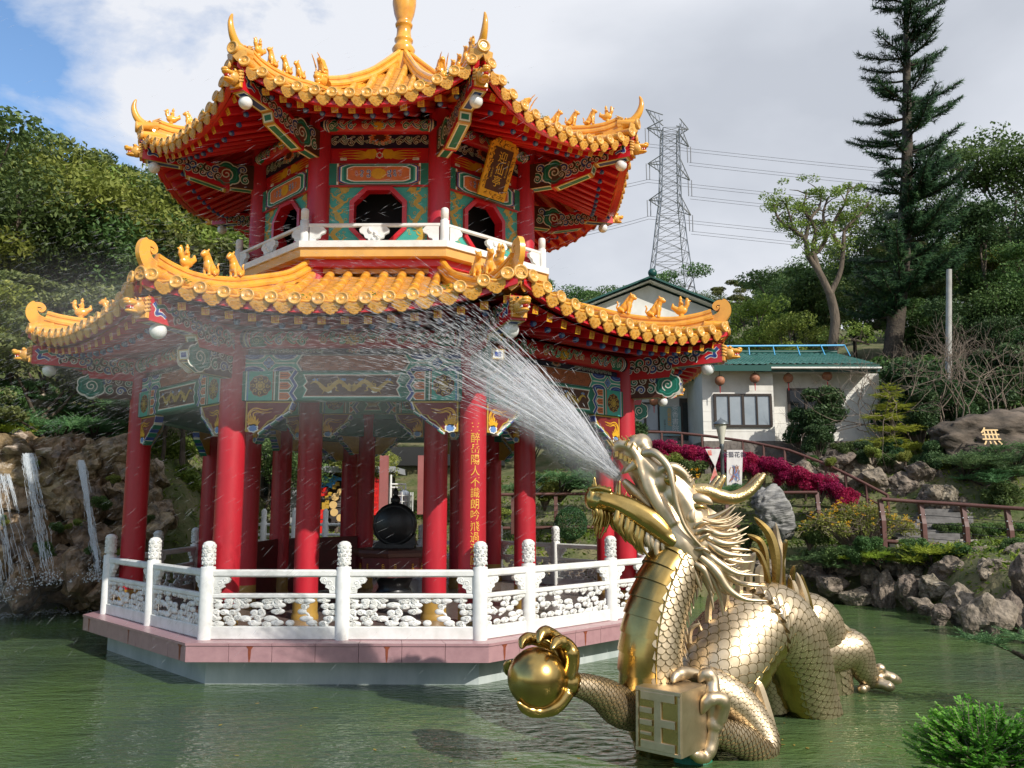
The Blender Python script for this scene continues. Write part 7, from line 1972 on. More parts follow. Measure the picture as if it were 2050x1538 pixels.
# left wooded hill
cnt = 0
for r in (25, 28, 31.5, 35.5, 40, 45, 51, 58, 66, 76):
    n = int(17*(1 if r > 30 else .7))
    for i in range(n):
        ph = -40+30*(i+rr.uniform(-.4, .4))/n
        if r < 27 and ph > -19: continue
        x, y = ang_xy(ph, r+rr.uniform(-1.8, 1.8)); k = rr.choice((0, 0, 1, 0, 3, 4, 5, 2, 4, 2)); s_ = rr.uniform(.62, 1.15)*(.66 if r < 30 else 1)
        if ph < -33.5 and r > 60: continue
        plant(T_far[k], (x, y, hgt(x, y)-.3), s_, label=LB_FAR[k]+' left of the pavilion', group=('olive', 'midgreen', 'flat-topped', 'dense', 'pale', 'dense')[k]+' trees on the left hillside')
# middle and right ridge
for r in (50, 58, 68, 80, 94):
    n = 22
    for i in range(n):
        ph = -9+44*(i+rr.uniform(-.4, .4))/n
        if 13.2 < ph < 18.5 and r < 74: continue       # tea field stays open
        if 2.8 < ph < 16.5 and r < 56: continue
        x, y = ang_xy(ph, r+rr.uniform(-2, 2)); k = rr.choice((2, 0, 1, 3, 2, 5)); s_ = rr.uniform(.60, .95)
        plant(T_far[k], (x, y, hgt(x, y)-.3), s_, label=LB_FAR[k]+' beyond the houses', group=('olive', 'midgreen', 'flat-topped', 'dense', 'pale', 'dense')[k]+' trees on the far ridge')
# trees close behind the pavilion and round the house
for i, (u, Y, k, s_) in enumerate(((330, 9, 4, .42), (380, 12, 4, .5), (300, 12, 1, .62), (250, 10, 0, .55), (430, 16, 3, .7), (1030, 20, 3, .62), (1090, 24, 1, .75), (1150, 27, 3, .8), (960, 20, 5, .75), (880, 21, 3, .75), (790, 20, 5, .72), (700, 22, 3, .8), (600, 22, 5, .8), (500, 20, 3, .75), (1200, 30, 0, .8), (1560, 22, 4, .72), (1600, 24, 1, .8), (1530, 26, 1, .55), (1640, 20, 4, .62), (1700, 24, 3, .8))):
    x = atY(u, 900, Y).x
    plant(T_far[k], (x, Y, hgt(x, Y)-.2), s_, label=LB_FAR[k].replace('on the wooded hillside', 'close behind the pavilion and houses'), group=('olive', 'midgreen', 'flat-topped', 'dense', 'pale', 'dense')[k]+' trees close behind the buildings')
# big bushy trees upper right
T_big = [make_tree(31, 9, L_MG, 15000, .085, .9, 4, bark=BARK, flat=.6, spread=.7), make_tree(32, 8, L_DG, 14000, .085, .9, 4, flat=.6)]
for i, (u, Y, k, s_, lb) in enumerate(((2000, 23, 0, 1.15, 'tall bushy blue-green tree at the right edge above the boulder'), (1905, 27, 0, 1.0, 'bushy green tree right of the tall pine trunk'), (2090, 18, 1, 1.0, 'dark leafy tree cut off by the right edge of the picture'), (1960, 17, 1, .55, 'low dark tree behind the big boulder'), (2060, 15, 1, .5, 'small dark tree behind the boulder at the right edge'))):
    x = atY(u, 900, Y).x; plant(T_big[k], (x, Y, hgt(x, Y)-.2), s_, label=lb)
x = atY(-60, 700, 8).x; plant(T_far[4], (x, 8, 3.0), .95, label='sunlit yellow-green tree at the left edge of the picture')

# twisted tree right of centre
def twisted():
    rr = random.Random(5); b = MB(); Yt = 17.5; base_ = atY(1672, 760, Yt); P = lambda u, v, dy=0: atY(u, v, Yt+dy)-base_
    def T(pts, r0, r1): 
        Q = sm([tuple(p) for p in pts], 6); b.tube(Q, lambda t: r0*(1-t)+r1*t, BARK, 10, cap=False); return Q
    ends = []
    T([P(1676, 790), P(1668, 700), P(1672, 640), P(1662, 590)], .21, .17)
    br = [([P(1662, 590), P(1640, 545), P(1618, 512), P(1612, 480), P(1590, 462), P(1560, 440), P(1548, 410)], .15, .03), ([P(1618, 512), P(1640, 500), P(1655, 470), P(1648, 430), P(1658, 395)], .13, .03),
          ([P(1662, 590), P(1682, 545), P(1688, 500), P(1692, 460), P(1720, 432), P(1740, 405)], .12, .03), ([P(1640, 545), P(1628, 500), P(1632, 460), P(1610, 420), P(1615, 385)], .12, .03),
          ([P(1688, 500), P(1668, 470), P(1672, 440), P(1690, 410), P(1700, 370)], .10, .025), ([P(1612, 480), P(1622, 440), P(1640, 415), P(1645, 385)], .09, .025), ([P(1668, 700), P(1700, 680), P(1740, 690)], .10, .04), ([P(1590, 462), P(1580, 430), P(1572, 400)], .06, .02)]
    for pts, a_, c_ in br:
        Q = T(pts, a_, c_)
        for i in range(int(len(Q)*.30), len(Q), 2):
            p = V(Q[i]); d = V((rr.gauss(0, 1), rr.gauss(0, 1), rr.uniform(.1, 1))).normalized(); q = p+d*rr.uniform(.3, .8); b.tube([p, (p+q)/2+V((0, 0, .06)), q], [.03, .022, .01], BARK, 5, cap=False); ends.append(q)
        ends.append(V(Q[-1]))
    c = MB()
    for e in ends:
        for _ in range(2): clump(c, e+V((rr.gauss(0, .25), rr.gauss(0, .25), rr.gauss(0, .12))), rr.uniform(.22, .42), 60, .055, rr, L_YG, .5)
    t = empty('twisted_tree', tuple(base_), 0, label='open-crowned tree with pale twisted limbs standing left of the tall pine', cat='tree')
    b.build('trunk', t); c.build('crown', t)
twisted()
# Norfolk pine
def pine():
    rr = random.Random(9); Yt = 19.; B_ = atY(1785, 720, Yt); top = atY(1832, -150, Yt); b = MB(); c = MB()
    H_ = top.z-B_.z; ax = lambda t: V(((atY(1785, 720, Yt).x*(1-t)+top.x*t)-B_.x+.25*sin(t*5), 0, H_*t))
    b.tube([ax(i/20) for i in range(-1, 21)], lambda t: .36*(1-t)+.04, BARKD, 12)
    n = 30
    for w in range(n):
        t = .10+.88*w/n; env = (1.0-.55*t) if t > .25 else (.55+.45*t/.25)
        for k in range(rr.randint(5, 6)):
            if rr.random() < .12: continue
            a = rr.uniform(0, 6.28); L_ = 3.35*env*rr.uniform(.55, 1.12)*(1-.15*t); p = ax(t)+V((0, 0, rr.uniform(-.2, .2))); pts = []
            for i in range(9):
                f = i/8; pts.append(p+V((cos(a)*L_*f, sin(a)*L_*f, L_*(-.10*f+.42*f*f))))
            b.tube(pts, [.05*(1-.8*i/8)+.008 for i in range(9)], BARKD, 5, cap=False)
            dirr = V((cos(a), sin(a), 0)); sd_ = V((-sin(a), cos(a), 0))
            m_ = int(L_*8)
            for j in range(m_):
                f = .22+.78*j/m_; p0 = pts[0].lerp(pts[-1], f) if False else pts[min(7, int(f*8))].lerp(pts[min(8, int(f*8)+1)], f*8-int(f*8))
                for s_ in (-1, 1):
                    l2 = (.60*(1-f)+.20)*rr.uniform(.7, 1.2); q = p0+(dirr*.8+sd_*s_*rr.uniform(.35, .9)+V((0, 0, rr.uniform(.1, .55)))).normalized()*l2
                    nn = max(8, int(l2*42))
                    for h_ in range(nn):
                        g_ = p0.lerp(q, h_/nn); d = (q-p0).normalized()+V((rr.gauss(0, .7), rr.gauss(0, .7), rr.gauss(0, .7))); d.normalize(); s2 = rr.uniform(.16, .28); o_ = d.orthogonal().normalized()*.032
                        c.add([g_-o_, g_+o_, g_+d*s2], [(0, 1, 2)], L_DK)
    t = empty('tall_pine', tuple(B_), 0, label='very tall dark Norfolk pine with tiered upswept branches, top cut by the picture edge', cat='tree')
    b.build('trunk', t); c.build('crown', t)
pine()
# bare brush on the right
def bare(seed, loc, s, label):
    rr = random.Random(seed); b = MB(); ends = []
    for k in range(6): grow(b, rr, V((rr.gauss(0, .2), rr.gauss(0, .2), -.3)), V((rr.gauss(0, .45), rr.gauss(0, .3), 1)).normalized(), 1.5, .030, 4, ends, TWIG, .5, (2, 3), .74, .05, .8)
    o = b.build('bare_tree', label=label, cat='bare tree'); o.location = loc; o.scale = (s, s, s)
for i, (u, Y, s_, lb) in enumerate(((1790, 12.5, 1.0, 'leafless grey-brown tree with tangled branches right of the house'), (1900, 12.0, 1.05, 'leafless thicket of thin stems beside the pale pole'), (1990, 12.6, 1.0, 'leafless branching tree behind the golden-character boulder'))):
    x = atY(u, 900, Y).x; bare(60+i, (x, Y, hgt(x, Y)), s_, lb)

# layered junipers and shrubs
def feather(b, c, d, L_, rr, m, n=16, w=.05):
    d = d.normalized(); s_ = d.cross(V((0, 0, 1)))
    if s_.length < .1: s_ = V((1, 0, 0))
    s_.normalize()
    for i in range(n):
        f = i/n; p = c+d*L_*f; l = w*(1.2-f)*2.2
        for sg in (-1, 1):
            e = p+(d*.7+s_*sg*rr.uniform(.5, 1)+V((0, 0, rr.uniform(-.2, .5)))).normalized()*l*rr.uniform(.6, 1.2); o_ = V((rr.gauss(0, 1), rr.gauss(0, 1), rr.gauss(0, 1))).normalized()*w*.18
            b.add([p-o_, p+o_, e], [(0, 1, 2)], m)
def juniper(seed, rx, ry, rz_, m, n=420, w=.05, L_=.30, up=.35):
    """spreading conifer: sprays radiating out of layered pads"""
    rr = random.Random(seed); b = MB(); pads = [(V((rr.uniform(-1, 1)*rx*.75, rr.uniform(-1, 1)*ry*.75, rr.uniform(-.2, 1)*rz_*.8)), rr.uniform(.25, .5)) for _ in range(16)]
    for _ in range(n):
        c, r = rr.choice(pads); a = rr.uniform(0, 6.28); q = c+V((cos(a)*r*rx*rr.random()*.7, sin(a)*r*ry*rr.random()*.7, rr.gauss(0, .05)*rz_))
        d = V((cos(a)+q.x/rx*.6, sin(a)+q.y/ry*.6, up*rr.uniform(-.2, 1.6))); feather(b, q, d, L_*rr.uniform(.6, 1.3), rr, m, 14, w)
    t = MB(); 
    for c, r in pads: t.tube([V((0, 0, -rz_)), c*.5+V((0, 0, -.1)), c], [.035, .022, .01], BARKD, 6, cap=False)
    return t.mesh('stems'), b.mesh('foliage')
SP = ('stems', 'foliage')
J1 = juniper(1, .9, .7, .35, L_JU, 520, .040, .30); J2 = juniper(2, 1.0, .7, .3, L_JU, 520, .040, .32); J3 = juniper(3, .8, .6, .3, L_JY, 520, .035, .26, .7)
def at_px(u, v, Y): return tuple(atY(u, v, Y))
for u, v, Y, M_, s_, lb in ((1650, 1128, 5.4, J1, 1.0, 'spreading blue-green juniper low on the rocks behind the dragon tail'), (1765, 1130, 4.6, J2, .95, 'blue-green juniper drooping over the shore rocks below the flowering bush'), (1868, 1118, 3.6, J3, 1.05, 'bright yellow-green juniper beside the path railing'),
        (1930, 940, 9.0, J2, 1.55, 'wide layered green juniper in front of the big boulder'), (2030, 925, 8.6, J1, 1.45, 'green juniper at the right edge below the boulder'), (1990, 965, 8.3, J1, 1.1, 'low juniper sprays under the boulder'), (2085, 1300, -6.0, J2, .72, 'pale green juniper branch reaching in over the water from the right edge'),
        (120, 868, 5.2, J1, 1.35, 'spreading blue-green juniper on top of the waterfall cliff'), (190, 862, 5.6, J2, 1.1, 'juniper on the cliff top just left of the pavilion'), (30, 872, 4.8, J3, .9, 'yellow-green juniper at the left end of the cliff top'), (40, 850, 6.0, J1, 1.1, 'juniper behind the pale capstone, far left'),
        (1120, 975, 9.6, J1, 1.25, 'green juniper on the slope seen right of the lettered column'), (1200, 975, 9.4, J2, 1.1, 'juniper behind the dragon jaw'), (1050, 985, 9.8, J2, 1.0, 'juniper seen between the pavilion columns'), (1480, 985, 7.6, J1, .6, 'small dark juniper under the banners'), (1420, 1060, 7.2, J1, .8, 'low juniper behind the dragon mane')):
    plant(M_, at_px(u, v, Y), s_, rz=random.uniform(0, 6.28), name='juniper', label=lb, cat='juniper', parts=SP)
# golden layered cypress right of the house
def tiered(seed):
    rr = random.Random(seed); b = MB(); t = MB()
    t.tube([(0, 0, -.6), (.05, 0, .8), (-.05, 0, 2.2)], [.09, .06, .02], BARK, 8)
    for (z, x, r) in ((.25, .35, 1.35), (.45, -.35, 1.0), (.85, .1, 1.1), (1.2, -.3, .85), (1.55, .1, .8), (1.9, -.1, .6), (2.15, 0, .35), (.3, 1.1, .8)):
        for _ in range(int(150*r)):
            a = rr.uniform(0, 6.28); q = V((x+cos(a)*r*rr.random()*.75, sin(a)*r*.6*rr.random()*.75, z+rr.gauss(0, .05))); feather(b, q, V((cos(a), sin(a)*.7, rr.uniform(-.25, .25))), .30*rr.uniform(.6, 1.3), rr, L_JY, 12, .045)
    return t.mesh('trunk'), b.mesh('foliage')
plant(tiered(4), at_px(1788, 912, 10.9), 1.0, rz=.2, name='layered_cypress', label='yellow-green cypress with flat layered branches right of the house', cat='tree', parts=('trunk', 'foliage'))
# leafy shrubs
def shrub(seed, rx, rz_, m, n=3500, ls=.045, stems=BARK, blobs=14):
    rr = random.Random(seed); b = MB(); t = MB()
    for _ in range(blobs):
        a = rr.uniform(0, 6.28); q = V((cos(a)*rx*rr.uniform(.1, .7), sin(a)*rx*rr.uniform(.1, .6), rz_*rr.uniform(.1, .9))); clump(b, q, rx*rr.uniform(.25, .42), n//blobs, ls, rr, m, .8)
        t.tube([V((0, 0, -.3)), q*.5, q], [.03, .02, .008], stems, 5, cap=False)
    return t.mesh('stems'), b.mesh('foliage')
S_dark = shrub(1, 1.0, 1.7, L_DG, 9000, .05); S_mid = shrub(2, .7, .7, L_MG, 5000, .045); S_yel = shrub(3, .6, .5, L_YG, 4500, .035); S_red = shrub(4, .6, .6, L_RD, 7000, .027)
for u, v, Y, M_, s_, lb in ((1648, 895, 12.4, S_dark, 1.15, 'dark glossy shrub growing against the house window'), (1610, 900, 12.6, S_dark, .8, 'smaller dark shrub at the house corner'), (1845, 880, 12.0, S_dark, .95, 'dark shrub behind the layered cypress'), (1920, 860, 13.0, S_dark, 1.0, 'dark shrub under the bare branches'),
        (2010, 1012, 7.6, S_mid, .9, 'clipped green shrub at the right edge above the path'), (1700, 1080, 5.6, S_mid, .62, 'leafy green shrub under the flowering bush'), (1620, 1085, 5.7, S_mid, .7, 'green shrub at the foot of the grey limestone'), (1350, 940, 8.8, S_yel, .85, 'yellow-green shrub right of the dragon snout'), (1385, 960, 8.4, S_mid, .75, 'green shrub with a few orange flowers below the crimson bushes'),
        (1395, 1095, 6.8, S_mid, .7, 'green shrub low behind the dragon neck'), (1500, 1090, 6.6, S_mid, .7, 'green shrub behind the dragon fins'), (360, 1000, 7.2, S_yel, 1.6, 'sunlit yellow-green shrub seen past the left column'), (345, 940, 8.0, S_yel, 1.7, 'taller sunlit shrub behind the left columns'), (410, 1010, 8.4, S_yel, 1.3, 'sunlit shrub beside the second column'), (1000, 1040, 8.0, S_yel, .7, 'light green shrub between the right columns'),
        (1090, 1000, 9.5, S_yel, 1.1, 'light green shrub on the rocky slope'), (1150, 930, 11.0, S_mid, 1.6, 'broad green shrub on the slope under the eave'), (1060, 920, 11.5, S_dark, 1.2, 'dark shrub on the slope right of the lettered column'), (1230, 940, 11.0, S_dark, 1.2, 'dark shrub behind the dragon mouth'), (300, 1080, 6.0, S_mid, .8, 'shrub behind the left railing'), (150, 1010, 3.4, S_yel, .42, 'fern-like tuft growing on the wet cliff'), (70, 935, 3.4, S_yel, .28, 'small tuft on the cliff between the falls'), (160, 1050, 3.1, S_yel, .24, 'tiny green tuft low on the wet cliff')):
    plant(M_, at_px(u, v, Y), s_, name='shrub', label=lb, cat='shrub', parts=SP)
rr = random.Random(71)
for i in range(22):
    u = 1790+15*i+rr.uniform(-8, 8); Y = rr.uniform(13.2, 19); x = atY(u, 800, Y).x; M_ = (S_dark, S_mid, S_dark)[i % 3]
    plant(M_, (x, Y, hgt(x, Y)), rr.uniform(1.1, 1.9)*(1.6 if M_ is S_mid else 1), name='shrub', label='bushy undergrowth shrub on the slope among the bare branches, right', cat='shrub', parts=SP, group='undergrowth shrubs on the right slope')
for i in range(16):
    u = rr.uniform(-20, 330); v = rr.choice((905, 960, 1010, 1060, 1110))+rr.uniform(-15, 15); Y = 1.9+1.8*(1-(v-905)/230)
    plant(rr.choice((S_yel, S_mid)), at_px(u, v, Y), rr.uniform(.2, .42), name='cliff_tuft', label='small fern-like green tuft growing on the wet waterfall cliff', cat='plant', parts=SP, group='tufts on the waterfall cliff')
for i in range(14):
    plant((S_yel, S_mid, J1, J2, S_mid)[i % 5], at_px(-25+26*i, 845-rr.uniform(0, 45)-(30 if i % 3 == 0 else 0), 6.2+rr.uniform(0, 3)), rr.uniform(.8, 1.3), name='shrub', label='green shrub crowding the slope above the waterfall cliff', cat='shrub', parts=SP, group='shrubs above the waterfall cliff')
for i in range(26):
    u = 1660+16*i+rr.uniform(-6, 6); Y = 4.6-.10*i*.9+rr.uniform(-.2, .3); v = 1118+rr.uniform(-8, 14)
    plant((S_yel, S_mid, J3, S_mid)[i % 4], at_px(u, v, Y), rr.uniform(.35, .6), name='shrub', label='low bright green shrub spilling over the stones below the path railing', cat='shrub', parts=SP, group='low shrubs above the right shore stones')
for i in range(14):
    plant(S_mid, at_px(1890+15*i, 1072, 6.2), .42, name='hedge_bush', label='clipped low green hedge bush beyond the garden path, right', cat='hedge', parts=SP, group='clipped hedge bushes beyond the path')
for i in range(18):
    plant((S_mid, S_dark, S_yel)[i % 3], at_px(1620+25*i+rr.uniform(-9, 9), 925+rr.uniform(-12, 16)+(10 if i > 8 else 0), 10.6-rr.uniform(0, 1.2)), rr.uniform(.4, .65), name='shrub', label='leafy green shrub growing among the retaining wall stones', cat='shrub', parts=SP, group='shrubs among the retaining wall stones')
for i, (u, Y, k, s_) in enumerate(((1830, 20, 1, .55), (1880, 22, 0, .65), (1935, 19, 5, .6), (1985, 21, 1, .7), (2030, 18, 5, .6), (2075, 20, 4, .65), (1960, 26, 0, .8), (2040, 26, 1, .8), (1870, 28, 5, .8), (1780, 27, 1, .75))):
    x = atY(u, 900, Y).x
    plant(T_far[k], (x, Y, hgt(x, Y)-.3), s_, label=LB_FAR[k].replace('on the wooded hillside', 'on the right slope behind the bare branches'), group=('olive', 'midgreen', 'flat-topped', 'dense', 'pale', 'dense')[k]+' trees on the right slope')
# round clipped bush
rr = random.Random(6); b = MB(); rb = .46
for _ in range(5200):
    d = V((rr.gauss(0, 1), rr.gauss(0, 1), rr.gauss(0, 1))).normalized(); leaf(b, d*rb*rr.uniform(.88, 1.02), .026, rr, L_DG, .2)
o = b.build('clipped_bush', label='round clipped dark green bush beyond the railing right of the pavilion', cat='bush'); o.location = atY(1143, 1048, 8.2)
# crimson hedge, shrub by shrub
HP = [(1318, 918), (1345, 922), (1372, 926), (1400, 930), (1500, 940), (1528, 950), (1556, 955), (1584, 966), (1612, 975), (1640, 985), (1668, 998), (1696, 1008), (1488, 936), (1430, 935), (1460, 940)]
for i, (u, v) in enumerate(HP):
    Y = 10.6-.16*((u-1318)/27)*.8; plant(S_red, at_px(u, v+6, Y), random.uniform(.85, 1.05), name='crimson_shrub', label='crimson-leaved shrub in the row running along the stair railing', cat='shrub', parts=SP, group='crimson shrubs along the stairs')
# flowering lantana bush
rr = random.Random(12); FB = empty('flowering_bush', at_px(1722, 1075, 5.4), 0, label='large sprawling bush dotted with orange and yellow flowers above the right shore', cat='bush')
b = MB(); f_ = MB(); t = MB()
for i in range(150):
    a = rr.uniform(0, 6.28); r = rr.random()**.5; q = V((cos(a)*r*1.45, sin(a)*r*.8, .12+(1-r*r)*.62*rr.uniform(.5, 1.1)))
    t.tube([V((q.x*.3, q.y*.3, -.2)), q*.7+V((0, 0, .1)), q], [.012, .010, .006], TWIG, 4, cap=False)
    clump(b, q, .17, 42, .032, rr, L_YG, .8)
    for _ in range(3): e = q+V((rr.gauss(0, .18), rr.gauss(0, .15), rr.gauss(0, .1))); t.tube([q, e], .005, TWIG, 4, cap=False)
    if rr.random() < .75:
        e = q+V((rr.gauss(0, .1), rr.gauss(0, .1)-.08, .12+rr.uniform(0, .08)))
        for _ in range(16): leaf(f_, e+V((rr.gauss(0, .022), rr.gauss(0, .022), rr.gauss(0, .015))), .016, rr, L_OR, .6)
t.build('stems', FB); b.build('foliage', FB); f_.build('flowers', FB)
b = MB()
for i in range(7):
    e = atY(1375+rr.uniform(-10, 25), 945+rr.uniform(-8, 14), 8.0)
    for _ in range(12): leaf(b, e+V((rr.gauss(0, .03), rr.gauss(0, .03), rr.gauss(0, .02))), .025, rr, L_OR, .6)
b.build('orange_flowers', label='orange flower heads on the green shrub right of the dragon snout', cat='flowers', kind='stuff')
# near bush, bottom right: twigs with paired glossy leaves
rr = random.Random(21); NB = empty('boxwood_bush', (5.6, -10.0, -.25), 0, label='glossy small-leaved green bush in the bottom right corner, close to the viewer', cat='bush')
b = MB(); t = MB(); c0 = atY(1965, 1530, -10.0)-V((5.6, -10.0, -.25))
for i in range(560):
    a = rr.uniform(0, 6.28); el = rr.uniform(-.1, 1.3); d = V((cos(a)*cos(el)*1.0, sin(a)*cos(el)*.85, sin(el)*.62)); p0 = c0+d*rr.uniform(.12, .30); L_ = rr.uniform(.14, .26); dd = (d+V((rr.gauss(0, .5), rr.gauss(0, .5), rr.gauss(0, .25)+.1))).normalized()
    side = dd.cross(V((0, 0, 1))).normalized(); P_ = [p0+dd*L_*k/6+V((0, 0, .03*(k/6)**2)) for k in range(7)]; t.tube(P_, [.004*(1-.6*k/6) for k in range(7)], TWIG, 4, cap=False)
    for k in range(12):
        f = .15+.85*k/12; p = p0+dd*L_*f+V((0, 0, .03*f*f))
        for sg in (-1, 1):
            u_ = (side*sg+dd*.55+V((0, 0, rr.uniform(-.1, .5)))).normalized(); l = rr.uniform(.026, .040); w = u_.cross(V((rr.gauss(0, .3), rr.gauss(0, .3), 1))).normalized()*l*.42; up_ = w.cross(u_).normalized()*l*.1
            b.add([p, p+u_*l*.5+w-up_, p+u_*l, p+u_*l*.5-w-up_], [(0, 1, 2, 3)], L_BX)
t.build('twigs', NB); b.build('foliage', NB)
# grass and ground cover on the banks
rr = random.Random(33); b = MB(); L_GC = leafmat('ground_cover', (.05, .09, .012), (.14, .22, .02), (.28, .34, .04), scale=.8)
n = 0
while n < 26000:
    ph = rr.uniform(-33, 34); r = rr.uniform(18, 34); x, y = ang_xy(ph, r); d = pdist(x, y)
    if d < .35: continue
    leaf(b, V((x, y, hgt(x, y)+rr.uniform(.02, .12))), rr.uniform(.04, .09), rr, L_GC, .3, .35); n += 1
b.build('ground_cover', kind='stuff', label='low green ground cover on the garden banks', cat='ground cover')
# tea terraces on the far slope
rr = random.Random(34); b = MB()
for row in range(16):
    r = 50+row*1.55
    for i in range(150):
        ph = 12.6+6.6*i/150; x, y = ang_xy(ph, r+.4*sin(ph*2)); z = hgt(x, y)
        for _ in range(3 if row > 8 else 1): leaf(b, V((x+rr.gauss(0, .15), y+rr.gauss(0, .2), z+rr.uniform(.05, .55))), .18, rr, L_OL if row < 9 else L_MG, .3)
b.build('tea_rows', kind='stuff', label='rows of tea bushes on the open slope beyond the house', cat='tea field')
# ================================================================ the jet and its drifting spray
SPR = bpy.data.materials.new('spray_drops'); SPR.use_nodes = True
N = SPR.node_tree.nodes; L = SPR.node_tree.links; bs = N['Principled BSDF']
bs.inputs['Base Color'].default_value = (.92, .93, .95, 1); bs.inputs['Roughness'].default_value = .2
tt = N.new('ShaderNodeBsdfTransparent'); tl = N.new('ShaderNodeBsdfTranslucent'); tl.inputs['Color'].default_value = (.95, .95, .97, 1)
m1 = N.new('ShaderNodeMixShader'); m1.inputs[0].default_value = .5; L.new(bs.outputs[0], m1.inputs[1]); L.new(tl.outputs[0], m1.inputs[2])
m2 = N.new('ShaderNodeMixShader'); m2.inputs[0].default_value = .40; L.new(tt.outputs[0], m2.inputs[1]); L.new(m1.outputs[0], m2.inputs[2]); L.new(m2.outputs[0], N['Material Output'].inputs['Surface'])
SRC = atY(1243, 962, -7.45)
rr = random.Random(77); b = MB()
def flight(v0, g, drag, wind, t):
    """position after t seconds"""
    k = (1-math.exp(-drag*t))/drag
    return SRC+V(v0)*k+V(wind)*(t-k)+V((0, 0, -g*(t-k)/drag*.55))
SPR2 = SPR.copy(); SPR2.name = 'fine_drops'
for n_ in SPR2.node_tree.nodes:
    if n_.type == 'MIX_SHADER' and abs(n_.inputs[0].default_value-.40) < .01: n_.inputs[0].default_value = .26
def drop(b, p, q, r, m=None):
    d = (q-p); L_ = d.length
    if L_ < 1e-4: return
    d /= L_; a = d.orthogonal().normalized(); c = d.cross(a)
    vs = [p]+[p+d*L_*.6+a*r*cos(t)+c*r*sin(t) for t in (0, 2.09, 4.19)]+[q]
    b.add(vs, [(0, 1, 2), (0, 2, 3), (0, 3, 1), (4, 2, 1), (4, 3, 2), (4, 1, 3)], m or SPR, True)
WIND = (-4.2, .6, .1)
for i in range(17000):
    t = rr.random()**1.9*1.25+.004
    if t > .38 and rr.random() < .55: continue
    el = radians(rr.gauss(47, 7.0)); az = radians(rr.gauss(0, 7)); sp = rr.uniform(8.5, 11.5)
    if i % 3 == 0: el = radians(rr.choice((36, 41, 47, 53, 58))+rr.gauss(0, 1.1))
    v0 = V((-cos(el)*cos(az), cos(el)*sin(az)+.05, sin(el)))*sp
    dr = 1.6+rr.random()*1.3; p = flight(v0, 9.8, dr, WIND, t); 
    q = flight(v0, 9.8, dr, WIND, t+rr.uniform(.006, .016)*(1.8 if t > .3 else 1)); 
    spread = .02+.10*t; o_ = V((rr.gauss(0, spread), rr.gauss(0, spread), rr.gauss(0, spread)))
    if p.z < WZ: continue
    drop(b, p+o_, q+o_, rr.uniform(.0014, .0034)*(.58 if t > .35 else (1 if t > .15 else 1.2)), SPR2 if t > .35 else SPR)
for i in range(420):   # connected threads of the jet before it breaks up
    el = radians(rr.choice((37, 41, 45, 49, 53, 57))+rr.gauss(0, 1.6)); az = radians(rr.gauss(0, 6)); sp = rr.uniform(8.5, 11.5); dr = 1.6+rr.random()*1.2
    v0 = V((-cos(el)*cos(az), cos(el)*sin(az)+.05, sin(el)))*sp; t0 = rr.random()**2*.16; t1 = t0+rr.uniform(.02, .09)
    o_ = V((rr.gauss(0, 1), rr.gauss(0, 1), rr.gauss(0, 1)))*.012; P_ = [flight(v0, 9.8, dr, WIND, t0+(t1-t0)*k/6)+o_*(1+12*(t0+(t1-t0)*k/6)) for k in range(7)]
    b.tube(P_, lambda t: .0055*sin(pi*min(1, max(0, t*.9+.08)))+.0008, SPR, 5, cap=False)
b.build('water_jet', kind='stuff', label='fan of white water spraying up from the golden dragon mouth', cat='water spray')
b = MB()
for i in range(4600):    # wind-blown drops to the left, falling past the pavilion
    x = rr.uniform(-9.5, 2.8); y = rr.uniform(-9.2, -5.9); z = 3.6+1.7*noise.noise(V((x*.5, y, 2)))+rr.gauss(0, 1.35)-.12*(1-x)*rr.random()
    if x > -1 and rr.random() < .45: z = 3.0+rr.gauss(.0, .9)
    if rr.random() < .25: z = rr.uniform(.3, 4.5)
    d = V((-1, .05, rr.uniform(-.75, -.05)-.22*max(0, 3.2-z))).normalized(); L_ = rr.uniform(.04, .15)
    p = V((x, y, z)); drop(b, p, p+d*L_, rr.uniform(.0009, .0016), SPR2)
b.build('drifting_spray', kind='stuff', label='wind-blown drops drifting left across the pavilion front', cat='water spray')
# fine mist: a soft volume round the jet, thinning as it drifts
MV = bpy.data.materials.new('fine_mist'); MV.use_nodes = True
N = MV.node_tree.nodes; L = MV.node_tree.links; N.remove(N['Principled BSDF'])
pv = N.new('ShaderNodeVolumePrincipled'); pv.inputs['Color'].default_value = (.97, .97, .98, 1); pv.inputs['Anisotropy'].default_value = -.25
tc = N.new('ShaderNodeTexCoord'); ln = N.new('ShaderNodeVectorMath'); ln.operation = 'LENGTH'; L.new(tc.outputs['Object'], ln.inputs[0])
mr = N.new('ShaderNodeMapRange'); mr.interpolation_type = 'SMOOTHSTEP'; mr.inputs['From Min'].default_value = 1.0; mr.inputs['From Max'].default_value = .05; mr.inputs['To Min'].default_value = 0; mr.inputs['To Max'].default_value = .14
L.new(ln.outputs['Value'], mr.inputs['Value']); L.new(mr.outputs[0], pv.inputs['Density']); L.new(pv.outputs[0], N['Material Output'].inputs['Volume'])
MV2 = MV.copy(); MV2.name = 'jet_mist'
for n_ in MV2.node_tree.nodes:
    if n_.type == 'MAP_RANGE': n_.inputs['To Max'].default_value = 2.6
def mist(c, r, rot, name='mist', **kw):
    b = MB(); b.ball((0, 0, 0), 1, MV2 if name == 'jet_mist' else MV, 24, 14); o = b.build(name, kind='stuff', **kw); o.location = c; o.scale = r; o.rotation_euler = rot; return o
mist(V((-.6, -7.3, 3.25)), (3.4, 1.0, 1.05), (0, radians(12), 0), label='pale mist of the spray hanging before the lower eave', cat='mist')
mist(V((-8.6, 1.1, -.1)), (2.6, .8, .75), (0, 0, 0), label='fine mist over the water at the foot of the waterfalls', cat='mist')
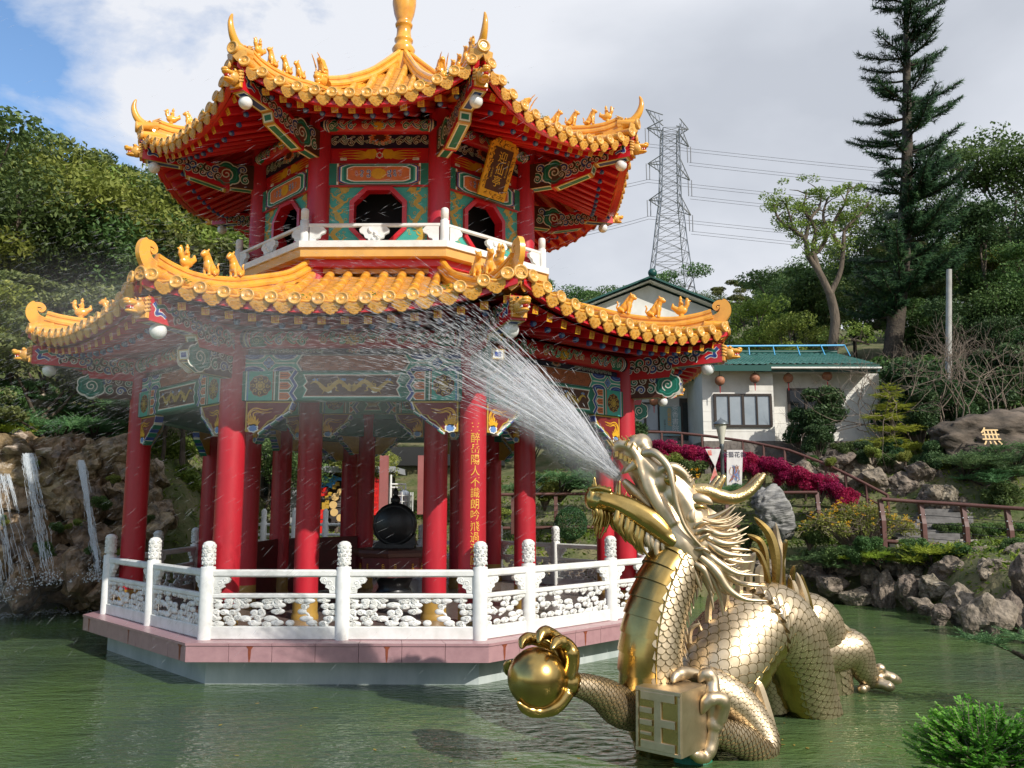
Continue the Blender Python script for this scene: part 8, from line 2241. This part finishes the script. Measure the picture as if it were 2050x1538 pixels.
mist(SRC+V((-.72, .05, .60)), (1.25, .34, .34), (0, radians(40), 0), name='jet_mist', label='dense mist of the jet just out of the dragon mouth', cat='mist')
# ================================================================ light, sky, camera
AZ = radians(43); EL = radians(35)     # sun azimuth measured from -Y towards +X
sd = V((sin(AZ)*cos(EL), -cos(AZ)*cos(EL), sin(EL)))
sun = bpy.data.lights.new('sun', 'SUN'); sun.energy = 4.2; sun.angle = radians(.5); sun.color = (1, .95, .87)
so = bpy.data.objects.new('sun', sun); COL.objects.link(so); so.rotation_euler = sd.to_track_quat('Z', 'Y').to_euler(); so.location = (10, -20, 20)
w = bpy.data.worlds.new('World'); SC.world = w; w.use_nodes = True
N = w.node_tree.nodes; L = w.node_tree.links; bg = N['Background']
sky = N.new('ShaderNodeTexSky'); sky.sky_type = 'NISHITA'; sky.sun_disc = False; sky.sun_elevation = EL
sky.sun_rotation = atan2(sd.x, sd.y); sky.altitude = 300; sky.air_density = 1.0; sky.dust_density = .6; sky.ozone_density = 1.5
tc = N.new('ShaderNodeTexCoord')
def noise_n(scale, detail, loc, dist=0., rough=.55, sc=(1, 1, 2.2)):
    mp = N.new('ShaderNodeMapping'); mp.inputs['Location'].default_value = loc; mp.inputs['Scale'].default_value = sc
    L.new(tc.outputs['Generated'], mp.inputs['Vector'])
    n = N.new('ShaderNodeTexNoise'); n.inputs['Scale'].default_value = scale; n.inputs['Detail'].default_value = detail; n.inputs['Roughness'].default_value = rough
    n.inputs['Distortion'].default_value = dist; L.new(mp.outputs[0], n.inputs['Vector']); return n.outputs['Fac']
def ramp(src, stops):
    r = N.new('ShaderNodeValToRGB'); e = r.color_ramp.elements
    e[0].position, e[0].color = stops[0][0], (*stops[0][1], 1); e[1].position, e[1].color = stops[-1][0], (*stops[-1][1], 1)
    for p, c in stops[1:-1]: q = e.new(p); q.color = (*c, 1)
    L.new(src, r.inputs['Fac']); return r.outputs['Color']
# more open blue to the left (-x), heavier cloud to the right
sx = N.new('ShaderNodeSeparateXYZ'); L.new(tc.outputs['Generated'], sx.inputs[0])
cov = noise_n(2.3, 9, (3.1, 1.7, .4), .25, .58)
bias = N.new('ShaderNodeMath'); bias.operation = 'MULTIPLY_ADD'; bias.inputs[1].default_value = .75; bias.inputs[2].default_value = .235
L.new(sx.outputs['X'], bias.inputs[0])
add = N.new('ShaderNodeMath'); add.operation = 'ADD'; L.new(cov, add.inputs[0]); L.new(bias.outputs[0], add.inputs[1])
msk = ramp(add.outputs[0], [(.41, (0, 0, 0)), (.52, (1, 1, 1))])
shade = noise_n(1.7, 6, (7.3, 2.2, 5.1), .2, .5)
ad2 = N.new('ShaderNodeMath'); ad2.operation = 'MULTIPLY_ADD'; ad2.inputs[1].default_value = -.16; L.new(sx.outputs['X'], ad2.inputs[0]); L.new(shade, ad2.inputs[2])
CK = .74
ccol = ramp(ad2.outputs[0], [(.34, (4.6*CK, 4.9*CK, 5.5*CK)), (.46, (5.6*CK, 5.9*CK, 6.5*CK)), (.58, (6.9*CK, 7.1*CK, 7.6*CK))])
mx = N.new('ShaderNodeMix'); mx.data_type = 'RGBA'; L.new(msk, mx.inputs['Factor']); hv = N.new('ShaderNodeHueSaturation'); hv.inputs['Value'].default_value = 1.2; hv.inputs['Saturation'].default_value = 1.1; L.new(sky.outputs[0], hv.inputs['Color']); L.new(hv.outputs[0], mx.inputs['A']); L.new(ccol, mx.inputs['B'])
L.new(mx.outputs['Result'], bg.inputs['Color']); bg.inputs['Strength'].default_value = .15
cam = bpy.data.cameras.new('camera'); co = bpy.data.objects.new('camera', cam); COL.objects.link(co)
co.location = CAM; co.rotation_euler = (pi/2+PITCH, 0, 0); cam.sensor_width = 36; cam.lens = FPX/2050*36; cam.clip_end = 3000; cam.clip_start = .05
SC.camera = co
SC.view_settings.view_transform = 'Standard'; SC.view_settings.look = 'None'; SC.view_settings.exposure = 0.15; SC.view_settings.gamma = 1
SC.render.engine = 'CYCLES'; SC.cycles.use_denoising = True; SC.cycles.max_bounces = 6; SC.cycles.diffuse_bounces = 3; SC.cycles.glossy_bounces = 3
SC.cycles.transmission_bounces = 4; SC.cycles.transparent_max_bounces = 24; SC.cycles.volume_bounces = 1; SC.cycles.sample_clamp_indirect = 6
